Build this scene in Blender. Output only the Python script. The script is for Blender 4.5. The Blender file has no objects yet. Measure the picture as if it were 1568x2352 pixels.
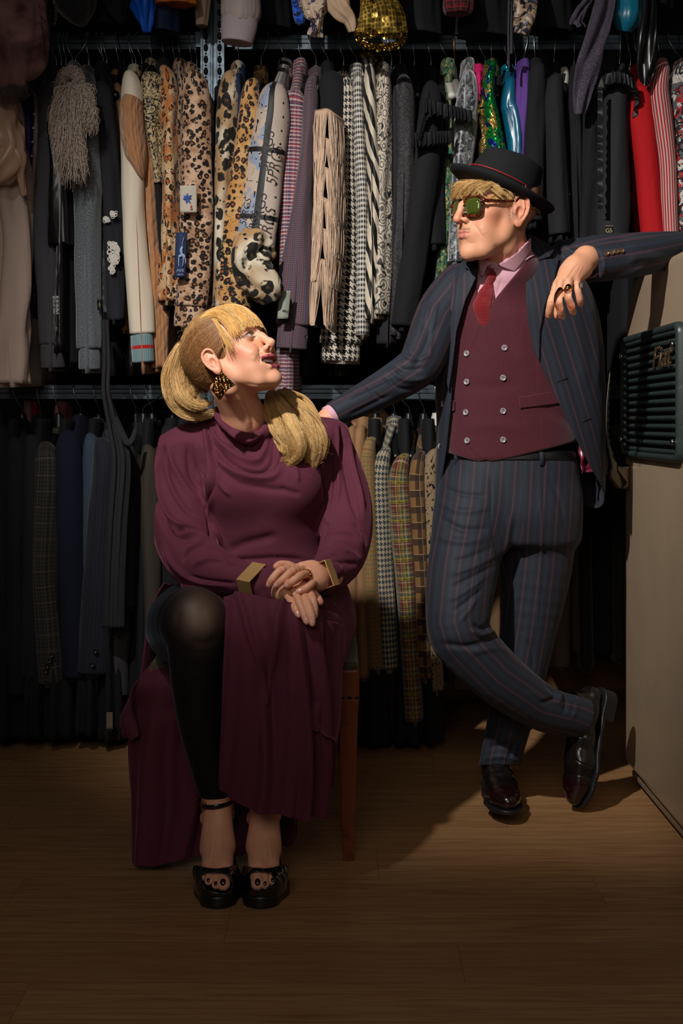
import bpy, math, random
import numpy as np
from mathutils import Vector, Matrix

# ------------------------------------------------------------------ camera, light, exposure
SC = bpy.context.scene
COL = SC.collection
CAMZ, FPX, HY = 1.03, 3136.0, 970.0
cd = bpy.data.cameras.new('camera')
cam = bpy.data.objects.new('camera', cd)
COL.objects.link(cam)
cam.location = (0, 0, CAMZ)
cam.rotation_euler = (math.radians(90), 0, 0)
cd.sensor_fit = 'VERTICAL'
cd.sensor_height = 36
cd.sensor_width = 24
cd.lens = 48
cd.shift_y = -(1176 - HY) / 2352
cd.clip_start = 0.05
SC.camera = cam
SC.view_settings.view_transform = 'Standard'
SC.view_settings.look = 'None'
SC.view_settings.gamma = 1
SC.view_settings.exposure = 0.0
SC.view_settings.use_curve_mapping = False

world = bpy.data.worlds.new('world')
SC.world = world
world.use_nodes = True
world.node_tree.nodes['Background'].inputs[0].default_value = (1.0, 0.93, 0.85, 1)
world.node_tree.nodes['Background'].inputs[1].default_value = 0.022


def light(kind, name, loc, target, energy, color, **kw):
    d = bpy.data.lights.new(name, kind)
    d.energy = energy
    d.color = color
    for k, v in kw.items():
        setattr(d, k, v)
    o = bpy.data.objects.new(name, d)
    COL.objects.link(o)
    o.location = loc
    o.rotation_euler = (Vector(target) - Vector(loc)).to_track_quat('-Z', 'Y').to_euler()
    return o


# studio head up high at the left of the camera, aimed at the two faces
light('SPOT', 'key_spot_lamp', (-1.0, 1.25, 3.0), (0.15, 3.6, 1.50), 520, (1.0, 0.95, 0.9),
      spot_size=math.radians(52), spot_blend=1.0, shadow_soft_size=0.05)
# weak soft area fill, added near the camera to brighten floor and shadows
light('AREA', 'added_soft_fill', (-0.4, -0.6, 2.2), (0.1, 3.4, 0.5), 20, (1.0, 0.9, 0.8), shape='RECTANGLE', size=1.6, size_y=1.2)


# ------------------------------------------------------------------ basic helpers
def W(px, py, Y):
    """point of the room seen at a photo pixel, at a known distance Y"""
    return Vector(((px - 784) / FPX * Y, Y, CAMZ - (py - HY) / FPX * Y))


def A3(p):
    return np.array(W(*p), dtype=np.float32)


def srgb(h):
    h = h.lstrip('#')
    out = []
    for i in (0, 2, 4):
        c = int(h[i:i + 2], 16) / 255
        out.append(c / 12.92 if c <= 0.04045 else ((c + 0.055) / 1.055) ** 2.4)
    return (*out, 1.0)


def tag(o, label=None, cat=None, group=None, kind=None):
    if label: o['label'] = label
    if cat: o['category'] = cat
    if group: o['group'] = group
    if kind: o['kind'] = kind
    return o


def empty(name, loc, label=None, cat=None, group=None):
    o = bpy.data.objects.new(name, None)
    o.empty_display_size = 0.05
    COL.objects.link(o)
    o.location = loc
    o.matrix_world = Matrix.Translation(Vector(loc))
    return tag(o, label, cat, group)


def adopt(o, parent):
    """shapes are built in room coordinates; parents only carry a translation"""
    if parent is not None:
        o.parent = parent
        o.location = -world_loc(parent)
    return o


def world_loc(o):
    v = Vector((0, 0, 0))
    while o is not None:
        v += o.location
        o = o.parent
    return v


def mesh_obj(name, verts, faces, mat, parent=None, uvs=None, smooth=True, masks=None, label=None):
    """verts (N,3); faces: (M,4) int array or list of tuples; uvs per vertex; masks per vertex (N,4)"""
    me = bpy.data.meshes.new(name)
    verts = np.asarray(verts, dtype=np.float32)
    if isinstance(faces, np.ndarray) and faces.ndim == 2:
        fl = faces
        k = fl.shape[1]
        me.vertices.add(len(verts))
        me.vertices.foreach_set('co', verts.ravel())
        me.loops.add(fl.size)
        me.loops.foreach_set('vertex_index', fl.ravel().astype(np.int32))
        me.polygons.add(len(fl))
        me.polygons.foreach_set('loop_start', np.arange(0, fl.size, k, dtype=np.int32))
        me.polygons.foreach_set('loop_total', np.full(len(fl), k, dtype=np.int32))
        me.update(calc_edges=True)
    else:
        me.from_pydata([tuple(map(float, v)) for v in verts], [], [tuple(int(i) for i in f) for f in faces])
        me.update()
    if uvs is not None:
        uvs = np.asarray(uvs, dtype=np.float32)
        ul = me.uv_layers.new(name='UVMap')
        li = np.empty(len(me.loops), dtype=np.int32)
        me.loops.foreach_get('vertex_index', li)
        ul.data.foreach_set('uv', uvs[li].ravel())
    if masks is not None:
        at = me.attributes.new('mask', 'FLOAT_COLOR', 'POINT')
        at.data.foreach_set('color', np.asarray(masks, dtype=np.float32).ravel())
    if smooth:
        me.polygons.foreach_set('use_smooth', np.ones(len(me.polygons), dtype=bool))
    if mat is not None:
        me.materials.append(mat)
    o = bpy.data.objects.new(name, me)
    COL.objects.link(o)
    adopt(o, parent)
    if label: o['label'] = label
    return o


class MB:
    """collects geometry that becomes one mesh"""
    def __init__(s):
        s.v, s.f, s.uv, s.n = [], [], [], 0

    def add(s, v, f, uv=None):
        v = np.asarray(v, dtype=np.float32)
        s.v.append(v)
        s.uv.append(np.asarray(uv, dtype=np.float32) if uv is not None else v[:, [0, 2]])
        s.f += [tuple(int(i) + s.n for i in q) for q in f]
        s.n += len(v)
        return s

    def build(s, name, mat, parent=None, smooth=True, label=None):
        return mesh_obj(name, np.concatenate(s.v), s.f, mat, parent, uvs=np.concatenate(s.uv), smooth=smooth, label=label)


def catmull(pts, n):
    """resample a list of rows (any dimension) to n rows with a Catmull-Rom curve"""
    P = np.asarray(pts, dtype=np.float64)
    m = len(P)
    if m == 2:
        t = np.linspace(0, 1, n)[:, None]
        return P[0] * (1 - t) + P[1] * t
    u = np.linspace(0, m - 1, n)
    i = np.minimum(u.astype(int), m - 2)
    t = (u - i)[:, None]
    p0, p1, p2, p3 = P[np.maximum(i - 1, 0)], P[i], P[i + 1], P[np.minimum(i + 2, m - 1)]
    return 0.5 * ((2 * p1) + (-p0 + p2) * t + (2 * p0 - 5 * p1 + 4 * p2 - p3) * t ** 2 + (-p0 + 3 * p1 - 3 * p2 + p3) * t ** 3)


def tube(path, radii, n=24, seg=24, ref=(0, 1, 0), fold=None, cap=(1, 1), power=2.0, dome=0.0):
    """loft along a path. radii: list of r or (ru, rv). returns verts, faces, uvs.
    fold(s, th, L) -> multiplies the radius."""
    P = catmull([tuple(p) for p in path], n)
    R = catmull([(r, r) if np.isscalar(r) else tuple(r) for r in radii], n)
    R = np.maximum(R, 1e-4)
    T = np.gradient(P, axis=0)
    T /= np.linalg.norm(T, axis=1)[:, None] + 1e-12
    ref = np.asarray(ref, dtype=np.float64)
    U = np.cross(T, ref)
    U /= np.linalg.norm(U, axis=1)[:, None] + 1e-12
    V = np.cross(U, T)
    L = np.concatenate([[0], np.cumsum(np.linalg.norm(np.diff(P, axis=0), axis=1))])
    th = np.linspace(0, 2 * np.pi, seg + 1)
    c, s_ = np.cos(th), np.sin(th)
    if power != 2.0:
        cc = np.sign(c) * np.abs(c) ** (2 / power)
        ss = np.sign(s_) * np.abs(s_) ** (2 / power)
    else:
        cc, ss = c, s_
    K = np.ones((n, seg + 1))
    if fold is not None:
        K = fold(L[:, None], th[None, :], L[-1])
    X = P[:, None, :] + U[:, None, :] * (R[:, 0, None] * K * cc)[:, :, None] + V[:, None, :] * (R[:, 1, None] * K * ss)[:, :, None]
    verts = X.reshape(-1, 3)
    rad = np.maximum(R.max(axis=1).mean(), R.mean())
    uv = np.stack([np.broadcast_to(th[None, :] * rad, (n, seg + 1)), np.broadcast_to(-L[:, None], (n, seg + 1))], axis=2).reshape(-1, 2)
    idx = np.arange(n * (seg + 1)).reshape(n, seg + 1)
    F = np.stack([idx[:-1, :-1], idx[:-1, 1:], idx[1:, 1:], idx[1:, :-1]], axis=2).reshape(-1, 4)
    faces = [tuple(q) for q in F]
    vs, uvs = [verts], [uv]
    k = len(verts)
    for e, (row, sgn) in enumerate(((0, -1), (n - 1, 1))):
        if cap[e]:
            cpt = P[row] + T[row] * sgn * dome * min(R[row])
            vs.append(cpt[None, :]); uvs.append(uv[row * (seg + 1)][None, :])
            r = idx[row]
            for j in range(seg):
                faces.append((r[j + 1], r[j], k) if e == 0 else (r[j], r[j + 1], k))
            k += 1
    return np.concatenate(vs), faces, np.concatenate(uvs)


def box(c, s, rot=None):
    """box of full size s around c"""
    c = np.array(c, dtype=float); h = np.array(s, dtype=float) / 2
    sg = np.array([(-1, -1, -1), (1, -1, -1), (1, 1, -1), (-1, 1, -1), (-1, -1, 1), (1, -1, 1), (1, 1, 1), (-1, 1, 1)], dtype=float)
    v = sg * h
    if rot is not None:
        M = np.array(rot.to_3x3() if hasattr(rot, 'to_3x3') else rot)
        v = v @ M.T
    f = [(0, 3, 2, 1), (4, 5, 6, 7), (0, 1, 5, 4), (1, 2, 6, 5), (2, 3, 7, 6), (3, 0, 4, 7)]
    return v + c, f


def bevel(o, w=0.003, seg=2):
    m = o.modifiers.new('bevel', 'BEVEL')
    m.width = w; m.segments = seg; m.limit_method = 'ANGLE'; m.angle_limit = math.radians(40)
    return o


def sheet(rows, nu, nv, disp=None, thick=0.0):
    """rows: list of lists of 3d points; resampled to nv rows x nu columns"""
    R = [catmull([tuple(p) for p in r], nu) for r in rows]
    R = np.stack(R)
    G = catmull(R.reshape(len(rows), -1), nv).reshape(nv, nu, 3)
    if disp is not None:
        du = np.gradient(G, axis=1); dv = np.gradient(G, axis=0)
        N = np.cross(du, dv); N /= np.linalg.norm(N, axis=2)[:, :, None] + 1e-9
        u = np.linspace(0, 1, nu)[None, :]; v = np.linspace(0, 1, nv)[:, None]
        G = G + N * disp(u, v)[:, :, None]
    L = np.concatenate([[0], np.cumsum(np.linalg.norm(np.diff(G[nv // 2], axis=0), axis=1))])
    Lv = np.concatenate([[0], np.cumsum(np.linalg.norm(np.diff(G[:, nu // 2], axis=0), axis=1))])
    uv = np.stack([np.broadcast_to(L[None, :], (nv, nu)), np.broadcast_to(-Lv[:, None], (nv, nu))], axis=2).reshape(-1, 2)
    idx = np.arange(nu * nv).reshape(nv, nu)
    F = np.stack([idx[:-1, :-1], idx[1:, :-1], idx[1:, 1:], idx[:-1, 1:]], axis=2).reshape(-1, 4)
    return G.reshape(-1, 3), F, uv


def solid(o, t, off=0):
    m = o.modifiers.new('thickness', 'SOLIDIFY')
    m.thickness = t; m.offset = off
    return o


def text_mesh(name, txt, mat, loc, right, up, size, parent, shear=0.0, depth=0.0006, bold=0.0, xs=1.0):
    """flat lettering: right/up are world directions of the writing"""
    cu = bpy.data.curves.new(name, 'FONT')
    cu.body = txt; cu.size = size; cu.extrude = depth; cu.shear = shear; cu.offset = bold
    cu.align_x = 'CENTER'; cu.align_y = 'CENTER'
    tmp = bpy.data.objects.new(name, cu)
    COL.objects.link(tmp)
    dg = bpy.context.evaluated_depsgraph_get()
    me = bpy.data.meshes.new_from_object(tmp.evaluated_get(dg))
    bpy.data.objects.remove(tmp); bpy.data.curves.remove(cu)
    r = Vector(right).normalized(); u = Vector(up).normalized(); n = r.cross(u).normalized(); u = n.cross(r)
    M = Matrix((( r.x * xs, u.x, n.x, loc[0]), (r.y * xs, u.y, n.y, loc[1]), (r.z * xs, u.z, n.z, loc[2]), (0, 0, 0, 1)))
    me.transform(M)
    me.name = name
    me.materials.clear(); me.materials.append(mat)
    o = bpy.data.objects.new(name, me)
    COL.objects.link(o)
    return adopt(o, parent)


# ------------------------------------------------------------------ node materials
class V:
    def __init__(s, g, k): s.g, s.k = g, k
    def _b(s, op, o): return s.g.m(op, s, o)
    def __add__(s, o): return s._b('ADD', o)
    def __radd__(s, o): return s.g.m('ADD', o, s)
    def __sub__(s, o): return s._b('SUBTRACT', o)
    def __rsub__(s, o): return s.g.m('SUBTRACT', o, s)
    def __mul__(s, o): return s._b('MULTIPLY', o)
    def __rmul__(s, o): return s._b('MULTIPLY', o)
    def __truediv__(s, o): return s._b('DIVIDE', o)
    def __mod__(s, o): return s._b('FLOORED_MODULO', o)
    def __lt__(s, o): return s._b('LESS_THAN', o)
    def __gt__(s, o): return s._b('GREATER_THAN', o)
    def floor(s): return s.g.m('FLOOR', s)
    def abs(s): return s.g.m('ABSOLUTE', s)
    def sin(s): return s.g.m('SINE', s)
    def min(s, o): return s._b('MINIMUM', o)
    def max(s, o): return s._b('MAXIMUM', o)
    def smooth(s, a, b, lo=0.0, hi=1.0):
        n = s.g.node('ShaderNodeMapRange'); n.interpolation_type = 'SMOOTHSTEP'
        s.g.set(n.inputs['Value'], s)
        for i, x in zip(('From Min', 'From Max', 'To Min', 'To Max'), (a, b, lo, hi)): n.inputs[i].default_value = x
        return V(s.g, n.outputs[0])


class Mat:
    def __init__(g, name, rough=0.8, metal=0.0, sheen=0.0, spec=0.5, coords='UV'):
        g.mat = bpy.data.materials.new(name)
        g.mat.use_nodes = True
        g.nt = g.mat.node_tree
        g.b = g.nt.nodes['Principled BSDF']
        g.b.inputs['Roughness'].default_value = rough
        g.b.inputs['Metallic'].default_value = metal
        g.b.inputs['Specular IOR Level'].default_value = spec
        if sheen:
            g.b.inputs['Sheen Weight'].default_value = sheen
            g.b.inputs['Sheen Roughness'].default_value = 0.45
        g.co = None
        g.coords = coords

    def node(g, t): return g.nt.nodes.new(t)

    def set(g, inp, v):
        if isinstance(v, V): g.nt.links.new(v.k, inp)
        elif isinstance(v, bpy.types.NodeSocket): g.nt.links.new(v, inp)
        else: inp.default_value = v

    def m(g, op, a, b=None, c=None):
        n = g.node('ShaderNodeMath'); n.operation = op
        g.set(n.inputs[0], a)
        if b is not None: g.set(n.inputs[1], b)
        if c is not None: g.set(n.inputs[2], c)
        return V(g, n.outputs[0])

    def vec(g):
        if g.co is None:
            n = g.node('ShaderNodeTexCoord')
            g.co = n.outputs['UV' if g.coords == 'UV' else 'Object']
        return g.co

    def xyz(g, src=None):
        n = g.node('ShaderNodeSeparateXYZ'); g.nt.links.new(src or g.vec(), n.inputs[0])
        return V(g, n.outputs[0]), V(g, n.outputs[1]), V(g, n.outputs[2])

    def comb(g, x, y, z=0.0):
        n = g.node('ShaderNodeCombineXYZ')
        for i, v in enumerate((x, y, z)): g.set(n.inputs[i], v)
        return n.outputs[0]

    def warp(g, scale, amt, src=None):
        """coordinates pushed about by noise"""
        n = g.node('ShaderNodeTexNoise'); n.inputs['Scale'].default_value = scale; n.inputs['Detail'].default_value = 2
        g.nt.links.new(src or g.vec(), n.inputs['Vector'])
        a = g.node('ShaderNodeVectorMath'); a.operation = 'SUBTRACT'
        g.nt.links.new(n.outputs['Color'], a.inputs[0]); a.inputs[1].default_value = (.5, .5, .5)
        b = g.node('ShaderNodeVectorMath'); b.operation = 'MULTIPLY_ADD'
        g.nt.links.new(a.outputs[0], b.inputs[0]); b.inputs[1].default_value = (amt,) * 3
        g.nt.links.new(src or g.vec(), b.inputs[2])
        return b.outputs[0]

    def noise(g, scale, detail=3, src=None, rough=0.5, dist=0.0):
        n = g.node('ShaderNodeTexNoise'); n.inputs['Scale'].default_value = scale; n.inputs['Detail'].default_value = detail
        n.inputs['Roughness'].default_value = rough; n.inputs['Distortion'].default_value = dist
        g.nt.links.new(src or g.vec(), n.inputs['Vector'])
        return V(g, n.outputs['Fac'])

    def vor(g, scale, src=None, feature='F1', rnd=1.0, out='Distance'):
        n = g.node('ShaderNodeTexVoronoi'); n.feature = feature
        n.inputs['Scale'].default_value = scale; n.inputs['Randomness'].default_value = rnd
        g.nt.links.new(src or g.vec(), n.inputs['Vector'])
        return V(g, n.outputs[out])

    def mix(g, f, a, b):
        n = g.node('ShaderNodeMix'); n.data_type = 'RGBA'
        g.set(n.inputs[0], f)
        for i, c in ((6, a), (7, b)):
            if isinstance(c, str): c = srgb(c)
            g.set(n.inputs[i], c)
        return V(g, n.outputs[2])

    def attr(g, name='mask'):
        n = g.node('ShaderNodeAttribute'); n.attribute_name = name
        s = g.node('ShaderNodeSeparateColor'); g.nt.links.new(n.outputs['Color'], s.inputs[0])
        return V(g, s.outputs[0]), V(g, s.outputs[1]), V(g, s.outputs[2]), V(g, n.outputs['Alpha'])

    def col(g, c):
        if isinstance(c, str): c = srgb(c)
        g.set(g.b.inputs['Base Color'], c)
        if g.b.inputs['Sheen Weight'].default_value > 0 and not isinstance(c, V):
            g.b.inputs['Sheen Tint'].default_value = c
        return g

    def bump(g, h, strength=0.3, dist=0.001, prev=True):
        n = g.node('ShaderNodeBump'); n.inputs['Strength'].default_value = strength; n.inputs['Distance'].default_value = dist
        g.set(n.inputs['Height'], h)
        old = g.b.inputs['Normal'].links
        if prev and old: g.nt.links.new(old[0].from_socket, n.inputs['Normal'])
        g.nt.links.new(n.outputs[0], g.b.inputs['Normal'])
        return g

    def weave(g, scale=900, strength=0.25, dist=0.0006):
        return g.bump(g.noise(scale, 2), strength, dist)

    def creases(g, scale=14, strength=0.5, dist=0.01, stretch=0.35):
        """soft long folds in the cloth"""
        n = g.node('ShaderNodeMapping'); g.nt.links.new(g.vec(), n.inputs['Vector'])
        n.inputs['Scale'].default_value = (1, stretch, 1) if g.coords == 'UV' else (1, 1, stretch)
        t = g.node('ShaderNodeTexNoise'); t.inputs['Scale'].default_value = scale; t.inputs['Detail'].default_value = 2
        t.inputs['Distortion'].default_value = 0.6
        g.nt.links.new(n.outputs[0], t.inputs['Vector'])
        return g.bump(V(g, t.outputs['Fac']), strength, dist)


_mc = {}
def plain(name, color, rough=0.85, sheen=0.2, weave=True, crease=0.5, metal=0.0, spec=0.3, cscale=14):
    if name in _mc: return _mc[name]
    g = Mat(name, rough, metal, sheen, spec)
    g.col(color)
    if crease: g.creases(cscale, crease)
    if weave: g.weave()
    _mc[name] = g.mat
    return g.mat


def solidmat(name, color, rough=0.5, metal=0.0, spec=0.5, coat=0.0, bumps=None):
    if name in _mc: return _mc[name]
    g = Mat(name, rough, metal, 0, spec, coords='OBJ')
    g.col(color)
    if coat: g.b.inputs['Coat Weight'].default_value = coat; g.b.inputs['Coat Roughness'].default_value = 0.08
    if bumps: g.bump(g.noise(bumps[0], 4), bumps[1], bumps[2])
    _mc[name] = g.mat
    return g.mat


def leopard(name, base, mid, dark, scale, grad=None, rough=0.75, gap=0.42, r0=0.25, r1=0.44):
    g = Mat(name, rough, 0, 0.15, 0.3)
    w = g.warp(scale * 1.6, 0.55 / scale)
    d = g.vor(scale, w, rnd=0.75)
    n1 = g.noise(scale * 1.7, 2)
    ring = d.smooth(r0 - .04, r0 + .02) * d.smooth(r1 - .03, r1 + .04, 1, 0) * n1.smooth(gap - .03, gap + .03)
    centre = d.smooth(r0, r0 + .06, 1, 0)
    small = g.vor(scale * 2.3, g.warp(scale * 3, 0.3 / scale), rnd=1.0).smooth(0.16, 0.24, 1, 0) * d.smooth(r1 + .05, r1 + .12)
    b = g.mix(g.noise(scale * .35, 2).smooth(.4, .62), base, grad or base)
    c = g.mix(centre, b, mid)
    c = g.mix(ring.max(small), c, dark)
    g.col(c); g.creases(12, 0.5); g.weave()
    return g.mat


def houndstooth(name, light_, dark_, cell, rough=0.85):
    g = Mat(name, rough, 0, 0.15, 0.3)
    x, y, _ = g.xyz()
    tx = (x * (4 / cell)).floor(); ty = (y * (4 / cell)).floor()
    a = ((tx % 8) > 3.5); b = ((ty % 8) > 3.5)
    sel = ((tx + ty) % 4) < 1.5
    fac = sel * a + (1.0 - sel) * b
    g.col(g.mix(fac, light_, dark_)); g.creases(12, 0.4); g.weave()
    return g.mat


def checks(name, base, lines, rough=0.85, weave=900):
    """woven checks: lines = [(colour, period, width, offset, strength, axis)]"""
    g = Mat(name, rough, 0, 0.15, 0.3)
    x, y, _ = g.xyz()
    c = base
    for (colr, per, wid, off, st, ax) in lines:
        for k, s in (('x', x), ('y', y)):
            if k in ax:
                f = (((s + off) % per) < wid) * st
                c = g.mix(f, c, colr)
    g.col(c); g.creases(12, 0.4); g.weave(weave)
    return g.mat


def striped(name, a, b, per, duty=0.5, slope=0.0, warp=None, rough=0.8):
    g = Mat(name, rough, 0, 0.15, 0.3)
    x, y, _ = g.xyz(g.warp(*warp) if warp else None)
    g.col(g.mix(((x + y * slope) % per) < per * duty, b, a)); g.creases(12, 0.4); g.weave()
    return g.mat


def blotch(name, cols, scale, rough=0.8, metal=0.0, dist=1.5, thr=0.5, sharp=0.03, detail=2, bumpy=0.3, sheen=0.2):
    """layered blotches: first colour is the ground"""
    g = Mat(name, rough, metal, sheen, 0.4)
    c = cols[0]
    for i, k in enumerate(cols[1:]):
        n = g.node('ShaderNodeMapping'); g.nt.links.new(g.vec(), n.inputs['Vector']); n.inputs['Location'].default_value = (3.1 * i, 1.7 * i, 0)
        f = g.noise(scale * (1 + .35 * i), detail, n.outputs[0], dist=dist)
        c = g.mix(f.smooth(thr - sharp, thr + sharp), c, k)
    g.col(c); g.creases(12, 0.5)
    if bumpy: g.bump(g.noise(scale * 6, 3), bumpy, 0.002)
    return g.mat


def sequins(name, cols, size=0.006, rough=0.25, zone=12):
    g = Mat(name, rough, 0.85, 0, 0.5)
    d = g.vor(1 / size, rnd=0.25)
    cc = g.vor(1 / size, rnd=0.25, out='Color')
    c = cols[0]
    for i, k in enumerate(cols[1:]):
        f = g.noise(zone * (1 + .3 * i), 1, g.warp(3 + i, .02 * (i + 1)), dist=.5)
        c = g.mix(f.smooth(.52, .54), c, k)
    g.col(c)
    # every sequin tilts its own way
    s = g.node('ShaderNodeVectorMath'); s.operation = 'SUBTRACT'; g.nt.links.new(cc.k, s.inputs[0]); s.inputs[1].default_value = (.5, .5, .5)
    s2 = g.node('ShaderNodeVectorMath'); s2.operation = 'MULTIPLY_ADD'; g.nt.links.new(s.outputs[0], s2.inputs[0]); s2.inputs[1].default_value = (.9, .9, .9)
    ge = g.node('ShaderNodeNewGeometry'); g.nt.links.new(ge.outputs['Normal'], s2.inputs[2])
    s3 = g.node('ShaderNodeVectorMath'); s3.operation = 'NORMALIZE'; g.nt.links.new(s2.outputs[0], s3.inputs[0])
    g.nt.links.new(s3.outputs[0], g.b.inputs['Normal'])
    g.set(g.b.inputs['Roughness'], d.smooth(.3, .6, rough, .8))
    return g.mat
# ------------------------------------------------------------------ the room
def build_room():
    g = Mat('wood_laminate', 0.42, 0, 0, 0.4, coords='OBJ')
    x, y, z = g.xyz()
    row = (y / 0.193).floor()
    xo = x + (row * 0.37 % 1.0) * 1.3
    plank = (xo / 1.28).floor()
    pid = g.comb(plank * 7.3, row * 3.1)
    wn = g.node('ShaderNodeTexWhiteNoise'); g.nt.links.new(pid, wn.inputs['Vector'])
    tone = V(g, wn.outputs['Value'])
    gr = g.comb(x * 2.2 + tone * 9.0, y * 42.0 + tone * 5.0)
    grain = g.noise(1.6, 5, gr, 0.6, 1.2)
    gr2 = g.comb(x * 1.1 + tone * 30.0, y * 9.0)
    fig = g.noise(2.2, 3, gr2, 0.5, 2.5)
    c = g.mix(tone, '#a07a52', '#b0875c')
    c = g.mix(grain.smooth(.35, .75), c, '#8c6440')
    c = g.mix(fig.smooth(.5, .72, 0, .55), c, '#9a6a42')
    seam = (((y / 0.193) % 1.0) < 0.008).max(((xo / 1.28) % 1.0) < 0.0012)
    c = g.mix(seam * 0.45, c, '#2a1a10')
    marks = g.noise(9, 5, g.warp(3, .3), .6, .5).smooth(.72, .75, 0, .3)
    c = g.mix(marks, c, '#2a1a10')
    g.col(c)
    g.set(g.b.inputs['Roughness'], grain * 0.15 + 0.38)
    g.bump(grain, 0.08, 0.0008)
    v, f = box((0, 3.0, -0.01), (8, 9, 0.02))
    tag(mesh_obj('floor', v, f, g.mat, smooth=False), kind='structure')
    dk = solidmat('black_painted_wall', '#0a0a0b', 0.9, bumps=(30, .2, .002))
    v, f = box((0, 5.45, 1.9), (8, 0.05, 3.8)); tag(mesh_obj('wall_back', v, f, dk, smooth=False), kind='structure')


def steel():
    if 'galv' not in _mc:
        g = Mat('galvanised_steel', 0.42, 0.9, 0, 0.5, coords='OBJ')
        g.col(g.mix(g.noise(18, 3, g.warp(6, .1)), '#39424a', '#58636b'))
        g.set(g.b.inputs['Roughness'], g.noise(40, 2) * 0.3 + 0.25)
        g.bump(g.noise(60, 2), 0.1, 0.001)
        _mc['galv'] = g.mat
    return _mc['galv']


RY = 4.55
RZ = {'upper': W(0, 100, RY)[2], 'lower': W(0, 901, RY)[2], 'top': 3.42}


def build_rack():
    st = steel()
    hole = solidmat('hole_dark', '#050607', 0.9)
    for k, (pa, pb, lab) in enumerate(((461, 487, 'galvanised perforated upright between the leopard coats, left member'),
                                       (491, 515, 'galvanised perforated upright between the leopard coats, right member'))):
        Y = 4.47
        xa, xb = W(pa, 0, Y)[0], W(pb, 0, Y)[0]
        e = empty('rack_upright', ((xa + xb) / 2, Y, 0), lab, 'rack post', 'perforated rack uprights')
        m = MB()
        w = xb - xa
        xc = (xa + xb) / 2
        s = 1 if k == 0 else -1
        m.add(*box((xc, Y, 1.8), (w, 0.003, 3.6)))
        m.add(*box((xc + s * w * .5, Y + .03, 1.8), (0.003, 0.06, 3.6)))
        m.add(*box((xc - s * w * .42, Y - .004, 1.8), (0.006, 0.008, 3.6)))
        m.add(*box((xc + s * w * .30, Y - .004, 1.8), (0.006, 0.008, 3.6)))
        # raised oval keyholes pressed in a column
        z = 0.1
        xk = xc - s * w * .05
        while z < 3.55:
            a = np.linspace(0, 2 * np.pi, 13)[:-1]
            ring = np.array([(xk + .0075 * np.cos(t), Y - .002, z + .0135 * np.sin(t)) for t in a] + [(xk + .005 * np.cos(t), Y - .009, z + .0095 * np.sin(t)) for t in a])
            fs = [(i, (i + 1) % 12, 12 + (i + 1) % 12, 12 + i) for i in range(12)]
            m.add(ring, fs)
            z += 0.0385
        m.build('post', st, e, smooth=False)
        h = MB(); z = 0.1
        while z < 3.55:
            h.add(*box((xk, Y - .0085, z), (.0085, .003, .015))); h.add(*box((xk, Y - .0015, z + .0192), (.006, .003, .006)))
            z += 0.0385
        h.build('keyhole', hole, e, smooth=False)
    for key, zz, xs, labs in (
        ('upper', RZ['upper'], ((-1.3, -.455), (-.385, 1.35)), ('steel clothes beam of the upper row, left of the post', 'steel clothes beam of the upper row, right of the post')),
        ('lower', RZ['lower'], ((-1.3, -.455), (-.385, 1.35)), ('steel clothes beam of the lower row above the dark suits', 'steel clothes beam of the lower row above the checked jackets'))):
        for (x0, x1), lab in zip(xs, labs):
            m = MB()
            n = 15
            prof = [(-.014, .024), (-.014, .012), (-.0165, .009), (-.0165, -.002), (-.014, -.005), (-.014, -.022), (-.010, -.026), (.010, -.026), (.014, -.022), (.014, .024), (.009, .0265), (-.009, .0265)]
            P = len(prof)
            vs = [(x, RY + a, zz + b) for x in (x0, x1) for a, b in prof]
            fs = [(i, (i + 1) % P, P + (i + 1) % P, P + i) for i in range(P)] + [tuple(range(P))[::-1], tuple(range(P, 2 * P))]
            m.add(vs, fs)
            # flattened hooked end at the post
            xe = x1 if x1 < 0 else x0
            m.add(*box((xe, RY - .045, zz), (.05, .012, .05)))
            m.add(*box((xe, RY - .028, zz), (.012, .03, .044)))
            tag(m.build('clothes_beam', st, None, smooth=False), lab, 'rail')
    m = MB(); m.add(*box((0, RY, RZ['top']), (2.8, .028, .05)))
    tag(m.build('clothes_beam', st, None, smooth=False), 'steel beam carrying the topmost row of clothes, above the picture', 'rail')


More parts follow.
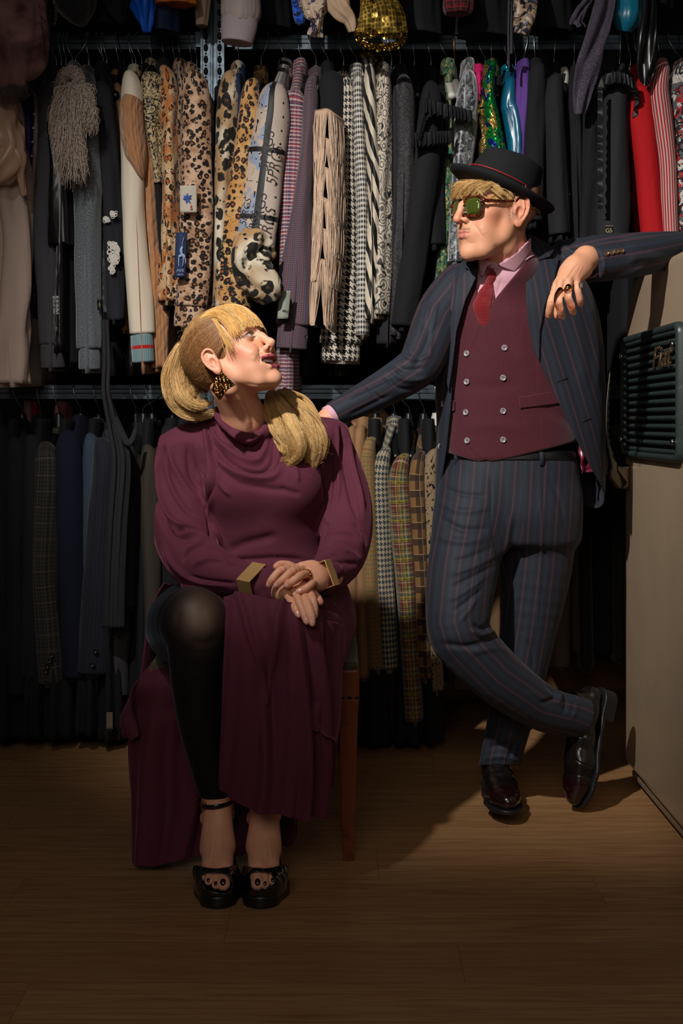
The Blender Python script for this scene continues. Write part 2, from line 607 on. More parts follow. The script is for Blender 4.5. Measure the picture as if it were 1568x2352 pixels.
def hanger(pt, pb, Y, rz, what, kind='black', Yr=RY, grp='clothes hangers on the upper beam', wide=.014, dark=False):
    """hook over the beam at photo x pt, neck at x pb; collar height is z"""
    zr = RZ[rz]
    x0 = W(pt, 0, Yr)[0]; x1 = W(pb, 0, Yr)[0]
    zn = zr - (.092 if rz == 'upper' else .085)
    e = empty('clothes_hanger', (x1, Yr, zn), 'hanger hook carrying the %s' % what, 'clothes hanger', grp)
    wire = solidmat('hook_wire' if kind != 'brass' else 'brass_wire', '#aab0b4' if kind != 'brass' else '#a8783c', 0.25, 1.0)
    if dark: wire = solidmat('dark_wire', '#3a3d40', 0.3, 1.0)
    pts = [(x0 + .012, Yr + .024, zr + .002), (x0 + .008, Yr + .02, zr + .026), (x0, Yr + .002, zr + .036), (x0 - .006, Yr - .018, zr + .027), (x0 - .006, Yr - .024, zr + .006),
           (x0 + (x1 - x0) * .5 - .003, Yr - .022, zr - .03), (x1 + .001, Yr - .014, zr - .052), (x1, Yr - .008, zn + .006)]
    v, f, u = tube(pts, [.0017] * len(pts), 22, 6)
    MB().add(v, f, u).build('hook', wire, e)
    cm = {'black': ('#141516', .35), 'white': ('#c9c6bd', .4), 'cream': ('#b9ab86', .4), 'brass': ('#8e8b84', .4), 'blue': ('#1a6fae', .4)}[kind]
    pm = solidmat('hanger_' + kind, cm[0], cm[1])
    m = MB()
    v, f, u = tube([(x1, Yr - .006, zn + .016), (x1, Yr - .004, zn - .006), (x1, Yr, zn - .045)], [(wide * .5, wide * .55), (wide * .75, wide * .8), (wide * 1.05, wide * 1.2)], 8, 12)
    m.add(v, f, u)
    a = [(x1, Yr - .19, zn - .13), (x1, Yr - .10, zn - .075), (x1, Yr, zn - .035), (x1, Yr + .10, zn - .075), (x1, Yr + .19, zn - .13)]
    v, f, u = tube(a, [(.010, .012), (.009, .012), (.010, .016), (.009, .012), (.010, .012)], 14, 8, ref=(1, 0, 0))
    m.add(v, f, u)
    m.build('shoulder_bar', pm, e)
    return e


RND = random.Random(5)


def garment(name, label, cat, xs, xb, yt, yb, w, mat, hx=None, yc=None, ht=None, Yn=4.33, rz='upper', Yr=RY, grp=None, dep=.05, body=None,
            bodyw=None, sleeve=True, cuff=None, cuffmat=None, collar=True, collarmat=None, hang='black', sleevemat=None, bodymat=None, lean=0.0,
            mid=None, folds=1.0, wb=None, hangwide=.014, haslapel=False, nohang=False, what=None, seg=30):
    """a garment hung sideways on, its sleeve towards the camera"""
    r = RND
    S = Yn / FPX
    Xs, zt = W(xs, yt, Yn)[0], W(xs, yt, Yn)[2]
    Xb, zb = W(xb, yb, Yn)[0], W(xb, yb, Yn)[2]
    hx = xs if hx is None else hx
    yc = (yt - 45) if yc is None else yc
    Xc, zc = W(hx, yc, Yr)[0], W(hx, yc, Yr)[2]
    zc = min(zc, RZ[rz] - .085)
    ww = w * S
    e = empty(name, ((Xs + Xb) / 2, Yr, zb), label, cat, grp)
    ph = r.uniform(0, 6)
    k1, k2 = r.choice((3, 4, 5)), r.choice((2, 3))

    def fold(s, th, L):
        gr = np.clip(s / (0.3 * L), 0, 1)
        return 1 + folds * gr * (.075 * np.sin(k1 * th + ph + 2.0 * s) + .07 * np.sin(k2 * th - 5 * s + ph * 2) + .05 * np.sin(9 * s / max(L, .1) + 2 * th + ph) - .09 * np.exp(-(((th - 4.1 - .5 * np.sin(ph + 3 * s)) / .16) ** 2)) - .09 * np.exp(-(((th - 5.3 + .4 * np.sin(ph * 2 + 4 * s)) / .14) ** 2))) + folds * .03 * np.sin(28 * s + 3 * th + ph) * (.4 + np.sin(5 * s + ph) ** 2)
    # trunk of the garment behind the sleeve
    bb = zb if body is None else W(0, body, Yn)[2]
    bw = (ww * .40 if bodyw is None else bodyw * S / 2)
    zs = zt - .005
    D = (Yr - Yn)
    path, rad = [], []
    Xbb = Xs + (Xb - Xs) * (zt - bb) / max(zt - zb, .05)
    for k in range(7):
        t = k / 6
        z = bb + (zs - bb) * t
        path.append((Xbb + (Xs - Xbb) * t + lean * math.sin(t * 3.1), Yr - .012 * math.sin(3 * t), z)); rad.append((bw * (1.18 - .18 * t), D * (.86 + .10 * (1 - t))))
    nz = max(zc - zs, .02)
    for t, q in ((.35, .80), (.62, .55), (.85, .34), (1.0, .25)):
        path.append((Xs + (Xc - Xs) * t, Yr - .02 * t, zs + nz * t)); rad.append((max(bw * (1 - .55 * t), .016), D * q))
    v, f, u = tube(path[::-1], rad[::-1], 34, seg, fold=lambda s, th, L: 1 + folds * np.clip(s / (.35 * L), 0, 1) * (.06 * np.sin(7 * th + ph) + .03 * np.sin(13 * th + 3 * s)))
    MB().add(v, f, u).build('body', bodymat or mat, e)
    if sleeve:
        q = wb if wb is not None else w * .92
        xm = mid if mid is not None else (xs + xb) / 2 + r.uniform(-3, 3)
        Xm = W(xm, 0, Yn)[0]
        zm = (zt + zb) / 2
        t0 = .35
        pth = [(Xs + (Xc - Xs) * t0, Yn + dep * 1.9, zt + nz * .28), (Xs + (Xc - Xs) * .12, Yn + dep * 1.1, zt + nz * .10), (Xs, Yn + dep, zt - .045), ((Xs * 2 + Xm) / 3, Yn + dep * .98, zt - (zt - zm) * .45), (Xm, Yn + dep * .95, zm),
               ((Xm + Xb) / 2, Yn + dep * .9, (zm + zb) / 2), (Xb, Yn + dep * .85, zb)]
        q *= S
        rr = [(ww * .22, dep * .5), (ww * .42, dep * .85), (ww * .52, dep), (ww * .54, dep * 1.02), ((ww * .5 + q * .5) / 2, dep * .95), (q * .5, dep * .85), (q * .5, dep * .8)]
        if cuff:
            zq = W(0, cuff, Yn)[2]
            pth[-1] = (Xb + (Xm - Xb) * (zq - zb) / (zm - zb), Yn + dep * .86, zq)
            rr[-1] = (q * .50, dep * .8)
        v, f, u = tube(pth, rr, 56, seg, fold=fold, cap=(1, 1), dome=-.4)
        sl = MB().add(v, f, u).build('sleeve', sleevemat or mat, e)
        if cuff:
            v, f, u = tube([pth[-1], ((pth[-1][0] + Xb) / 2, Yn + dep * .85, (zq + zb) / 2), (Xb, Yn + dep * .85, zb)], [(q * .44, dep * .72), (q * .46, dep * .74), (q * .45, dep * .72)], 10, 60,
                           fold=(lambda s, th, L: 1 + .03 * np.sin(30 * th)) if cuffmat else None, cap=(1, 1), dome=-.5)
            MB().add(v, f, u).build('cuff', cuffmat or mat, sl)
    if collar:
        ra = [(.024, .052), (.026, .06), (.027, .066)]
        v, f, u = tube([(Xc, Yr - .01, zc + .012), (Xc, Yr - .015, zc - .012), (Xc + (Xs - Xc) * .15, Yr - .02, zc - .045)], ra, 10, 24,
                       fold=lambda s, th, L: 1 + .04 * np.sin(4 * th + ph), dome=-.7)
        MB().add(v, f, u).build('collar', collarmat or mat, e)
    if not nohang:
        hanger(ht if ht is not None else hx, hx, Yn, rz, what or label_short(label), hang, Yr, 'clothes hangers on the %s beam' % rz, wide=hangwide)
    return e


def label_short(l):
    return ' '.join(l.split()[:8])


def sleeve_point(xp, yp, Yn=4.33, off=0.0):
    return W(xp, yp, Yn - off)


def button(name, c, r, mat, parent, n=(0, -1, 0), h=.004, label=None, thread=None):
    n = Vector(n).normalized()
    a = n.orthogonal().normalized(); b = n.cross(a)
    m = MB()
    prof = [(0, h * .55), (r * .62, h * .55), (r * .74, h), (r * .92, h), (r, h * .55), (r, 0)]
    N = 16
    vs = [np.array(c) + np.array(n) * prof[0][1]]
    for (pr, ph) in prof[1:]:
        for k in range(N):
            t = 2 * math.pi * k / N
            vs.append(np.array(Vector(c) + n * ph + a * pr * math.cos(t) + b * pr * math.sin(t)))
    fs = [(0, 1 + k, 1 + (k + 1) % N) for k in range(N)]
    for j in range(len(prof) - 2):
        for k in range(N):
            fs.append((1 + j * N + k, 1 + (j + 1) * N + k, 1 + (j + 1) * N + (k + 1) % N, 1 + j * N + (k + 1) % N))
    m.add(vs, fs)
    o = m.build(name, mat, parent, label=label)
    if thread is not None:
        t = MB()
        for sx in (-1, 1):
            q = Vector(c) + n * (h * .6) + a * (r * .2 * sx)
            v, f = box(q, (r * .16, r * .2, r * .6)) if abs(n.y) > .5 else box(q, (r * .2, r * .2, r * .2))
            t.add(v, f)
        t.build('thread', thread, o, smooth=False)
    return o


def strands(name, roots, tips, mat, parent, n=8, r0=.0012, r1=.0006, curl=.01, seed=1, droop=0.0, label=None, mids=None, masks=None):
    """thin hanging threads; roots, tips (N,3)"""
    rg = np.random.default_rng(seed)
    roots = np.asarray(roots, float); tips = np.asarray(tips, float)
    N = len(roots)
    t = np.linspace(0, 1, n)[None, :, None]
    if mids is None:
        P = roots[:, None] * (1 - t) + tips[:, None] * t
    else:
        m = np.asarray(mids, float)[:, None]
        P = roots[:, None] * (1 - t) ** 2 + 2 * m * t * (1 - t) + tips[:, None] * t ** 2
    A = rg.normal(size=(N, 1, 3)) * curl
    B = rg.normal(size=(N, 1, 3)) * curl * .5
    P = P + A * np.sin(t * np.pi) + B * np.sin(t * 2 * np.pi)
    P[:, :, 2] -= droop * (t[:, :, 0] ** 2)
    return hair_mesh(name, P, r0, r1, mat, parent, masks, label)


def hair_mesh(name, P, r0, r1, mat, parent, masks=None, label=None):
    """P (N,n,3) -> thin three-sided tubes in one mesh"""
    N, n, _ = P.shape
    T = np.gradient(P, axis=1); T /= np.linalg.norm(T, axis=2)[:, :, None] + 1e-12
    ref = np.array([0.13, 1.0, 0.21])
    U = np.cross(T, ref); U /= np.linalg.norm(U, axis=2)[:, :, None] + 1e-12
    Vv = np.cross(U, T)
    rr = (r0 + (r1 - r0) * np.linspace(0, 1, n))[None, :, None]
    rr = rr * np.ones((N, 1, 1)) if np.isscalar(r0) else rr
    vs = []
    for k in range(3):
        a = 2 * np.pi * k / 3
        vs.append(P + U * rr * np.cos(a) + Vv * rr * np.sin(a))
    X = np.stack(vs, axis=2).reshape(-1, 3)
    idx = np.arange(N * n * 3).reshape(N, n, 3)
    Fs = []
    for k in range(3):
        k2 = (k + 1) % 3
        Fs.append(np.stack([idx[:, :-1, k], idx[:, :-1, k2], idx[:, 1:, k2], idx[:, 1:, k]], axis=2).reshape(-1, 4))
    F = np.concatenate(Fs)
    uv = np.stack([np.broadcast_to((np.arange(N) * .618 % 1.0)[:, None, None], (N, n, 3)), np.broadcast_to(np.linspace(0, 1, n)[None, :, None], (N, n, 3))], axis=3).reshape(-1, 2)
    mk = None
    if masks is not None:
        mk = np.repeat(np.asarray(masks, np.float32).reshape(N, -1, 4) if masks.ndim == 2 else masks, 1, axis=0)
        mk = np.broadcast_to(mk[:, :, None, :], (N, n, 3, 4)).reshape(-1, 4) if mk.shape[1] in (1, n) else mk
    return mesh_obj(name, X, F, mat, parent, uvs=uv, masks=mk, label=label)


def patch(name, px0, py0, px1, py1, Y, mat, parent, skew=0.0, th=.001, curve=.006, label=None):
    """small sewn-on cloth patch facing the camera"""
    rows = []
    for py in (py0, (py0 + py1) / 2, py1):
        rows.append([W(px0 + skew * (py - py0), py, Y + curve), W((px0 + px1) / 2 + skew * (py - py0), py, Y - .001), W(px1 + skew * (py - py0), py, Y + curve)])
    v, f, u = sheet(rows, 9, 9)
    o = mesh_obj(name, v, f, mat, parent, uvs=u, label=label)
    solid(o, .0015)
    return o
# ------------------------------------------------------------------ clothes on the upper beam
def build_upper():
    G = garment
    grp = None
    white = plain('lace_white', '#d9d4cc', .8)
    blackf = plain('black_cloth', '#17171a', .9, .15)
    black2 = plain('black_wool', '#1b1b1e', .95, .2)
    satin = plain('black_satin', '#101013', .32, 0, weave=False, crease=.9, spec=.6)
    lace = Mat('black_lace', .6, 0, .2, .5); lace.col(lace.mix(lace.noise(120, 3, dist=2).smooth(.48, .52), '#08080a', '#2a2a2e')); lace.bump(lace.noise(120, 3, dist=2), .9, .003); lace = lace.mat
    leo_a = leopard('leopard_amber', '#d0b48c', '#b0602a', '#17120f', 38, '#b8743c')
    leo_b = leopard('leopard_rust', '#c9a88a', '#8e5230', '#1c1511', 56, '#a47c5e', gap=.34, r0=.22, r1=.50)
    leo_c = leopard('leopard_cream', '#d2c8b2', '#4a3626', '#16130f', 21, '#a8845a', r0=.14, r1=.46, gap=.36)
    leo_d = leopard('leopard_tan', '#c69c66', '#96481c', '#141416', 50, '#b88448', gap=.36, r0=.24, r1=.50)
    leo_e = leopard('leopard_brown_small', '#a98a70', '#6e4630', '#15100d', 60, gap=.32, r0=.2, r1=.5)

    # 1 blush satin gown at the left edge
    blush = plain('blush_satin', '#caa58c', .35, .1, weave=False, crease=1.0, spec=.6, cscale=8)
    sheer = plain('sheer_pink', '#c8b0a2', .6, .4, weave=False, crease=1.0, cscale=9)
    G('satin_gown', 'blush satin and pale sheer gown hanging at the left edge of the upper row', 'dress', 2, 14, 225, 880, 80, sheer, yc=190, Yn=4.22, folds=2.2, wb=95, hx=20, nohang=True, sleevemat=sheer, mid=22)
    e = empty('satin_wrap', W(8, 300, 4.17), 'knotted blush satin wrap over the front of the sheer gown, left edge', 'dress')
    v, f, u = tube([W(5, 218, 4.25), W(8, 300, 4.16), W(22, 345, 4.15), W(2, 385, 4.16), W(-20, 400, 4.2)], [.03, .055, .045, .05, .03], 40, 30,
                   fold=lambda s, th, L: 1 + .14 * np.sin(6 * th + 40 * s) + .08 * np.sin(11 * th - 30 * s))
    MB().add(v, f, u).build('drape', blush, e)
    v, f, u = tube([W(20, 340, 4.14), W(42, 360, 4.14), W(46, 400, 4.17), W(55, 450, 4.2)], [.02, .022, .014, .008], 24, 20, fold=lambda s, th, L: 1 + .15 * np.sin(5 * th + 50 * s))
    MB().add(v, f, u).build('tie', blush, e)

    indigo = Mat('indigo_lace', .5, 0, .3, .5); indigo.col(indigo.mix(indigo.noise(90, 3, dist=2).smooth(.45, .55), '#17104a', '#3c2c9a')); indigo.bump(indigo.noise(90, 3), .7, .003)
    G('lace_dress', 'indigo blue lace dress squeezed beside the pale gown', 'dress', 56, 52, 205, 640, 34, indigo.mat, yc=150, Yn=4.36, wb=26, bodymat=blackf)
    pinkb = Mat('pink_beaded', .5, 0, .2, .5); pinkb.col(pinkb.mix(pinkb.vor(160).smooth(.2, .3, 1, 0), '#a88088', '#e6d0d0')); pinkb.bump(pinkb.vor(160), .8, .003)
    G('beaded_jacket', 'narrow pink jacket edge studded with little pearls', 'jacket', 82, 52, 240, 745, 17, pinkb.mat, yc=205, Yn=4.30, hx=96, wb=15)
    pearls = MB()
    for k in range(15):
        c = W(79 - k * 2.15, 262 + k * 32, 4.293)
        v, f, u = tube([c + Vector((0, 0, .004)), c, c - Vector((0, 0, .004))], [.001, .0042, .001], 5, 8)
        pearls.add(v, f, u)
    o = pearls.build('pearl_edging', solidmat('pearl', '#d8c8c4', .25, 0, .7), bpy.data.objects['beaded_jacket'])
    fl = Mat('floral_beading', .55, 0, .1, .5)
    d = fl.vor(95, fl.warp(60, .012)); cc = fl.noise(22, 2)
    fl.col(fl.mix(d.smooth(.25, .33, 1, 0), '#3a3c40', fl.mix(cc.smooth(.45, .55), fl.mix(fl.noise(40).smooth(.5, .55), '#8fa8a4', '#b9c4be'), '#5a62a0'))); fl.bump(d, .8, .003)
    G('beaded_dress', 'sheer grey dress with blue and green flower beading', 'dress', 95, 60, 222, 718, 30, fl.mat, yc=190, Yn=4.33, hx=104, wb=26)

    sweat = plain('charcoal_sweatshirt', '#4a484e', .95, .35, cscale=9)
    G('sweatshirt', 'dark grey sweatshirt with long ribbed cuff and small white text label', 'sweatshirt', 116, 116, 208, 845, 66, sweat, yc=178, Yn=4.27, hx=130, wb=62, cuff=790, mid=100, ht=118)
    e = bpy.data.objects['sweatshirt']
    lab = solidmat('label_cloth', '#b9bcc0', .8); ink = solidmat('label_ink', '#15161a', .8)
    p = patch('text_label', 121, 680, 136, 722, 4.262, lab, e, skew=.05, label='white label with black capitals')
    for k, t in enumerate(('LIFE', 'PER', 'YOU', 'CA')):
        text_mesh('lettering', t, ink, W(129.5 + k * .5, 687 + k * 9.5, 4.2595), (1, 0, -.03), (0, 0, 1), .0115, p)
    bl = patch('woven_tag', 125, 745, 134, 768, 4.264, satin, e, skew=-.05, label='small black tag')
    text_mesh('lettering', '1.cl', solidmat('label_gold', '#b7a877', .6), W(129.5, 756, 4.2615), (0, 0, 1), (-1, 0, 0), .010, bl)

    G('satin_blouse', 'black satin blouse with gathered puffed sleeve and ties', 'blouse', 137, 136, 232, 560, 48, satin, yc=180, Yn=4.235, hx=142, folds=2.6, wb=62, body=800, mid=132)
    G('black_gown', 'black crepe gown between the grey sweatshirt and the feather trimmed knit', 'dress', 152, 162, 330, 835, 46, blackf, yc=185, Yn=4.32, hx=152, wb=48)
    knit = Mat('grey_knit', .95, 0, .5, .2); knit.col(knit.mix(knit.noise(260, 3).smooth(.3, .7), '#4c5257', '#7d858b')); knit.bump(knit.noise(500, 3), .6, .0015); knit.creases(9, .5)
    G('knit_sweater', 'mid grey wool sweater with a taupe feather boa at its neck', 'sweater', 192, 200, 255, 848, 68, knit.mat, yc=165, Yn=4.255, hx=175, wb=54, cuff=800, cuffmat=knit.mat, mid=196, ht=208)
    e = bpy.data.objects['knit_sweater']
    p = patch('woven_tag', 223, 688, 233, 712, 4.252, satin, e, skew=.05, label='small black tag with gold edge')
    text_mesh('lettering', 'cn', solidmat('label_gold', '#b7a877', .6), W(228, 700, 4.249), (0, 0, 1), (-1, 0, 0), .011, p)
    # feather boa
    boa = empty('feather_boa', W(175, 190, 4.2), 'taupe ostrich feather boa hung over the grey knit sweater', 'feather boa')
    fm = Mat('taupe_feather', .8, 0, .4, .3); xx, yy, _ = fm.xyz(); fm.col(fm.mix(xx, '#a08c7c', '#d2c2b4'))
    rg = np.random.default_rng(4)
    def feather(n, path, spread, length, name, seed, droop):
        rg = np.random.default_rng(seed)
        C = catmull([tuple(W(*q)) for q in path], 200)
        i = rg.integers(0, 200, n)
        roots = C[i] + rg.normal(size=(n, 3)) * .004
        d = rg.normal(size=(n, 3)) * np.array([1, .7, .6]); d /= np.linalg.norm(d, axis=1)[:, None]
        d[:, 1] -= .15
        mids = roots + d * spread
        tips = roots + d * spread * 1.5 + np.array([0, 0, -1]) * (length * rg.uniform(.4, 1, (n, 1)))
        strands(name, roots, tips, fm.mat, boa, 9, .0013, .0005, .006, seed, mids=mids)
    feather(1500, [(140, 205, 4.24), (142, 180, 4.22), (160, 163, 4.2), (178, 170, 4.19), (182, 190, 4.18)], .008, .012, 'neck_loop', 1, 0)
    feather(3200, [(160, 200, 4.17), (150, 250, 4.16), (158, 300, 4.16), (166, 350, 4.17)], .030, .085, 'feather_plume', 2, 0)
    feather(1900, [(190, 200, 4.17), (196, 235, 4.16), (200, 265, 4.17)], .020, .05, 'feather_plume', 3, 0)

    sh = Mat('sheer_grey_lace', .7, 0, .3, .4); sh.col(sh.mix(sh.noise(30, 3, dist=1).smooth(.5, .56), '#3e4044', '#6a6c6e')); sh.bump(sh.noise(150, 3), .5, .002)
    G('lace_blouse', 'smoky grey sheer blouse with lace bands behind the sweater', 'blouse', 218, 232, 215, 745, 34, sh.mat, yc=175, Yn=4.31, wb=34, hx=205)
    G('cardigan', 'dark charcoal cardigan with white crochet lace sewn on the sleeve', 'cardigan', 236, 262, 215, 735, 40, plain('soft_charcoal', '#2a2a30', .95, .4), yc=165, Yn=4.275, hx=238, wb=42, mid=256, folds=1.4)
    e = bpy.data.objects['cardigan']
    rg = np.random.default_rng(8)
    def crochet(x0, y0, x1, y1, n, nm):
        m = MB()
        for k in range(n):
            x = rg.uniform(x0, x1); y = rg.uniform(y0, y1); r = rg.uniform(.0035, .007)
            c = W(x, y, 4.262 + abs(x - (x0 + x1) / 2) * .0002)
            a = np.linspace(0, 2 * np.pi, 9)
            pts = [(c.x + r * np.cos(t), c.y, c.z + r * np.sin(t)) for t in a]
            v, f, u = tube(pts, [.0012] * 9, 14, 5); m.add(v, f, u)
        m.build('crochet_lace', white, e, label='white crochet lace motif')
    crochet(240, 500, 252, 508, 14, 'a'); crochet(253, 487, 266, 498, 16, 'b'); crochet(250, 558, 272, 605, 80, 'c'); crochet(252, 600, 262, 632, 22, 'd')
    G('tan_coat', 'thin strip of tan coat just left of the cream varsity sleeve', 'coat', 272, 285, 215, 760, 26, plain('tan_cloth', '#8a6644', .9), yc=185, Yn=4.37, wb=22)

    # varsity cardigan
    cream = plain('cream_jersey', '#e2d6c2', .9, .3, cscale=8)
    camel = Mat('camel_cable', .9, 0, .4, .2)
    x, y, _ = camel.xyz()
    cab = ((x * 210.0 + (y * 95.0).sin() * 1.6).sin() * 0.5 + ((x * 420.0).sin() * .3))
    camel.col(camel.mix(camel.noise(200, 2), '#a5714a', '#c08e63')); camel.bump(cab + camel.noise(400, 2) * .5, .7, .004)
    ribm = Mat('blue_rib', .9, 0, .3, .2)
    x, y, _ = ribm.xyz()
    ribm.col(ribm.mix((y + 0.0415).abs() < .0055, '#7d9ba0', '#c02026')); ribm.bump((x * 900.0).sin(), .5, .002)
    e = G('varsity_sweater', 'cream sleeved sweater with camel cable knit shoulder and blue ribbed cuff', 'sweater', 298, 325, 190, 832, 50, cream, yc=172, Yn=4.235, hx=312, wb=58, cuff=766, cuffmat=ribm.mat, mid=302, bodymat=camel.mat, body=850, bodyw=30, ht=302, hang='cream', folds=.6)
    v, f, u = tube([W(301, 222, 4.226), W(297, 240, 4.224), W(300, 300, 4.222), W(308, 350, 4.222), W(318, 385, 4.226), W(324, 400, 4.235)],
                   [(.033, .052), (.036, .056), (.0375, .060), (.034, .060), (.018, .055), (.004, .03)], 40, 40, fold=lambda s, th, L: 1 + .02 * np.sin(8 * th + 60 * s))
    v[:, 1] += .045
    MB().add(v, f, u).build('shoulder_panel', camel.mat, e, label='camel cable knit panel')
    G('cable_cardigan', 'camel cable knit cardigan behind the cream sleeve', 'cardigan', 338, 362, 245, 845, 44, camel.mat, yc=190, Yn=4.29, hx=330, wb=50, mid=354, folds=1.5, nohang=True)
    baro = Mat('baroque_print', .6, 0, .1, .4)
    bn = baro.noise(34, 1, baro.warp(22, .05), dist=2.6)
    bm = ((bn * 22.0).sin()).smooth(-.15, .05)
    baro.col(baro.mix(bm, '#c2ac80', '#0f0e0d')); baro.creases(10, .5)
    G('printed_coat', 'cream coat with black baroque scroll print', 'coat', 346, 362, 192, 420, 62, baro.mat, yc=150, Yn=4.275, hx=350, wb=30, bodymat=blackf, body=700, mid=352, ht=352, hang='white', what='baroque print coat')
    G('leopard_blouse', 'slim amber and black leopard print blouse', 'blouse', 385, 381, 175, 690, 36, leo_a, yc=158, Yn=4.255, hx=378, wb=44, mid=388, folds=1.5, collarmat=plain('grey_band', '#3a3a3e', .8))
    G('leopard_cardigan', 'narrow leopard jacket between the amber blouse and patched jacket', 'jacket', 416, 408, 176, 560, 26, leo_e, yc=148, Yn=4.30, hx=415, wb=24)
    e = G('patched_jacket', 'rust leopard jacket with flower patch and navy patch on the sleeve', 'jacket', 446, 432, 190, 750, 66, leo_b, yc=168, Yn=4.235, hx=440, wb=82, cuff=702, mid=446, folds=.7)
    p1 = Mat('patch_linen', .8, 0, 0, .3); p1.col('#b9b0a0'); p1.weave(500, .8, .001)
    pa = patch('flower_patch', 413, 426, 452, 488, 4.196, p1.mat, e, label='off-white patch with a blue flower and red 5')
    blue = solidmat('embroidery_blue', '#24459a', .7)
    m = MB()
    for a, L in ((80, .018), (35, .020), (5, .016), (-45, .020), (130, .014), (-90, .016), (180, .012)):
        a = math.radians(a); c = W(428, 456, 4.192)
        d = Vector((math.cos(a), 0, math.sin(a))); q = Vector((-math.sin(a), 0, math.cos(a)))
        pts = [c, c + d * L * .5 + q * .0035, c + d * L, c + d * L * .5 - q * .0035]
        m.add([np.array(z) for z in pts] + [np.array(z + Vector((0, -.0015, 0))) for z in pts], [(0, 1, 2, 3), (7, 6, 5, 4), (0, 4, 5, 1), (1, 5, 6, 2), (2, 6, 7, 3), (3, 7, 4, 0)])
    m.build('embroidered_flower', blue, pa, smooth=False)
    text_mesh('numeral', '5', solidmat('embroidery_red', '#a82430', .7), W(439, 477, 4.192), (1, 0, 0), (0, 0, 1), .018, pa)
    navy = solidmat('patch_navy', '#14284e', .75)
    pb = patch('navy_patch', 404, 534, 430, 637, 4.198, navy, e, skew=-.04, label='navy woven patch with a pale horse rider figure')
    pal = solidmat('embroidery_pale', '#8fa3c4', .7)
    m = MB()
    for pts, rr in ((((418, 585), (416, 575), (419, 566)), (.003, .005, .003)), (((410, 590), (420, 586), (424, 592)), (.004, .005, .003)), (((420, 588), (421, 600), (419, 612)), (.002, .0015, .001)),
                    (((411, 590), (410, 602), (411, 612)), (.002, .0015, .001)), (((424, 590), (426, 600), (425, 606)), (.002, .0015, .001)), (((418, 566), (421, 550), (423, 545)), (.001, .001, .001))):
        v, f, u = tube([W(a, b, 4.193) for a, b in pts], rr, 8, 6); m.add(v, f, u)
    m.build('embroidered_rider', pal, pb)
    text_mesh('lettering', 'FIVE', pal, W(414, 622, 4.193), (1, 0, .05), (0, 0, 1), .0125, pb)
    text_mesh('lettering', 'SPRGS', pal, W(414, 631, 4.194), (1, 0, .05), (0, 0, 1), .007, pb)
    G('leopard_robe', 'dark leopard robe hanging right against the steel upright', 'robe', 470, 474, 215, 700, 30, leo_e, yc=180, Yn=4.33, hx=452, wb=30, hang='black')

    # ---- right of the post
    G('leopard_coat', 'cream leopard coat with large black spots just right of the post', 'coat', 522, 502, 190, 705, 46, leo_c, yc=165, Yn=4.27, hx=548, wb=38, mid=510, hang='white', ht=550, folds=.8)
    G('navy_jacket', 'navy jacket edge between the cream and tan leopard coats', 'jacket', 546, 545, 195, 420, 22, plain('navy_knit', '#16294a', .9), yc=175, Yn=4.30, hx=552, wb=20, bodymat=blackf, nohang=True)
    G('leopard_dress_coat', 'tan leopard coat with small rust spots, widening to the hem', 'coat', 572, 530, 210, 704, 50, leo_d, yc=175, Yn=4.255, hx=600, wb=84, mid=548, folds=.6, ht=620)
    # scarf print shirt
    sc_ = Mat('scarf_print', .55, 0, .1, .4)
    x, y, _ = sc_.xyz()
    # panels of cream with black bands, drawn pictures inside
    nn = sc_.noise(26, 1, sc_.warp(18, .03), dist=2.2)
    pic = ((nn * 10.0).sin()).smooth(.1, .2)
    pc = sc_.mix(pic, sc_.mix(sc_.noise(8).smooth(.48, .52), '#8a95a8', '#b9a898'), '#17151a')
    panel = (((x + .012) % .125) > .075)
    cband = (((y + .03) % .21) < .016).max(((x + .012) % .125) < .020)
    dots = sc_.vor(24, rnd=0.0) < .09
    cc = sc_.mix(panel, sc_.mix(dots, '#b5a598', '#1c1a1c'), pc)
    sc_.col(sc_.mix(cband, cc, '#131214')); sc_.creases(10, .5)
    e = G('scarf_print_shirt', 'scarf print shirt with black bands and 5PRGS lettering on its sleeve', 'shirt', 625, 586, 225, 566, 78, sc_.mat, yc=152, Yn=4.225, hx=655, wb=96, mid=607, folds=.6, ht=645)
    inkm = solidmat('print_ink', '#17151a', .7)
    for (a, b) in ((614, 347), (597, 490)):
        text_mesh('lettering', '5PRGS', inkm, W(a - 1, b, 4.152), W(610, 320, 4) - W(600, 376, 4), W(580, 376, 4) - W(600, 380, 4), .044, e, shear=.2)
    text_mesh('lettering', '5PRGS', inkm, W(564, 487, 4.165), W(576, 466, 4) - W(566, 510, 4), W(550, 478, 4) - W(566, 482, 4), .030, e, shear=.2)
    v, f, u = tube([W(590, 552, 4.18), W(575, 580, 4.155), W(572, 610, 4.15), W(590, 640, 4.15), W(612, 665, 4.16), W(624, 690, 4.17)],
                   [(.065, .05), (.060, .055), (.052, .055), (.058, .05), (.05, .05), (.028, .03)], 60, 48, fold=lambda s, th, L: 1 + .12 * np.sin(3 * th + 22 * s) + .09 * np.sin(7 * th - 40 * s) - .22 * np.exp(-((np.sin(th * .5 + 9 * s) / .12) ** 2)), dome=-.3)
    MB().add(v, f, u).build('turned_cuff', leo_c, e, label='leopard lined turned back cuff')
    pk = checks('pink_blue_check', srgb('#a08084'), [('#5a2a4a', .0115, .004, 0, .75, 'xy'), ('#20254e', .0345, .0045, .005, .8, 'xy'), ('#a83038', .046, .003, .014, .7, 'xy'), ('#c9c2b4', .0115, .003, .006, .6, 'y')])
    G('checked_blazer', 'pink and blue small checked blazer with long straight sleeve', 'blazer', 672, 655, 242, 905, 68, pk, yc=145, Yn=4.28, hx=690, wb=34, mid=662, folds=.6, ht=689)
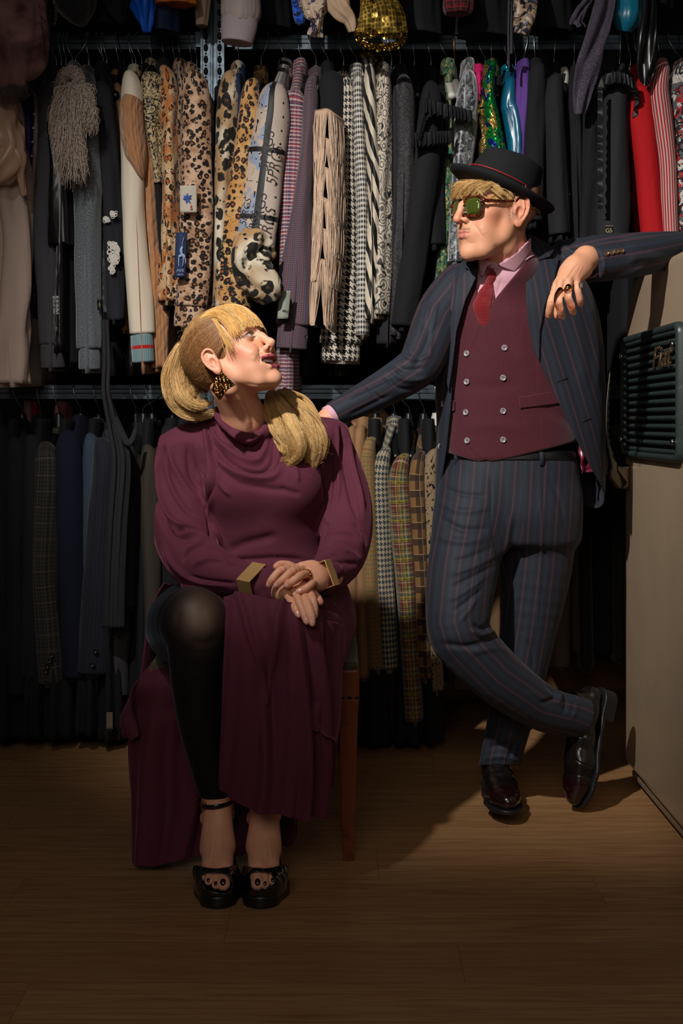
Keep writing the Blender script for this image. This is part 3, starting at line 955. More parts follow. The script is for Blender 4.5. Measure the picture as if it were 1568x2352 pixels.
    mv = checks('mauve_check', srgb('#6e5c62'), [('#3a3038', .006, .0025, 0, .8, 'xy'), ('#8a3a4a', .024, .002, .004, .6, 'x'), ('#444a78', .024, .002, .014, .6, 'x')])
    e = G('mauve_blazer', 'mauve micro check blazer whose buttoned cuff swings forward', 'blazer', 712, 668, 205, 800, 34, mv, yc=178, Yn=4.235, hx=725, wb=78, cuff=745, mid=690, hang='cream', ht=713)
    button('cuff_button', W(703, 773, 4.165), .006, solidmat('dark_button', '#20191a', .25), e)
    p = patch('brand_label', 643, 668, 668, 732, 4.18, solidmat('label_sage', '#8d9488', .8), e, skew=-.1, label='pale label on the sleeve')
    text_mesh('lettering', 'PRGS', solidmat('label_ink', '#15161a', .8), W(657, 715, 4.176), (1, 0, -.1), (0, 0, 1), .010, p)
    # fringe jacket
    e = G('fringed_jacket', 'black jacket with six tiers of beige fringe down the sleeve', 'jacket', 762, 728, 190, 742, 68, black2, yc=165, Yn=4.275, hx=752, wb=50, mid=748, ht=738, folds=.4, hangwide=.022)
    fr = Mat('beige_fringe', .45, 0, .3, .5); xx, yy, _ = fr.xyz(); fr.col(fr.mix(xx, '#a88a70', '#cdb094'))
    rg = np.random.default_rng(3)
    tiers = [(250, 272, 726, 762, 790), (318, 352, 738, 772, 790), (385, 425, 733, 776, 790), (455, 498, 732, 776, 788), (525, 568, 728, 778, 786), (596, 642, 724, 766, 776)]
    for ti, (ya, yb, x0, xm, x1) in enumerate(tiers):
        n = 230
        s = np.sort(rg.uniform(0, 1, n))
        # inverted V edge across the sleeve: apex near the left third
        X0 = 724 - ti * 1.0 if ti else 722
        ax = 752 - ti * 2.5
        xs_ = X0 + (x1 - X0) * s
        ys_ = np.where(xs_ < ax, ya + (ax - xs_) * .15, ya + (xs_ - ax) * (.62 if ti else .75))
        Ln = 118 + (30 if ti == 5 else 0)
        keep = (ti == 0) | (np.abs(xs_ - ax) > 3 + 0 * xs_)
        roots, tips = [], []
        for a, b, kk in zip(xs_, ys_, s):
            Yd = 4.203 - ti * .006 + .05 * abs(kk * 2 - 1) ** 2.4
            gap = (1 if a > ax else -1) * (1.6 + 8.5 * math.exp(-((a - ax) / 9.0) ** 2))
            L = Ln * rg.uniform(.93, 1.02) * (1.0)
            roots.append(np.array(W(a, b, Yd))); tips.append(np.array(W(a + gap - 6 * (ti > 3), b + L, Yd - .012)))
        strands('fringe', roots, tips, fr.mat, e, 8, .0015, .0015, .0022, 20 + ti)
        v, f, u = tube([W(X0 + (x1 - X0) * k, (ya + (ax - (X0 + (x1 - X0) * k)) * .15) if X0 + (x1 - X0) * k < ax else ya + ((X0 + (x1 - X0) * k) - ax) * (.62 if ti else .75), 4.203 - ti * .006 + .05 * abs(k * 2 - 1) ** 2.4) for k in np.linspace(0, 1, 9)], [.0028] * 9, 22, 6)
        MB().add(v, f, u).build('fringe_braid', fr.mat, e)
    ht1 = houndstooth('houndstooth_large', '#c8bdae', '#100f10', .0105)
    G('houndstooth_coat', 'black and cream houndstooth coat right of the fringed jacket', 'coat', 800, 782, 205, 828, 42, ht1, yc=188, Yn=4.285, hx=788, wb=96, cuff=788, mid=796, folds=.5, ht=781, bodyw=80)
    ging = Mat('gingham', .85, 0, .15, .3)
    x, y, _ = ging.xyz()
    gx = ((x % .0165) < .00825) + ((y % .0165) < .00825)
    ging.col(ging.mix(gx * .5, '#d6d2c8', '#0d0d0f')); ging.creases(12, .3); ging.weave()
    G('gingham_shirt', 'narrow black and white gingham shirt', 'shirt', 823, 832, 190, 770, 27, ging.mat, yc=170, Yn=4.27, hx=818, wb=33, mid=833, folds=.5, ht=800)
    zeb = striped('zebra_stripe', '#0d0c0d', '#c9bda8', .052, .46, .55, (9, .05), .5)
    G('zebra_blouse', 'black and cream bold zebra striped satin blouse', 'blouse', 850, 853, 175, 732, 34, zeb, yc=160, Yn=4.262, hx=845, wb=42, mid=860, folds=.9, ht=830)
    pais = Mat('paisley_print', .6, 0, .1, .4)
    pn = pais.noise(24, 1, pais.warp(30, .03), dist=2.4)
    pv = (pais.vor(30) * 24.0).sin().smooth(.2, .5)
    pais.col(pais.mix(((pn * 8.0).sin()).smooth(.1, .25).max(pv * .8), '#bdb3a2', '#121113')); pais.creases(10, .5)
    G('paisley_shirt', 'black and white paisley print shirt', 'shirt', 882, 872, 185, 722, 38, pais.mat, yc=168, Yn=4.268, hx=878, wb=50, mid=878, folds=.9, ht=862)
    G('grey_lace_dress', 'dark grey dress with black lace band near its hem', 'dress', 905, 888, 225, 790, 32, plain('smoke_crepe', '#242327', .9, .3), yc=185, Yn=4.30, hx=898, wb=44, mid=902, ht=894)
    G('black_lace_coat', 'black lace jacket with scalloped edge', 'jacket', 930, 915, 200, 770, 50, lace, yc=172, Yn=4.29, hx=918, wb=44, mid=924, ht=918)
    G('black_tailcoat', 'plain black blazer hanging just above the reaching arm', 'blazer', 985, 928, 305, 748, 56, black2, yc=190, Yn=4.245, hx=950, wb=60, mid=960, folds=.5, ht=951)
    e = G('ruffle_jacket', 'black jacket with pleated organza ruffles across the shoulder', 'jacket', 990, 1000, 215, 560, 50, blackf, yc=178, Yn=4.29, hx=988, wb=50, mid=995, ht=984)
    org = plain('black_organza', '#1d1d20', .5, .4, crease=.8)
    for k, (x0, y0, x1, y1, dp) in enumerate(((962, 290, 985, 205, .09), (975, 225, 1085, 255, .06), (945, 305, 1040, 300, .07))):
        rows = []
        for j, q in enumerate((0, .5, 1)):
            rows.append([W(x0 + (x1 - x0) * t, y0 + (y1 - y0) * t + q * 34 * (1 - .2 * t), 4.22 - .02 * q + .02 * t) for t in np.linspace(0, 1, 6)])
        v, f, u = sheet(rows, 160, 14, disp=lambda u, v: .007 * (v + .25) * np.sin(u * 70 + 3 * np.sin(u * 9)))
        o = mesh_obj('ruffle', v, f, org, e, uvs=u); solid(o, .0015)
    camo = blotch('camouflage', ['#4f6a2c', '#1f4a2c', '#16180f', '#9a8a60', '#2f6a58'], 22, thr=.55, sharp=.01, bumpy=0)
    G('camouflage_jacket', 'green camouflage jacket sleeve seen between the black blazer and grey velvet', 'jacket', 1035, 1012, 400, 660, 34, camo, yc=155, Yn=4.33, hx=1027, wb=32, mid=1026, ht=1010, hang='white')
    vel = blotch('crushed_velvet', ['#3a3c40', '#75787c', '#1c1d20', '#8e9196'], 16, rough=.35, thr=.56, sharp=.06, dist=3, bumpy=.2, sheen=.9)
    G('velvet_jacket', 'silver grey crushed velvet jacket', 'jacket', 1076, 1048, 190, 600, 46, vel, yc=155, Yn=4.275, hx=1074, wb=42, mid=1062, folds=1.2, ht=1071)
    G('magenta_blouse', 'bright magenta top showing only its shoulder', 'top', 1097, 1103, 186, 212, 22, plain('magenta_cloth', '#c01860', .8), yc=172, Yn=4.31, hx=1094, wb=22, bodymat=blackf, body=420, nohang=True)
    gg = sequins('gold_glitter', ['#5c4a26', '#8a7440'], .004)
    G('glitter_dress', 'black dress with gold glitter panel', 'dress', 1113, 1116, 215, 400, 24, gg, yc=180, Yn=4.30, hx=1112, wb=30, bodymat=blackf, ht=1098)
    sq = sequins('green_sequins', ['#128a3c', '#1a2f7a', '#b79a50', '#128a3c'], .006, zone=14)
    G('sequin_dress', 'sequin dress in green, royal blue and gold', 'dress', 1124, 1158, 176, 470, 30, sq, yc=160, Yn=4.272, hx=1126, wb=56, mid=1140, ht=1130, folds=.6)
    tq = sequins('turquoise_sequins', ['#126a80', '#0c1a22', '#20a0b0'], .007)
    G('teal_satin_blouse', 'teal satin blouse with a turquoise sequin collar', 'blouse', 1172, 1188, 205, 420, 36, plain('teal_satin', '#0f5a78', .3, 0, weave=False, crease=1.0, spec=.7), yc=172, Yn=4.285, hx=1163, wb=38, collarmat=tq, ht=1157, mid=1184)
    G('purple_coat', 'violet suede coat with tall rolled shoulder', 'coat', 1203, 1196, 178, 450, 36, plain('violet_suede', '#5a3a86', .85, .5), yc=160, Yn=4.29, hx=1200, wb=28, ht=1213, hang='white', mid=1200)
    e = G('long_black_blazer', 'black blazer directly right of the violet coat', 'blazer', 1236, 1228, 170, 505, 46, black2, yc=158, Yn=4.262, hx=1226, wb=50, ht=1228, mid=1232, folds=.5)
    G('grey_black_blazer', 'smooth black blazer whose sleeve ends above the hat brim', 'blazer', 1276, 1290, 198, 536, 46, plain('slate_black', '#202024', .9, .25), yc=168, Yn=4.252, hx=1270, wb=50, ht=1276, mid=1284, folds=.5)
    G('white_striped_shirt', 'white striped cuff peeping out behind the jacket shoulder', 'shirt', 1296, 1297, 420, 560, 34, striped('cream_stripe', '#d8d4c8', '#8a8478', .006, .7), yc=180, Yn=4.32, hx=1288, wb=32, nohang=True, bodymat=blackf)
    G('black_evening_coat', 'black evening coat behind the glittering ribbon', 'coat', 1320, 1325, 200, 600, 34, black2, yc=172, Yn=4.30, hx=1316, wb=40, ht=1320)
    G('black_crepe_jacket', 'black crepe jacket between the ribbon and the ruffled collar', 'jacket', 1366, 1352, 215, 560, 46, blackf, yc=175, Yn=4.285, hx=1360, wb=54, ht=1372)
    e = G('charcoal_jacket', 'charcoal jacket with ruffled black collar and gold GS cuff label', 'jacket', 1420, 1412, 195, 545, 54, plain('charcoal_smooth', '#26272b', .85, .3), yc=172, Yn=4.24, hx=1420, wb=74, ht=1426, mid=1418, folds=.4)
    rows = []
    for q in (0, .5, 1):
        rows.append([W(a, b + q * 26, 4.17 + c) for a, b, c in ((1360, 205, .12), (1378, 178, .06), (1410, 165, .02), (1442, 172, .02), (1462, 200, .06), (1458, 245, .1))])
    v, f, u = sheet(rows, 170, 12, disp=lambda u, v: .007 * (v + .3) * np.sin(u * 80 + 3 * np.sin(u * 11)))
    o = mesh_obj('ruffle_collar', v, f, org, e, uvs=u); solid(o, .0015)
    rows = [[W(1372 + q * 12, 200 + k * 70 + q * 3, 4.19) for k in range(5)] for q in (0, .5, 1)]
    v, f, u = sheet(rows, 150, 10, disp=lambda u, v: .005 * (1 - v) * np.sin(u * 80 + 2 * np.sin(u * 13)))
    o = mesh_obj('ruffle_collar', v, f, org, e, uvs=u); solid(o, .0015)
    p = patch('cuff_label', 1390, 518, 1408, 540, 4.158, blackf, e, curve=.002, label='black woven label with gold lines')
    gd = solidmat('label_gold', '#b7a877', .6)
    text_mesh('lettering', 'GS', gd, W(1398, 530, 4.155), (1, 0, .05), (0, 0, 1), .018, p)
    for yy in (519, 539):
        v, f = box(W(1399, yy, 4.155), (.024, .001, .0012)); MB().add(v, f).build('gold_line', gd, p, smooth=False)
    red = plain('red_wool', '#b01018', .85, .3)
    G('red_jacket', 'plain bright red jacket near the right edge', 'jacket', 1478, 1508, 225, 545, 58, red, yc=168, Yn=4.26, hx=1462, wb=58, mid=1494, folds=.3, ht=1456, nohang=False)
    stp = striped('red_white_stripe', '#b01c24', '#b9b0aa', .0125, .52)
    G('striped_blazer', 'red and white vertically striped blazer', 'blazer', 1520, 1546, 172, 550, 46, stp, yc=152, Yn=4.25, hx=1512, wb=42, mid=1538, folds=.3, ht=1510)
    rc = blotch('red_grey_camouflage', ['#5a5c60', '#a81c22', '#c9c4bc', '#1a1a1c'], 22, thr=.55, sharp=.01, bumpy=0)
    G('camouflage_sweater', 'red, grey and black patterned sweater cut by the right edge', 'sweater', 1572, 1575, 165, 570, 50, rc, yc=150, Yn=4.262, hx=1560, wb=50, ht=1535, hang='white')


    # extra hooks seen on the beam without a garment of their own showing
    for k, (a, b, knd) in enumerate(((92, 98, 'black'), (100, 104, 'black'), (160, 167, 'black'), (192, 202, 'black'), (228, 238, 'black'), (243, 246, 'black'), (278, 286, 'black'), (301, 304, 'blue'), (318, 326, 'black'),
                                     (378, 384, 'black'), (401, 402, 'black'), (1045, 1042, 'brass'), (1088, 1094, 'black'), (1180, 1182, 'black'), (1440, 1445, 'black'), (1560, 1566, 'black'))):
        hanger(a, b, 4.33, 'upper', 'hidden dark clothes %s' % ('at the left end of the beam', 'second from the left end', 'left of the feather boa', 'right of the feather boa', 'above the lace blouse', 'above the crochet cardigan', 'above the tan coat',
               'between the varsity sweater and baroque coat', 'right of the blue tipped hanger', 'above the slim leopard blouse', 'above the patched jacket', 'between ruffles and velvet jacket', 'above the magenta top', 'left of the violet coat', 'above the charcoal jacket', 'at the right end of the beam')[k], knd, dark=k % 3 == 0)
    # a second, darker layer of clothes behind the front sleeves
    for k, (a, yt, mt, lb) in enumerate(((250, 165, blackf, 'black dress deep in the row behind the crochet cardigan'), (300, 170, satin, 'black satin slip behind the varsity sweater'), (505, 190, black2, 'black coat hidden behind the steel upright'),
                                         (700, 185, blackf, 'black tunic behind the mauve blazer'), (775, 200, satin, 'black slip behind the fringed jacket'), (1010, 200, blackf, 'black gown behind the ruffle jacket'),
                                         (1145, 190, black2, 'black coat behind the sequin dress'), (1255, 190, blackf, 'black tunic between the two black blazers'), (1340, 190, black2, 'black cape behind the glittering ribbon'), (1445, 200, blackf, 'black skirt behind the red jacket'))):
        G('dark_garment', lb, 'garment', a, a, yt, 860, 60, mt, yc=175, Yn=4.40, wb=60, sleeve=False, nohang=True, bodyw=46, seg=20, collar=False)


def build_top_row():
    """hems and cuffs of the clothes of the next row up, cut by the top of the picture"""
    def hem(name, label, cat, path, rad, mat, cuff=None, cuffmat=None, n=40, seg=40, fold=None, part='sleeve'):
        e = empty(name, path[-1], label, cat)
        fo = fold or (lambda s, th, L: 1 + .07 * np.sin(5 * th + 9 * s) + .04 * np.sin(9 * th - 14 * s))
        v, f, u = tube(path, rad, n, seg, fold=fo, dome=-.4)
        MB().add(v, f, u).build(part, mat, e)
        # it runs up to its beam
        top = Vector(path[0])
        up = [Vector((top.x, RY - .02, RZ['top'] - .03)), Vector((top.x, (RY + top.y) / 2 - .05, (RZ['top'] + top.z) / 2 + .1)), top + Vector((0, 0, -.03))]
        r0 = rad[0] if not np.isscalar(rad[0]) else (rad[0], rad[0])
        v, f, u = tube(up, [(.02, .05), (r0[0] * .9, r0[1] * 1.1), r0], 16, 24)
        MB().add(v, f, u).build('upper_part', mat, e)
        return e
    grey = plain('stone_nylon', '#8d817c', .7, .1, weave=False, crease=.8)
    rib = Mat('stone_rib', .9, 0, .2, .3); x, y, _ = rib.xyz(); rib.col('#8f8288'); rib.bump((x * 1300.0).sin(), .4, .0012)
    e = hem('bomber_jacket', 'stone grey bomber sleeve with ribbed cuff hanging in front of the beam', 'jacket', [W(552, -120, 4.22), W(552, -30, 4.2), W(553, 30, 4.2), W(553, 52, 4.2)], [(.055, .05), (.057, .05), (.060, .05), (.048, .045)], grey,
            fold=lambda s, th, L: 1 + .03 * np.sin(4 * th + 6 * s) + .05 * (s / L) ** 5 * np.sin(15 * th))
    v, f, u = tube([W(552, 36, 4.2), W(549, 60, 4.2), W(544, 99, 4.2)], [(.054, .045), (.056, .045), (.048, .042)], 14, 60, dome=-.5)
    MB().add(v, f, u).build('cuff', rib.mat, e)
    gold = sequins('gold_sequins', ['#8a7030', '#b89a4a'], .010, .2)
    e = hem('gold_sequin_dress', 'gold sequin sleeve hanging open in front of the beam', 'dress', [W(865, -100, 4.2), W(865, -10, 4.18), W(874, 40, 4.16), W(876, 78, 4.17)], [(.05, .045), (.052, .045), (.068, .05), (.075, .052)], gold, seg=60)
    # rim of loose sequins
    rg = np.random.default_rng(2)
    m = MB()
    def disc(c, r, nrm):
        nrm = nrm / np.linalg.norm(nrm); a = np.cross(nrm, [0.2, 0.3, 1.0]); a /= np.linalg.norm(a); b = np.cross(nrm, a)
        t = np.linspace(0, 2 * np.pi, 9)[:-1]
        vs = [c + nrm * r * .15] + [c + r * (a * np.cos(q) + b * np.sin(q)) for q in t]
        m.add(vs, [(0, 1 + k, 1 + (k + 1) % 8) for k in range(8)])
    for k in range(900):
        t = rg.uniform(0, 2 * np.pi)
        if rg.random() < .5:
            rr = rg.uniform(.88, 1.08)
            c = np.array(W(876 + 52 * rr * np.cos(t), 82 + 22 * np.sin(t) * rr + rg.uniform(0, 10), 4.17 - .045 * np.sin(t)))
            c[2] += 0
        else:
            yy = rg.uniform(-12, 88); hw = 30 + 30 * max(0, (yy + 12) / 100)
            q = rg.uniform(-1, 1)
            c = np.array(W(872 + hw * q, yy, 4.175 - .052 * math.sqrt(max(0, 1 - q * q))))
        disc(c, .0062, np.array([rg.normal() * .5, -1, rg.normal() * .5]))
    m.build('sequin', solidmat('gold_sequin_disc', '#a8893c', .18, 1.0), e)
    e2 = hem('gold_sequin_blouse', 'second gold sequin piece behind the beam', 'top', [W(862, 60, 4.62), W(858, 110, 4.60), W(856, 150, 4.60)], [(.05, .03), (.06, .03), (.03, .02)], gold)
    bl = plain('cobalt_silk', '#0a58c8', .45, .1, weave=False, crease=.9)
    hem('cobalt_blouse', 'cobalt blue frilled blouse at the top of the picture', 'blouse', [W(325, -110, 4.3), W(325, -20, 4.28), W(330, 10, 4.26), W(336, 75, 4.27)], [(.02, .03), (.03, .03), (.035, .03), (.010, .014)], bl,
        fold=lambda s, th, L: 1 + .25 * np.sin(3 * th + 30 * s) + .15 * np.sin(6 * th - 16 * s), part='frill')
    orange = plain('orange_brocade', '#a85a1c', .6, .1)
    hem('orange_jacket', 'orange brocade jacket hem at the top, left of the upright', 'jacket', [W(402, -130, 4.28), W(402, -50, 4.27), W(402, 11, 4.27)], [(.05, .03), (.06, .04), (.064, .04)], orange, part='body')
    hem('navy_skirt', 'dark navy skirt under the orange jacket hem', 'skirt', [W(372, -100, 4.34), W(372, 0, 4.34), W(370, 76, 4.34)], [(.03, .04), (.05, .05), (.055, .05)], plain('ink_navy', '#0c1a38', .7), part='body')
    tul = Mat('pink_tulle', .8, 0, .5, .3); tul.col(tul.mix(tul.noise(5, 3, dist=2).smooth(.35, .65), '#5a3a3c', '#b08884')); tul.creases(16, 1.0, .02)
    e = hem('tulle_gown', 'dusty pink tulle gown in clear plastic at the top left corner', 'dress', [W(20, -140, 4.22), W(22, -40, 4.18), W(28, 60, 4.15), W(26, 150, 4.15), W(30, 182, 4.17)], [(.07, .06), (.09, .07), (.10, .08), (.095, .075), (.06, .05)], tul.mat,
            fold=lambda s, th, L: 1 + .10 * np.sin(7 * th + 6 * s) + .05 * np.sin(15 * th + 22 * s), seg=90, n=60, part='body')
    pl = Mat('clear_plastic', .12, 0, 0, .5, coords='OBJ'); pl.b.inputs['Transmission Weight'].default_value = 1.0; pl.b.inputs['IOR'].default_value = 1.08; pl.col('#e8e4e4')
    pl.bump(pl.noise(14, 3, dist=2), .9, .02); pl = pl.mat
    v, f, u = tube([W(20, -140, 4.21), W(24, 0, 4.14), W(32, 110, 4.10), W(30, 190, 4.11), W(40, 228, 4.14)], [(.09, .08), (.11, .09), (.115, .10), (.10, .09), (.03, .03)], 50, 60,
                   fold=lambda s, th, L: 1 + .04 * np.sin(5 * th + 16 * s) + .03 * np.sin(13 * th - 25 * s), cap=(0, 0))
    o = MB().add(v, f, u).build('plastic_cover', pl, e); solid(o, .0008)
    roots = [np.array(W(x, 178 + random.Random(i).uniform(-6, 6), 4.13)) for i, x in enumerate(np.linspace(0, 58, 130))]
    tips = [r + np.array([random.Random(i).uniform(-.01, .01), 0, -.055]) for i, r in enumerate(roots)]
    strands('feather_hem', roots, tips, solidmat('grey_feather', '#7a766e', .8), e, 8, .0012, .0005, .008, 9)
    fur = Mat('charcoal_fur', .9, 0, .5, .2); fur.col(fur.mix(fur.noise(60), '#111113', '#2c2c30')); fur.bump(fur.noise(120, 3), .8, .004)
    hem('woollen_cape', 'dark woollen cape with rope edging at the top left', 'cape', [W(170, -120, 4.3), W(170, -20, 4.28), W(182, 30, 4.27), W(192, 62, 4.28)], [(.07, .04), (.075, .05), (.05, .04), (.008, .008)], fur.mat, part='body')
    cord = Mat('rope_braid', .8, 0, .2, .3); x, y, _ = cord.xyz(); cord.col(cord.mix(((x * 300.0 + y * 500.0).sin()).smooth(-.2, .2), '#2a2523', '#5a4e48'))
    e = empty('braided_cord', W(106, 55, 4.24), 'brown braided cord loop dangling above the beam at left', 'cord')
    v, f, u = tube([W(104, -120, 4.26), W(104, 0, 4.25), W(105, 40, 4.24), W(112, 58, 4.24), (W(126, 50, 4.24)), W(128, 0, 4.25), W(128, -120, 4.26)], [.0045] * 7, 60, 10)
    MB().add(v, f, u).build('braid', cord.mat, e)
    hem('cropped_leather_jacket', 'black jacket hem with frayed edge left of the blue blouse', 'jacket', [W(262, -100, 4.3), W(262, -20, 4.3), W(272, 30, 4.3), (W(282, 55, 4.3))], [(.05, .04), (.05, .04), (.03, .03), (.008, .01)], plain('black_wool', '#1b1b1e'), part='body')
    hem('wool_shawl', 'black and grey tweed shawl behind the bomber sleeve', 'shawl', [W(470, -100, 4.36), W(465, -20, 4.36), W(463, 60, 4.36)], [(.03, .03), (.03, .03), (.018, .02)], plain('beige_fleece', '#8e7a68', .95, .4), part='body')
    sf = blotch('silk_scarf_print', ['#b09a84', '#1a2448', '#3a2018', '#c8b8a4'], 26, rough=.5, thr=.57, sharp=.02, bumpy=0)
    hem('silk_scarf', 'crumpled beige silk scarf with navy print over the beam', 'scarf', [W(712, -90, 4.25), W(716, -20, 4.22), W(722, 25, 4.2), W(728, 50, 4.2), W(722, 82, 4.22)], [(.03, .03), (.042, .035), (.036, .03), (.016, .02), (.022, .02)], sf,
        fold=lambda s, th, L: 1 + .18 * np.sin(4 * th + 30 * s) + .1 * np.sin(9 * th - 20 * s), part='fold')
    hem('beige_bow_blouse', 'beige bow blouse beside the gold sequins', 'blouse', [W(778, -80, 4.25), W(774, -10, 4.22), W(784, 20, 4.22), W(804, 45, 4.23), W(812, 72, 4.24)], [(.02, .03), (.034, .03), (.03, .03), (.022, .02), (.014, .02)], plain('beige_crepe', '#b59a80', .7, .2, crease=1.0),
        fold=lambda s, th, L: 1 + .2 * np.sin(3 * th + 28 * s) + .1 * np.sin(7 * th - 18 * s), part='bow')
    cob = blotch('cobalt_print', ['#1038a8', '#0a1430', '#2a68d8'], 30, bumpy=0)
    hem('cobalt_scarf', 'cobalt blue printed scarf tucked behind the beige silk scarf', 'scarf', [W(680, -60, 4.34), W(686, 0, 4.34), W(688, 40, 4.34), W(692, 56, 4.34)], [(.02, .02), (.024, .02), (.02, .02), (.01, .01)], cob, part='fold')
    rk = checks('red_tartan', srgb('#5a0c14'), [('#16090c', .02, .009, 0, .8, 'xy'), ('#8a2028', .02, .002, .012, .8, 'xy')])
    hem('tartan_shirt', 'dark red tartan cuff at the top centre', 'shirt', [W(1050, -100, 4.26), W(1050, -30, 4.25), W(1051, 12, 4.25), W(1051, 32, 4.25)], [(.04, .04), (.042, .04), (.048, .04), (.040, .035)], rk, part='cuff')
    mb = blotch('marble_print', ['#7a6450', '#0f0d0e', '#2a2c40', '#a8927c'], 14, rough=.4, thr=.53, sharp=.02, dist=3, bumpy=0)
    hem('marbled_scarf', 'brown and black marbled silk hanging beside a grey cord', 'scarf', [W(1198, -80, 4.25), W(1200, -10, 4.23), W(1203, 40, 4.22), W(1192, 78, 4.23)], [(.03, .03), (.04, .03), (.036, .03), (.026, .02)], mb,
        fold=lambda s, th, L: 1 + .16 * np.sin(4 * th + 26 * s), part='fold')
    e = empty('drawstring', W(1170, 160, 4.2), 'dark grey drawstring hanging down over the upper beam', 'cord')
    v, f, u = tube([W(1168, -120, 4.22), W(1168, 0, 4.2), W(1167, 80, 4.2), W(1168, 158, 4.2)], [.0035, .0035, .0036, .0036], 30, 8)
    MB().add(v, f, u).build('string', plain('grey_cord', '#35353a', .8), e)
    v, f, u = tube([W(1173, -80, 4.24), W(1174, 60, 4.2), W(1174, 124, 4.2)], [.0035, .004, .005], 20, 8)
    MB().add(v, f, u).build('string_end', plain('grey_cord', '#35353a', .8), e)
    lu = Mat('lurex_ribbon', .35, .5, .2, .6); lu.col(lu.mix(lu.noise(700, 1).smooth(.5, .62), '#1a1622', '#8a7898')); lu.bump(lu.noise(900, 1), .9, .002)
    e = empty('lurex_scarf', W(1350, 150, 4.2), 'black scarf with purple metallic glitter falling over the upper beam', 'scarf')
    def ribbon(pts, wd, part, mat, thickness=.0015, dsp=.01):
        rows = []
        for (x, y, Y), w in zip(pts, wd):
            rows.append([W(x - w / 2, y, Y), W(x - w / 6, y, Y - .008), W(x + w / 6, y, Y + .004), W(x + w / 2, y, Y - .002)])
        v, f, u = sheet(rows, 16, 60, disp=lambda u, v: dsp * np.sin(u * 9 + v * 7))
        o = mesh_obj(part, v, f, mat, e, uvs=u); solid(o, thickness)
        return o
    ribbon([(1382, -130, 4.3), (1388, -10, 4.22), (1376, 60, 4.2), (1362, 110, 4.2), (1352, 150, 4.2), (1338, 210, 4.21), (1330, 262, 4.22)], [50, 52, 56, 52, 54, 42, 28], 'ribbon', lu.mat)
    ribbon([(1350, -120, 4.28), (1350, -8, 4.22), (1336, 24, 4.2), (1322, 52, 4.2), (1330, 62, 4.21)], [34, 30, 24, 20, 30], 'ribbon_end', lu.mat)
    e = empty('satin_scarf', W(1480, 150, 4.2), 'wide black satin sash hanging across the beam left of the red jacket', 'sash')
    ribbon([(1486, -120, 4.26), (1486, 20, 4.22), (1486, 80, 4.2), (1486, 130, 4.21), (1482, 172, 4.22), (1478, 196, 4.23)], [44, 44, 46, 44, 30, 12], 'sash', plain('black_satin', '#101013', .32))
    hem('teal_dress', 'teal satin dress hem at the top right', 'dress', [W(1442, -90, 4.3), W(1442, 0, 4.28), W(1438, 40, 4.27), W(1432, 72, 4.28)], [(.05, .04), (.05, .04), (.046, .04), (.022, .02)], plain('teal_satin2', '#0d6a86', .35, 0, weave=False, crease=1.0, spec=.6), part='body')
    hem('ribbed_black_sweater', 'black ribbed knit hem at the top right corner', 'top', [W(1500, -90, 4.3), W(1498, -20, 4.3), W(1492, 14, 4.3)], [(.06, .05), (.07, .05), (.07, .05)], plain('black_rib', '#161618', .9), part='hem')
    for k, (a, b, wd, lb) in enumerate(((620, 66, 44, 'black dress hem right of the bomber sleeve'), (960, 80, 50, 'black coat hem right of the gold sequins'), (1105, 84, 60, 'dark brocade skirt hem at the top centre'), (1260, 74, 50, 'black skirt hem left of the glitter scarf'), (240, 62, 40, 'black velvet hem above the left beam'), (790, 62, 30, 'black hem between the scarves'))):
        hem('dark_hem', lb, 'garment', [W(a, -120, 4.42), W(a, -20, 4.42), W(a, b, 4.42)], [(wd * .001, .04), (wd * .0013, .05), (wd * .0014, .05)], plain('black_cloth', '#17171a'), part='body')


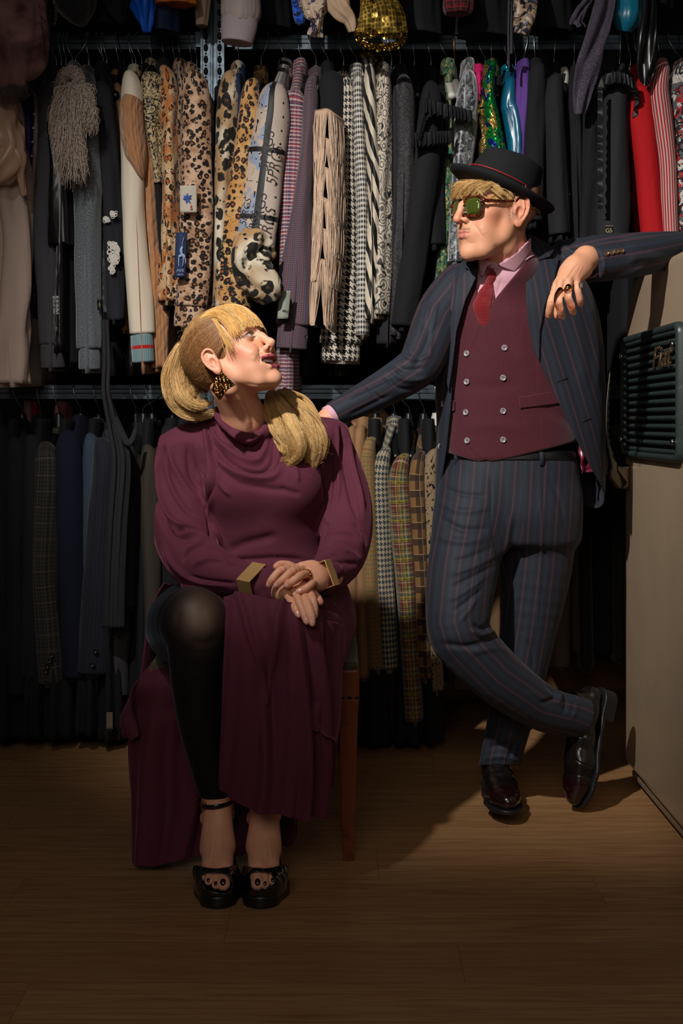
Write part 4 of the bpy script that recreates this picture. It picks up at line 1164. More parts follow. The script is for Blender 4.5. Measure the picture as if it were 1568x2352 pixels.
def build_lower():
    G = garment
    Z = dict(rz='lower', Yr=RY)
    blk = plain('black_wool', '#1b1b1e', .95, .2)
    # left: dark suits
    def suit(name, label, xs, xb, yt, yb, w, mat, buttons=None, cat='blazer', **k):
        kw = dict(yc=960, Yn=4.27, wb=w * .92, folds=.5, hang='black', hangwide=.022)
        kw.update(Z); kw.update(k)
        e = G(name, label, cat, xs, xb, yt, yb, w, mat, **kw)
        if buttons:
            bm = solidmat('dark_button', '#20191a', .25)
            for (a, b) in buttons:
                button('cuff_button', W(a, b, kw['Yn'] - .006), .0075, bm, e)
        return e
    suit('black_tuxedo_jacket', 'black tuxedo jacket at the left edge of the lower row', -2, -6, 1010, 1560, 50, blk, hx=2, yc=950, ht=6)
    suit('black_blazer', 'black blazer second from the left in the lower row', 34, 26, 1040, 1600, 56, plain('soft_black', '#1e1e21', .95, .3), hx=52, yc=975, ht=38, wb=62)
    suit('black_dinner_jacket', 'soft black dinner jacket beside the charcoal check blazer', 72, 62, 1035, 1560, 54, plain('coal_wool', '#222225', .95, .3), hx=95, yc=968, ht=92)
    plaid = checks('charcoal_check', srgb('#38352f'), [('#1c1b1c', .012, .005, 0, .6, 'xy'), ('#6a5e54', .05, .0022, .01, .6, 'xy'), ('#5a5254', .05, .0022, .03, .5, 'x')])
    suit('checked_wool_blazer', 'charcoal check wool blazer with four cuff buttons', 100, 108, 1050, 1572, 58, plaid, hx=136, yc=998, ht=130, mid=92, wb=58, Yn=4.255, buttons=((106, 1541), (110, 1529), (115, 1517), (120, 1504)))
    suit('navy_blazer', 'deep navy textured wool blazer', 150, 168, 1025, 1560, 62, plain('deep_navy_wool', '#15192c', .95, .35), hx=186, yc=968, ht=176, mid=158, wb=58, Yn=4.262)
    suit('slate_blazer', 'slate blue blazer mostly behind the pinstripe one', 206, 200, 1030, 1600, 44, plain('slate_blue', '#3a4658', .9, .3), hx=228, yc=975, ht=222, Yn=4.285)
    pins = checks('navy_pinstripe', srgb('#1e212c'), [('#343848', .012, .0012, 0, .6, 'x')])
    suit('pinstripe_blazer', 'navy pinstripe blazer with two dark cuff buttons', 236, 206, 1040, 1550, 58, pins, hx=240, yc=985, mid=222, wb=70, Yn=4.24, nohang=True, buttons=((220, 1495), (213, 1526)))
    suit('charcoal_wrap_dress', 'charcoal wrap dress beside the long hanging scarf', 292, 296, 1060, 1395, 42, plain('ash_black', '#2b2d2f', .9), hx=312, yc=985, cat='dress', ht=306, Yn=4.30)
    suit('grey_skirt_suit', 'grey skirt suit whose hem shows under the scarf', 268, 258, 1430, 1600, 52, plain('mid_charcoal', '#3d3d40', .9), hx=300, yc=1000, cat='suit', nohang=True, Yn=4.30, wb=64)
    suit('olive_coat', 'olive brown coat just left of the seated woman', 340, 345, 1060, 1600, 46, plain('olive_brown', '#3c362c', .9), hx=350, yc=985, cat='coat', ht=342)
    suit('black_opera_coat', 'black coat with shawl collar left of the seated woman', 322, 318, 1090, 1480, 34, blk, hx=330, yc=985, cat='coat', Yn=4.31, ht=384)
    suit('dark_trench_coat', 'dark coat behind the seated woman, left of her shoulder', 385, 390, 1010, 1600, 50, blk, hx=396, yc=975, cat='coat', Yn=4.31, nohang=False, ht=380)
    # long scarf from the upper row
    e = empty('long_scarf', W(272, 1440, 4.2), 'long charcoal scarf falling from the upper row over the dark suits', 'scarf')
    rows = []
    for (x, y, w, Y) in ((240, 735, 16, 4.26), (244, 830, 22, 4.22), (244, 900, 24, 4.18), (262, 985, 34, 4.17), (276, 1060, 44, 4.16), (268, 1200, 42, 4.16), (262, 1330, 44, 4.17), (260, 1442, 46, 4.18)):
        rows.append([W(x - w / 2, y, Y + .01), W(x - w / 4, y, Y - .01), W(x, y, Y), W(x + w / 4, y, Y - .012), W(x + w / 2, y, Y + .01)])
    v, f, u = sheet(rows, 24, 70, disp=lambda u, v: .006 * np.sin(u * 14 + v * 4))
    o = mesh_obj('scarf_cloth', v, f, plain('charcoal_chiffon', '#29292c', .9, .3), e, uvs=u); solid(o, .002)
    v, f, u = tube([W(262, 960, 4.17), W(290, 1015, 4.16), W(302, 1012, 4.16), W(312, 985, 4.18)], [.012, .010, .009, .006], 20, 12, fold=lambda s, th, L: 1 + .1 * np.sin(3 * th + 30 * s))
    MB().add(v, f, u).build('scarf_loop', plain('charcoal_chiffon', '#29292c'), e)
    # middle: country checks
    tan = plain('tan_camel', '#8e6a4c', .9, .3)
    suit('tan_coat_jacket', 'tan overcoat partly hidden by the burgundy sleeve', 806, 812, 1010, 1560, 40, tan, hx=812, yc=985, cat='coat', nohang=True)
    suit('tan_blazer', 'smooth tan blazer beside the check ones', 824, 836, 1010, 1560, 38, plain('tan_smooth', '#94704e', .85), hx=832, yc=972, ht=828)
    g1 = checks('sand_check', srgb('#8e744a'), [('#8e3a22', .028, .0022, 0, .8, 'xy'), ('#4a5a34', .028, .0022, .014, .8, 'xy'), ('#6a5636', .007, .003, 0, .3, 'xy')])
    suit('sand_check_blazer', 'sand coloured tweed blazer with rust and green windowpane check', 842, 866, 1040, 1540, 46, g1, hx=862, yc=975, ht=858, Yn=4.26, mid=850)
    g2 = houndstooth('dogtooth_blue_tan', '#a89a80', '#22303c', .0085)
    suit('dogtooth_blazer', 'cream and navy dogtooth tweed blazer', 874, 896, 1070, 1540, 46, g2, hx=904, yc=970, ht=893, Yn=4.265, mid=882)
    g3 = checks('multi_plaid', srgb('#74623e'), [('#5e1e1e', .06, .018, 0, .8, 'xy'), ('#1e4a44', .06, .005, .03, .8, 'xy'), ('#8a7a2a', .06, .010, .042, .8, 'xy'), ('#17181e', .03, .003, .01, .7, 'xy'), ('#a89a80', .03, .0025, .02, .6, 'xy')])
    suit('harlequin_plaid_blazer', 'multicoloured plaid tweed blazer in red, yellow and green', 918, 952, 1080, 1660, 48, g3, hx=938, yc=1002, ht=915, Yn=4.24, mid=935)
    g3b = checks('dark_plaid', srgb('#2a2018'), [('#5a4526', .045, .002, 0, .8, 'xy'), ('#120e0c', .015, .006, 0, .6, 'xy'), ('#4a1e16', .045, .004, .02, .6, 'xy')])
    suit('brown_plaid_coat', 'dark brown plaid coat low behind the burgundy sleeve', 870, 905, 1180, 1690, 66, g3b, hx=900, yc=990, nohang=True, Yn=4.30, mid=888, cat='coat')
    g4 = checks('brown_buffalo', srgb('#7a5834'), [('#2c1e18', .05, .022, 0, .85, 'xy'), ('#a88454', .05, .003, .03, .6, 'xy')])
    suit('brown_check_blazer', 'brown and tan large check blazer with dark velvet collar', 957, 978, 1075, 1560, 42, g4, hx=972, yc=995, ht=962, Yn=4.25, mid=968, collarmat=plain('brown_velvet', '#2c1c18', .8, .6))
    g5 = Mat('fleck_tweed', .95, 0, .2, .2); g5.col(g5.mix(((g5.noise(70, 2, dist=.5)).smooth(.58, .61)), g5.mix(g5.noise(300, 2), '#74614a', '#a08a6a'), '#1c1714')); g5.bump(g5.noise(300, 3), .8, .002)
    suit('fleck_tweed_blazer', 'beige tweed blazer with black flecks beside the standing man', 990, 1002, 1065, 1590, 40, g5.mat, hx=1000, yc=1010, ht=1002, Yn=4.26, hang='white', mid=988)
    # right: trousers behind the man
    kh = plain('khaki_cotton', '#6a5238', .9, .2)
    for nm, lb, xs, xb, yb, w, mt in (('khaki_trousers', 'khaki trousers seen between the man\'s crossed legs', 1140, 1142, 1600, 40, kh), ('beige_chinos', 'beige chinos seen left of his standing leg', 1110, 1104, 1560, 34, plain('beige_chino', '#75603f', .9)),
                                      ('sand_trousers', 'sand trousers hanging right of his knee', 1286, 1290, 1535, 52, plain('sand_cotton', '#6c5844', .9)), ('taupe_trousers', 'taupe trousers behind the sand ones', 1318, 1326, 1500, 26, plain('taupe_wool', '#4e4034', .9)),
                                      ('brown_stripe_trousers', 'dark brown striped trousers right of the taupe ones', 1345, 1350, 1540, 40, striped('brown_pin', '#241c17', '#17120f', .006, .5)), ('black_trousers', 'black trousers near the fridge', 1385, 1390, 1500, 50, blk),
                                      ('herringbone_trousers', 'grey herringbone trousers low beside the fridge', 1425, 1428, 1520, 36, striped('herring', '#2f2c2a', '#1b1a19', .004, .5))):
        suit(nm, lb, xs, xb, 1010, yb, w, mt, cat='trousers', yc=985, nohang=nm in ('herringbone_trousers',), Yn=4.30, ht=xs, collar=False)
    # coloured bits near the lower beam
    for nm, lb, x, y0, y1, w, colr in (('red_shirt', 'small strip of red shirt below the left lower beam', 86, 905, 985, 16, '#8a1016'), ('blush_shirt', 'dusty pink shirt hanging just behind the lower beam', 70, 880, 1000, 26, '#8c6e66'),
                                       ('rose_shirt', 'rose shirt behind the charcoal check blazer', 146, 900, 1000, 40, '#6a3e3c')):
        e = empty(nm, W(x, y1, 4.62), lb, 'shirt')
        v, f, u = tube([W(x, 890, 4.60), W(x, (y0 + y1) / 2, 4.62), W(x, y1, 4.62)], [(w * .0006, .04), (w * .0007, .06), (w * .0008, .06)], 20, 20, fold=lambda s, th, L: 1 + .08 * np.sin(5 * th + 8 * s))
        MB().add(v, f, u).build('body', plain(nm + '_cloth', colr, .8), e)
    # long black gowns and covers down to the floor
    rr = random.Random(11)
    for k, (x, w) in enumerate(((-40, 80), (30, 86), (95, 60), (150, 74), (215, 66), (268, 60), (340, 76), (420, 80), (700, 90), (790, 80), (860, 76), (930, 80), (985, 60))):
        e = empty('long_black_gown', W(x, 1700, 4.42), 'long black gown reaching almost to the floor, %s' % ('cut by the left edge', 'below the second black blazer', 'below the charcoal check blazer', 'below the navy blazer', 'below the pinstripe blazer', 'below the long scarf',
                  'beside the burgundy skirt', 'behind the seated woman\'s hip', 'behind her left arm', 'behind the wooden stool leg', 'below the dark brown plaid coat', 'below the plaid tweed blazer', 'below the fleck tweed blazer')[k], 'dress', 'long black gowns at the back')
        X = W(x, 0, 4.42)[0]
        ph = rr.uniform(0, 6); zb = rr.uniform(.012, .05)
        v, f, u = tube([(X, 4.46, 1.04), (X, 4.45, .8), (X, 4.44, .4), (X, 4.42, zb)], [(.02, .06), (.03, .13), (w * .0006, .15), (w * .0008, .17)], 30, 40, fold=lambda s, th, L: 1 + .12 * (s / L) * np.sin(7 * th + ph), dome=-.2)
        MB().add(v, f, u).build('skirt', plain('black_cloth', '#17171a'), e)
    e = empty('paper_tag', W(252, 1680, 4.2), 'cream cardboard price tag hanging low at the left', 'tag')
    m = MB(); m.add(*box(W(251.5, 1655, 4.22), (.019, .001, .052))); m.build('card', solidmat('tag_card', '#6e624e', .8), e, smooth=False)
    m = MB(); m.add(*box(W(248, 1676, 4.218), (.0045, .001, .012))); m.add(*box(W(254, 1676, 4.218), (.0045, .001, .012))); m.build('clip', solidmat('tag_dark', '#1a1815', .8), e, smooth=False)
    m = MB(); v, f, u = tube([W(252, 1560, 4.26), W(252, 1600, 4.23), W(251.5, 1637, 4.22)], [.0006] * 3, 8, 5); m.add(v, f, u); m.build('thread', solidmat('tag_dark', '#1a1815', .8), e)
    # low wooden shelf board seen behind his legs
    wood = Mat('pine_shelf', .6, 0, 0, .3, coords='OBJ'); x, y, z = wood.xyz(); wood.col(wood.mix(wood.noise(3, 4, wood.comb(x * 1.0, y * 12.0, z * 18.0)), '#5a3c20', '#7a542e'))
    m = MB(); m.add(*box(((W(1030, 0, 5)[0] + W(1440, 0, 5)[0]) / 2, 4.9, W(0, 1530, 4.9)[2]), (.66, .35, .1)))
    o = m.build('board', wood.mat, None, smooth=False); bevel(o, .003); o.name = 'wooden_crate'
    tag(o, 'low brown wooden crate behind the standing man\'s legs', 'crate')
    # shoes standing in the dark on the crate side
    sm = solidmat('black_suede', '#151416', .8)
# ------------------------------------------------------------------ implicit surface sculpting
f32 = np.float32


def smin(a, b, k):
    h = np.clip(0.5 + 0.5 * (b - a) / k, 0, 1)
    return b + (a - b) * h - k * h * (1 - h)


def smax(a, b, k):
    return -smin(-a, -b, k)


def seg_d(p, a, b, ra, rb):
    a = np.asarray(a, f32); b = np.asarray(b, f32)
    ab = b - a
    t = np.clip(((p - a) @ ab) / (ab @ ab + 1e-12), 0, 1)
    d = p - a - t[:, None] * ab
    return np.sqrt(np.einsum('ij,ij->i', d, d)) - (ra + (rb - ra) * t)


def ell(p, c, r, R=None):
    """ellipsoid; R columns are its axes"""
    q = p - np.asarray(c, f32)
    if R is not None: q = q @ np.asarray(R, f32)
    r = np.asarray(r, f32)
    k0 = np.sqrt((((q / r)) ** 2).sum(1)); k1 = np.sqrt(((q / r ** 2) ** 2).sum(1)) + 1e-9
    return k0 * (k0 - 1) / k1


def chain(p, pts, rs, k=0.01):
    d = None
    for i in range(len(pts) - 1):
        e = seg_d(p, pts[i], pts[i + 1], rs[i], rs[i + 1])
        d = e if d is None else smin(d, e, k)
    return d


def boxd(p, c, h, r, R=None):
    q = p - np.asarray(c, f32)
    if R is not None: q = q @ np.asarray(R, f32)
    q = np.abs(q) - (np.asarray(h, f32) - r)
    return np.sqrt((np.maximum(q, 0) ** 2).sum(1)) + np.minimum(q.max(1), 0) - r


def sdf_mesh(fn, lo, hi, h, B=8):
    lo = np.asarray(lo, f32); hi = np.asarray(hi, f32)
    nb = np.maximum(np.ceil((hi - lo) / (h * B)).astype(int), 1)
    bx = [np.arange(n) for n in nb]
    cen = np.stack(np.meshgrid(*bx, indexing='ij'), -1).reshape(-1, 3)
    cp = (lo + (cen * B + (B - 1) / 2) * h).astype(f32)
    d0 = fn(cp)
    act = np.abs(d0) < B * h * 0.87 * 1.45 + 0.004
    n = nb * B
    D = np.repeat(np.repeat(np.repeat(np.where(d0 > 0, 1, -1).astype(f32).reshape(nb), B, 0), B, 1), B, 2)
    loc = np.stack(np.meshgrid(np.arange(B), np.arange(B), np.arange(B), indexing='ij'), -1).reshape(-1, 3)
    ids = cen[act] * B
    for s in range(0, len(ids), 400):
        g = (ids[s:s + 400, None, :] + loc[None]).reshape(-1, 3)
        D[g[:, 0], g[:, 1], g[:, 2]] = fn((lo + g * h).astype(f32))
    S = D < 0
    c = np.zeros(tuple(n - 1), dtype=np.int8)
    for dx in (0, 1):
        for dy in (0, 1):
            for dz in (0, 1):
                c += S[dx:n[0] - 1 + dx, dy:n[1] - 1 + dy, dz:n[2] - 1 + dz]
    cells = np.argwhere((c > 0) & (c < 8))
    acc = np.zeros((len(cells), 3), f32); cnt = np.zeros(len(cells), f32)
    off = [(0, 0, 0), (1, 0, 0), (0, 1, 0), (1, 1, 0), (0, 0, 1), (1, 0, 1), (0, 1, 1), (1, 1, 1)]
    val = [D[cells[:, 0] + o[0], cells[:, 1] + o[1], cells[:, 2] + o[2]] for o in off]
    for i in range(8):
        for ax in range(3):
            if not (i >> ax) & 1:
                j = i | (1 << ax)
                a, b = val[i], val[j]
                m = (a < 0) != (b < 0)
                t = np.where(m, a / np.where(np.abs(a - b) < 1e-9, 1e-9, a - b), 0)
                q = np.tile(np.array(off[i], f32), (len(cells), 1)); q[:, ax] += t
                acc[m] += q[m]; cnt[m] += 1
    V_ = lo + (cells + acc / cnt[:, None]) * h
    idm = np.full(tuple(n - 1), -1, dtype=np.int32)
    idm[cells[:, 0], cells[:, 1], cells[:, 2]] = np.arange(len(cells))
    F = []
    for ax in range(3):
        o1, o2 = [(1, 2), (2, 0), (0, 1)][ax]
        sl = [slice(1, n[k] - 1) for k in range(3)]; sl[ax] = slice(0, n[ax] - 1)
        sl2 = list(sl); sl2[ax] = slice(1, n[ax])
        A = S[tuple(sl)]; Bq = S[tuple(sl2)]
        for (flip, M) in ((False, A & ~Bq), (True, ~A & Bq)):
            e = np.argwhere(M)
            if not len(e): continue
            for k in range(3):
                if k != ax: e[:, k] += 1
            def at(s1, s2):
                q = e.copy(); q[:, o1] -= s1; q[:, o2] -= s2
                return idm[q[:, 0], q[:, 1], q[:, 2]]
            quad = np.stack([at(1, 1), at(0, 1), at(0, 0), at(1, 0)], 1)
            if flip: quad = quad[:, ::-1]
            F.append(quad)
    F = np.concatenate(F)
    F = F[(F >= 0).all(1)]
    # two projection steps on to the true surface
    V_ = V_.astype(f32)
    for _ in range(1):
        N, dd = grad(fn, V_, h * .5)
        V_ -= N * np.clip(dd, -h, h)[:, None]
    return V_, F


def grad(fn, P, e=0.0008):
    out = np.zeros_like(P); d = np.zeros(len(P), f32)
    for s in range(0, len(P), 200000):
        q = P[s:s + 200000]
        d[s:s + 200000] = fn(q)
        for k in range(3):
            a = q.copy(); a[:, k] += e; b = q.copy(); b[:, k] -= e
            out[s:s + 200000, k] = fn(a) - fn(b)
    out /= np.linalg.norm(out, axis=1)[:, None] + 1e-12
    return out, d


def vnormals(Vt, F):
    N = np.zeros_like(Vt)
    a, b, c, d = (Vt[F[:, i]] for i in range(4))
    n = np.cross(c - a, d - b)
    for i in range(4):
        for k in range(3):
            N[:, k] += np.bincount(F[:, i], n[:, k], len(Vt))
    return N / (np.linalg.norm(N, axis=1)[:, None] + 1e-12)


def pix(P):
    return np.stack([784 + FPX * P[:, 0] / P[:, 1], HY - (P[:, 2] - CAMZ) * FPX / P[:, 1]], 1)


def poly_dist(q, pts):
    """distance and parameter from 2-d points to a polyline; also signed side"""
    pts = np.asarray(pts, float)
    best = np.full(len(q), 1e9); tt = np.zeros(len(q)); sd = np.zeros(len(q))
    L = np.concatenate([[0], np.cumsum(np.linalg.norm(np.diff(pts, axis=0), axis=1))])
    for i in range(len(pts) - 1):
        a, b = pts[i], pts[i + 1]; ab = b - a
        t = np.clip(((q - a) @ ab) / (ab @ ab + 1e-12), 0, 1)
        d = q - a - t[:, None] * ab
        dd = np.hypot(d[:, 0], d[:, 1])
        m = dd < best
        best[m] = dd[m]; tt[m] = (L[i] + t[m] * (L[i + 1] - L[i])) / L[-1]
        cr = ab[0] * d[:, 1] - ab[1] * d[:, 0]
        sd[m] = np.where(cr[m] >= 0, dd[m], -dd[m])
    return best, tt, sd


def sculpt(Vt, F, strokes, front=True, smoothpts=True):
    """strokes drawn on the surface as seen from the front: (points, width px, height m[, kind]).
    kind 'r' ridge/groove, 'e' one sided crease: full height on the left of the stroke, falling off to the right"""
    N = vnormals(Vt, F)
    q = pix(Vt)
    D = np.zeros(len(Vt))
    face = np.clip(-N[:, 1] * 3 + .2, 0, 1) if front else np.ones(len(Vt))
    for st in strokes:
        pts, w, a = st[0], st[1], st[2]
        kind = st[3] if len(st) > 3 else 'r'
        pts = np.asarray(pts, float)
        if smoothpts and len(pts) > 2: pts = catmull(pts, len(pts) * 5)
        lo = pts.min(0) - 3.2 * w; hi = pts.max(0) + 3.2 * w
        m = np.where((q[:, 0] > lo[0]) & (q[:, 0] < hi[0]) & (q[:, 1] > lo[1]) & (q[:, 1] < hi[1]) & (face > 0))[0]
        if not len(m): continue
        d, t, s = poly_dist(q[m], pts)
        taper = np.clip(np.minimum(t, 1 - t) * 5 + .12, 0, 1) if kind != 'f' else 1.0
        if kind == 'e':
            # sharp step softened on one side: looks like a lapping fold
            pr = np.where(s > 0, np.exp(-(s / w) ** 2), np.exp(-(s / (w * .28)) ** 2))
        else:
            pr = np.exp(-(d / w) ** 2)
        D[m] += a * pr * taper
    return Vt + (N * (D * face)[:, None]).astype(Vt.dtype)


def relax(Vt, F, it=2, lam=.5):
    e = np.concatenate([F[:, [0, 1]], F[:, [1, 2]], F[:, [2, 3]], F[:, [3, 0]]])
    e = np.concatenate([e, e[:, ::-1]])
    cnt = np.bincount(e[:, 0], minlength=len(Vt))[:, None] + 1e-9
    for _ in range(it):
        S = np.stack([np.bincount(e[:, 0], Vt[e[:, 1], k], len(Vt)) for k in range(3)], 1)
        Vt = Vt * (1 - lam) + lam * S / cnt
    return Vt.astype(f32)


def pmask(Vt, polypts, soft=1.5, N=None):
    """1 inside a polygon drawn on the picture, front faces only"""
    q = pix(Vt)
    P = np.asarray(polypts, float)
    inside = np.zeros(len(q), bool)
    j = len(P) - 1
    for i in range(len(P)):
        xi, yi = P[i]; xj, yj = P[j]
        c = ((yi > q[:, 1]) != (yj > q[:, 1])) & (q[:, 0] < (xj - xi) * (q[:, 1] - yi) / (yj - yi + 1e-12) + xi)
        inside ^= c
        j = i
    d, _, _ = poly_dist(q, np.vstack([P, P[:1]]))
    m = np.clip(.5 + np.where(inside, d, -d) / (2 * soft), 0, 1)
    if N is not None: m = m * (N[:, 1] < .35)
    return m


def join(parts):
    vs, fs, ms, k = [], [], [], 0
    for p in parts:
        v, f = p[0], p[1]
        m = p[2] if len(p) > 2 and p[2] is not None else np.zeros((len(v), 4), f32)
        vs.append(v); fs.append(f + k); ms.append(m); k += len(v)
    return np.concatenate(vs), np.concatenate(fs), np.concatenate(ms)


# ------------------------------------------------------------------ the head, in its own frame: face to -Y, up Z, unit metres
def head_local(p, female=False, smile=False):
    s = np.concatenate([np.abs(p[:, :1]), p[:, 1:]], 1)   # mirrored half
    w = .94 if female else 1.0
    d = ell(p, (0, .018, .045), (.074, .094, .083))
    d = smin(d, ell(p, (0, -.030, .030), (.062 * w, .060, .078)), .03)
    # lower face and jaw
    fz = .93 if female else 1.0
    d = smin(d, ell(p, (0, -.038, -.045 * fz), (.050 * w, .050, .060 * fz)), .03)
    jr = .0135 if female else .018
    d = smin(d, chain(s, [(.056 * w, -.004, -.024), (.049 * w, -.020, -.058 * fz), (.028 * w, -.056, -.090 * fz), (0, -.072, -.098 * fz)], [jr * .75, jr * .85, jr, jr * 1.05], .02), .026)
    d = smin(d, ell(p, (0, -.078, -.099 * fz), (.019 * w, .015, .016)), .014)
    # cheekbones and cheeks
    d = smin(d, ell(s, (.044 * w, -.058, -.010), (.018, .020, .016)), .022)
    d = smin(d, ell(s, (.036 * w, -.058, -.045), (.020, .022, .028)), .022)
    if smile: d = smin(d, ell(s, (.036, -.072, -.028), (.017, .016, .016)), .014)
    # brow
    d = smin(d, chain(s, [(.0, -.084, .032), (.022, -.087, .037), (.046, -.066, .032)], [.008, .009 if not female else .007, .007], .01), .014)
    # eye sockets
    d = smax(d, -ell(s, (.031, -.100, .014), (.019, .018, .0135)), .012)
    # lids over the ball
    d = smin(d, ell(s, (.031, -.0755, .013), (.0150, .0150, .0145)), .004)
    # nose
    if female:
        d = smin(d, chain(p, [(0, -.084, .024), (0, -.096, .006), (0, -.107, -.014)], [.0070, .0075, .0088], .01), .010)
        tip = (0, -.1105, -.0200)
    else:
        d = smin(d, chain(p, [(0, -.084, .026), (0, -.100, .006), (0, -.110, -.018)], [.0075, .0080, .0088], .01), .010)
        tip = (0, -.1125, -.0265)
    d = smin(d, ell(p, tip, (.0100, .0095, .0085)), .008)
    d = smin(d, ell(s, (.0125, -.0970, -.0270), (.0068, .0100, .0070)), .006)
    d = smin(d, chain(p, [(0, -.108, -.026), (0, -.094, -.034)], [.005, .005], .004), .006)
    d = smax(d, -ell(s, (.0072, -.1035, -.0325), (.0036, .0060, .0050)), .003)
    # mouth
    d = smin(d, ell(p, (0, -.079, -.055), (.030, .018, .024)), .014)
    if smile:
        d = smin(d, chain(s, [(0, -.0985, -.0475), (.016, -.0935, -.0475), (.030, -.077, -.0445)], [.0050, .0046, .0030], .004), .004)
        d = smin(d, chain(s, [(0, -.0935, -.0715), (.015, -.0895, -.0690), (.030, -.077, -.0465)], [.0058, .0052, .0030], .004), .004)
        d = smax(d, -ell(p, (0, -.094, -.0580), (.0270, .020, .0078)), .003)
        d = smax(d, -ell(s, (.020, -.086, -.0530), (.0110, .014, .0050)), .003)
    else:
        d = smin(d, chain(s, [(0, -.0980, -.0530), (.012, -.0950, -.0525), (.025, -.086, -.0562)], [.0042, .0038, .0022], .004), .004)
        d = smin(d, chain(s, [(0, -.0965, -.0640), (.012, -.0932, -.0632), (.024, -.086, -.0575)], [.0052, .0045, .0022], .004), .004)
        d = smax(d, -chain(s, [(0, -.1075, -.0585), (.012, -.103, -.0580), (.025, -.092, -.0565)], [.0030, .0028, .0018], .002), .002)
    return d


def ear_local(p):
    """left ear; frame: x outwards from the head, y backwards, z up"""
    q = p.copy()
    d = ell(q, (.0075, .006, .001), (.0052, .0165, .0295), rot_axis('x', -12))
    d = smin(d, ell(q, (.002, -.003, -.004), (.0085, .0090, .0240)), .004)
    rim = [(.006, -.010, .010), (.0110, -.008, .024), (.0130, .003, .0325), (.0140, .015, .028), (.0140, .0205, .014), (.0130, .0190, -.002), (.0110, .0130, -.016), (.0090, .005, -.026)]
    d = smin(d, chain(q, catmull(rim, 18), list(np.interp(np.linspace(0, 7, 18), range(8), [.0026, .0027, .0030, .0032, .0032, .0030, .0028, .0034])), .002), .003)
    d = smin(d, ell(q, (.0085, .0015, -.0275), (.0046, .0085, .0085)), .005)
    d = smax(d, -chain(q, [(.0155, .0020, .0265), (.0170, .0150, .021), (.0172, .0168, .008), (.0160, .0145, -.006)], [.0018, .0024, .0022, .0016], .002), .002)
    d = smax(d, -ell(q, (.0140, .0020, -.0035), (.0085, .0072, .0115)), .003)
    d = smin(d, chain(q, [(.0120, .0100, .020), (.0125, .0118, .006), (.0115, .0090, -.008), (.0105, .0030, -.0150)], [.0022, .0026, .0024, .0024], .002), .002)
    d = smin(d, ell(q, (.0078, -.0080, -.004), (.0036, .0032, .0055)), .003)
    return d


def rot_axis(ax, deg):
    a = math.radians(deg); c, s = math.cos(a), math.sin(a)
    return np.array({'x': [[1, 0, 0], [0, c, -s], [0, s, c]], 'y': [[c, 0, s], [0, 1, 0], [-s, 0, c]], 'z': [[c, -s, 0], [s, c, 0], [0, 0, 1]]}[ax], dtype=f32)


def skin_material(name, base, lip, nail, flush, extra=None, rough=.42):
    """mask channels: r lips, g nails, b stubble/brow hair, a flush"""
    g = Mat(name, rough, 0, 0, .45, coords='OBJ')
    r, n, b, a = g.attr()
    c = g.mix(g.noise(40, 3).smooth(.35, .8) * .22, base, flush)
    c = g.mix(a, c, extra or flush)
    c = g.mix(g.noise(650, 2).smooth(.62, .75) * .16, c, '#7a4030')
    c = g.mix(r, c, lip)
    c = g.mix(n, c, nail)
    c = g.mix(b, c, '#4a3a30')
    g.col(c)
    g.b.inputs['Subsurface Weight'].default_value = .12
    g.b.inputs['Subsurface Radius'].default_value = (.010, .004, .002)
    g.b.inputs['Subsurface Scale'].default_value = .6
    g.set(g.b.inputs['Roughness'], rough + .12 - r * .12 - n * .30)
    g.bump(g.noise(520, 3), .25, .0006); g.bump(g.vor(900), .10, .0004)
    return g.mat
# ------------------------------------------------------------------ shared figure helpers
def frame(yaw, pitch=0.0, roll=0.0):
    """head axes as matrix columns; yaw > 0 turns to the left of the picture, pitch > 0 lifts the chin"""
    a = math.radians(yaw)
    Y = np.array([math.sin(a), math.cos(a), 0]); X = np.array([math.cos(a), -math.sin(a), 0]); Z = np.array([0, 0, 1.0])
    M = np.stack([X, Y, Z], 1)
    return (M @ rot_axis('x', -pitch) @ rot_axis('y', roll)).astype(f32)


def stack_fn(rows):
    """body volume from picture rows: (py, xl, xr, Y, half depth)"""
    R = np.array(sorted(rows, key=lambda r: -r[0]), float)      # from the floor up
    z = CAMZ - (R[:, 0] - HY) / FPX * R[:, 3]
    xl = (R[:, 1] - 784) / FPX * R[:, 3]; xr = (R[:, 2] - 784) / FPX * R[:, 3]
    # resample smoothly
    n = len(R) * 6
    S = catmull(np.stack([z, (xl + xr) / 2, (xr - xl) / 2, R[:, 3], R[:, 4]], 1), n)
    o = np.argsort(S[:, 0]); S = S[o]

    def f(p, inflate=0.0, pw=2.3):
        z_ = p[:, 2]
        xc = np.interp(z_, S[:, 0], S[:, 1]); rx = np.maximum(np.interp(z_, S[:, 0], S[:, 2]) + inflate, .005)
        yc = np.interp(z_, S[:, 0], S[:, 3]); ry = np.maximum(np.interp(z_, S[:, 0], S[:, 4]) + inflate, .005)
        u = np.abs((p[:, 0] - xc) / rx); v = np.abs((p[:, 1] - yc) / ry)
        k = (u ** pw + v ** pw) ** (1 / pw)
        d = (k - 1) * np.minimum(rx, ry) * .9
        dz = np.maximum(S[0, 0] - z_, z_ - S[-1, 0] - inflate)
        return smax(d, dz, .02).astype(f32)
    return f


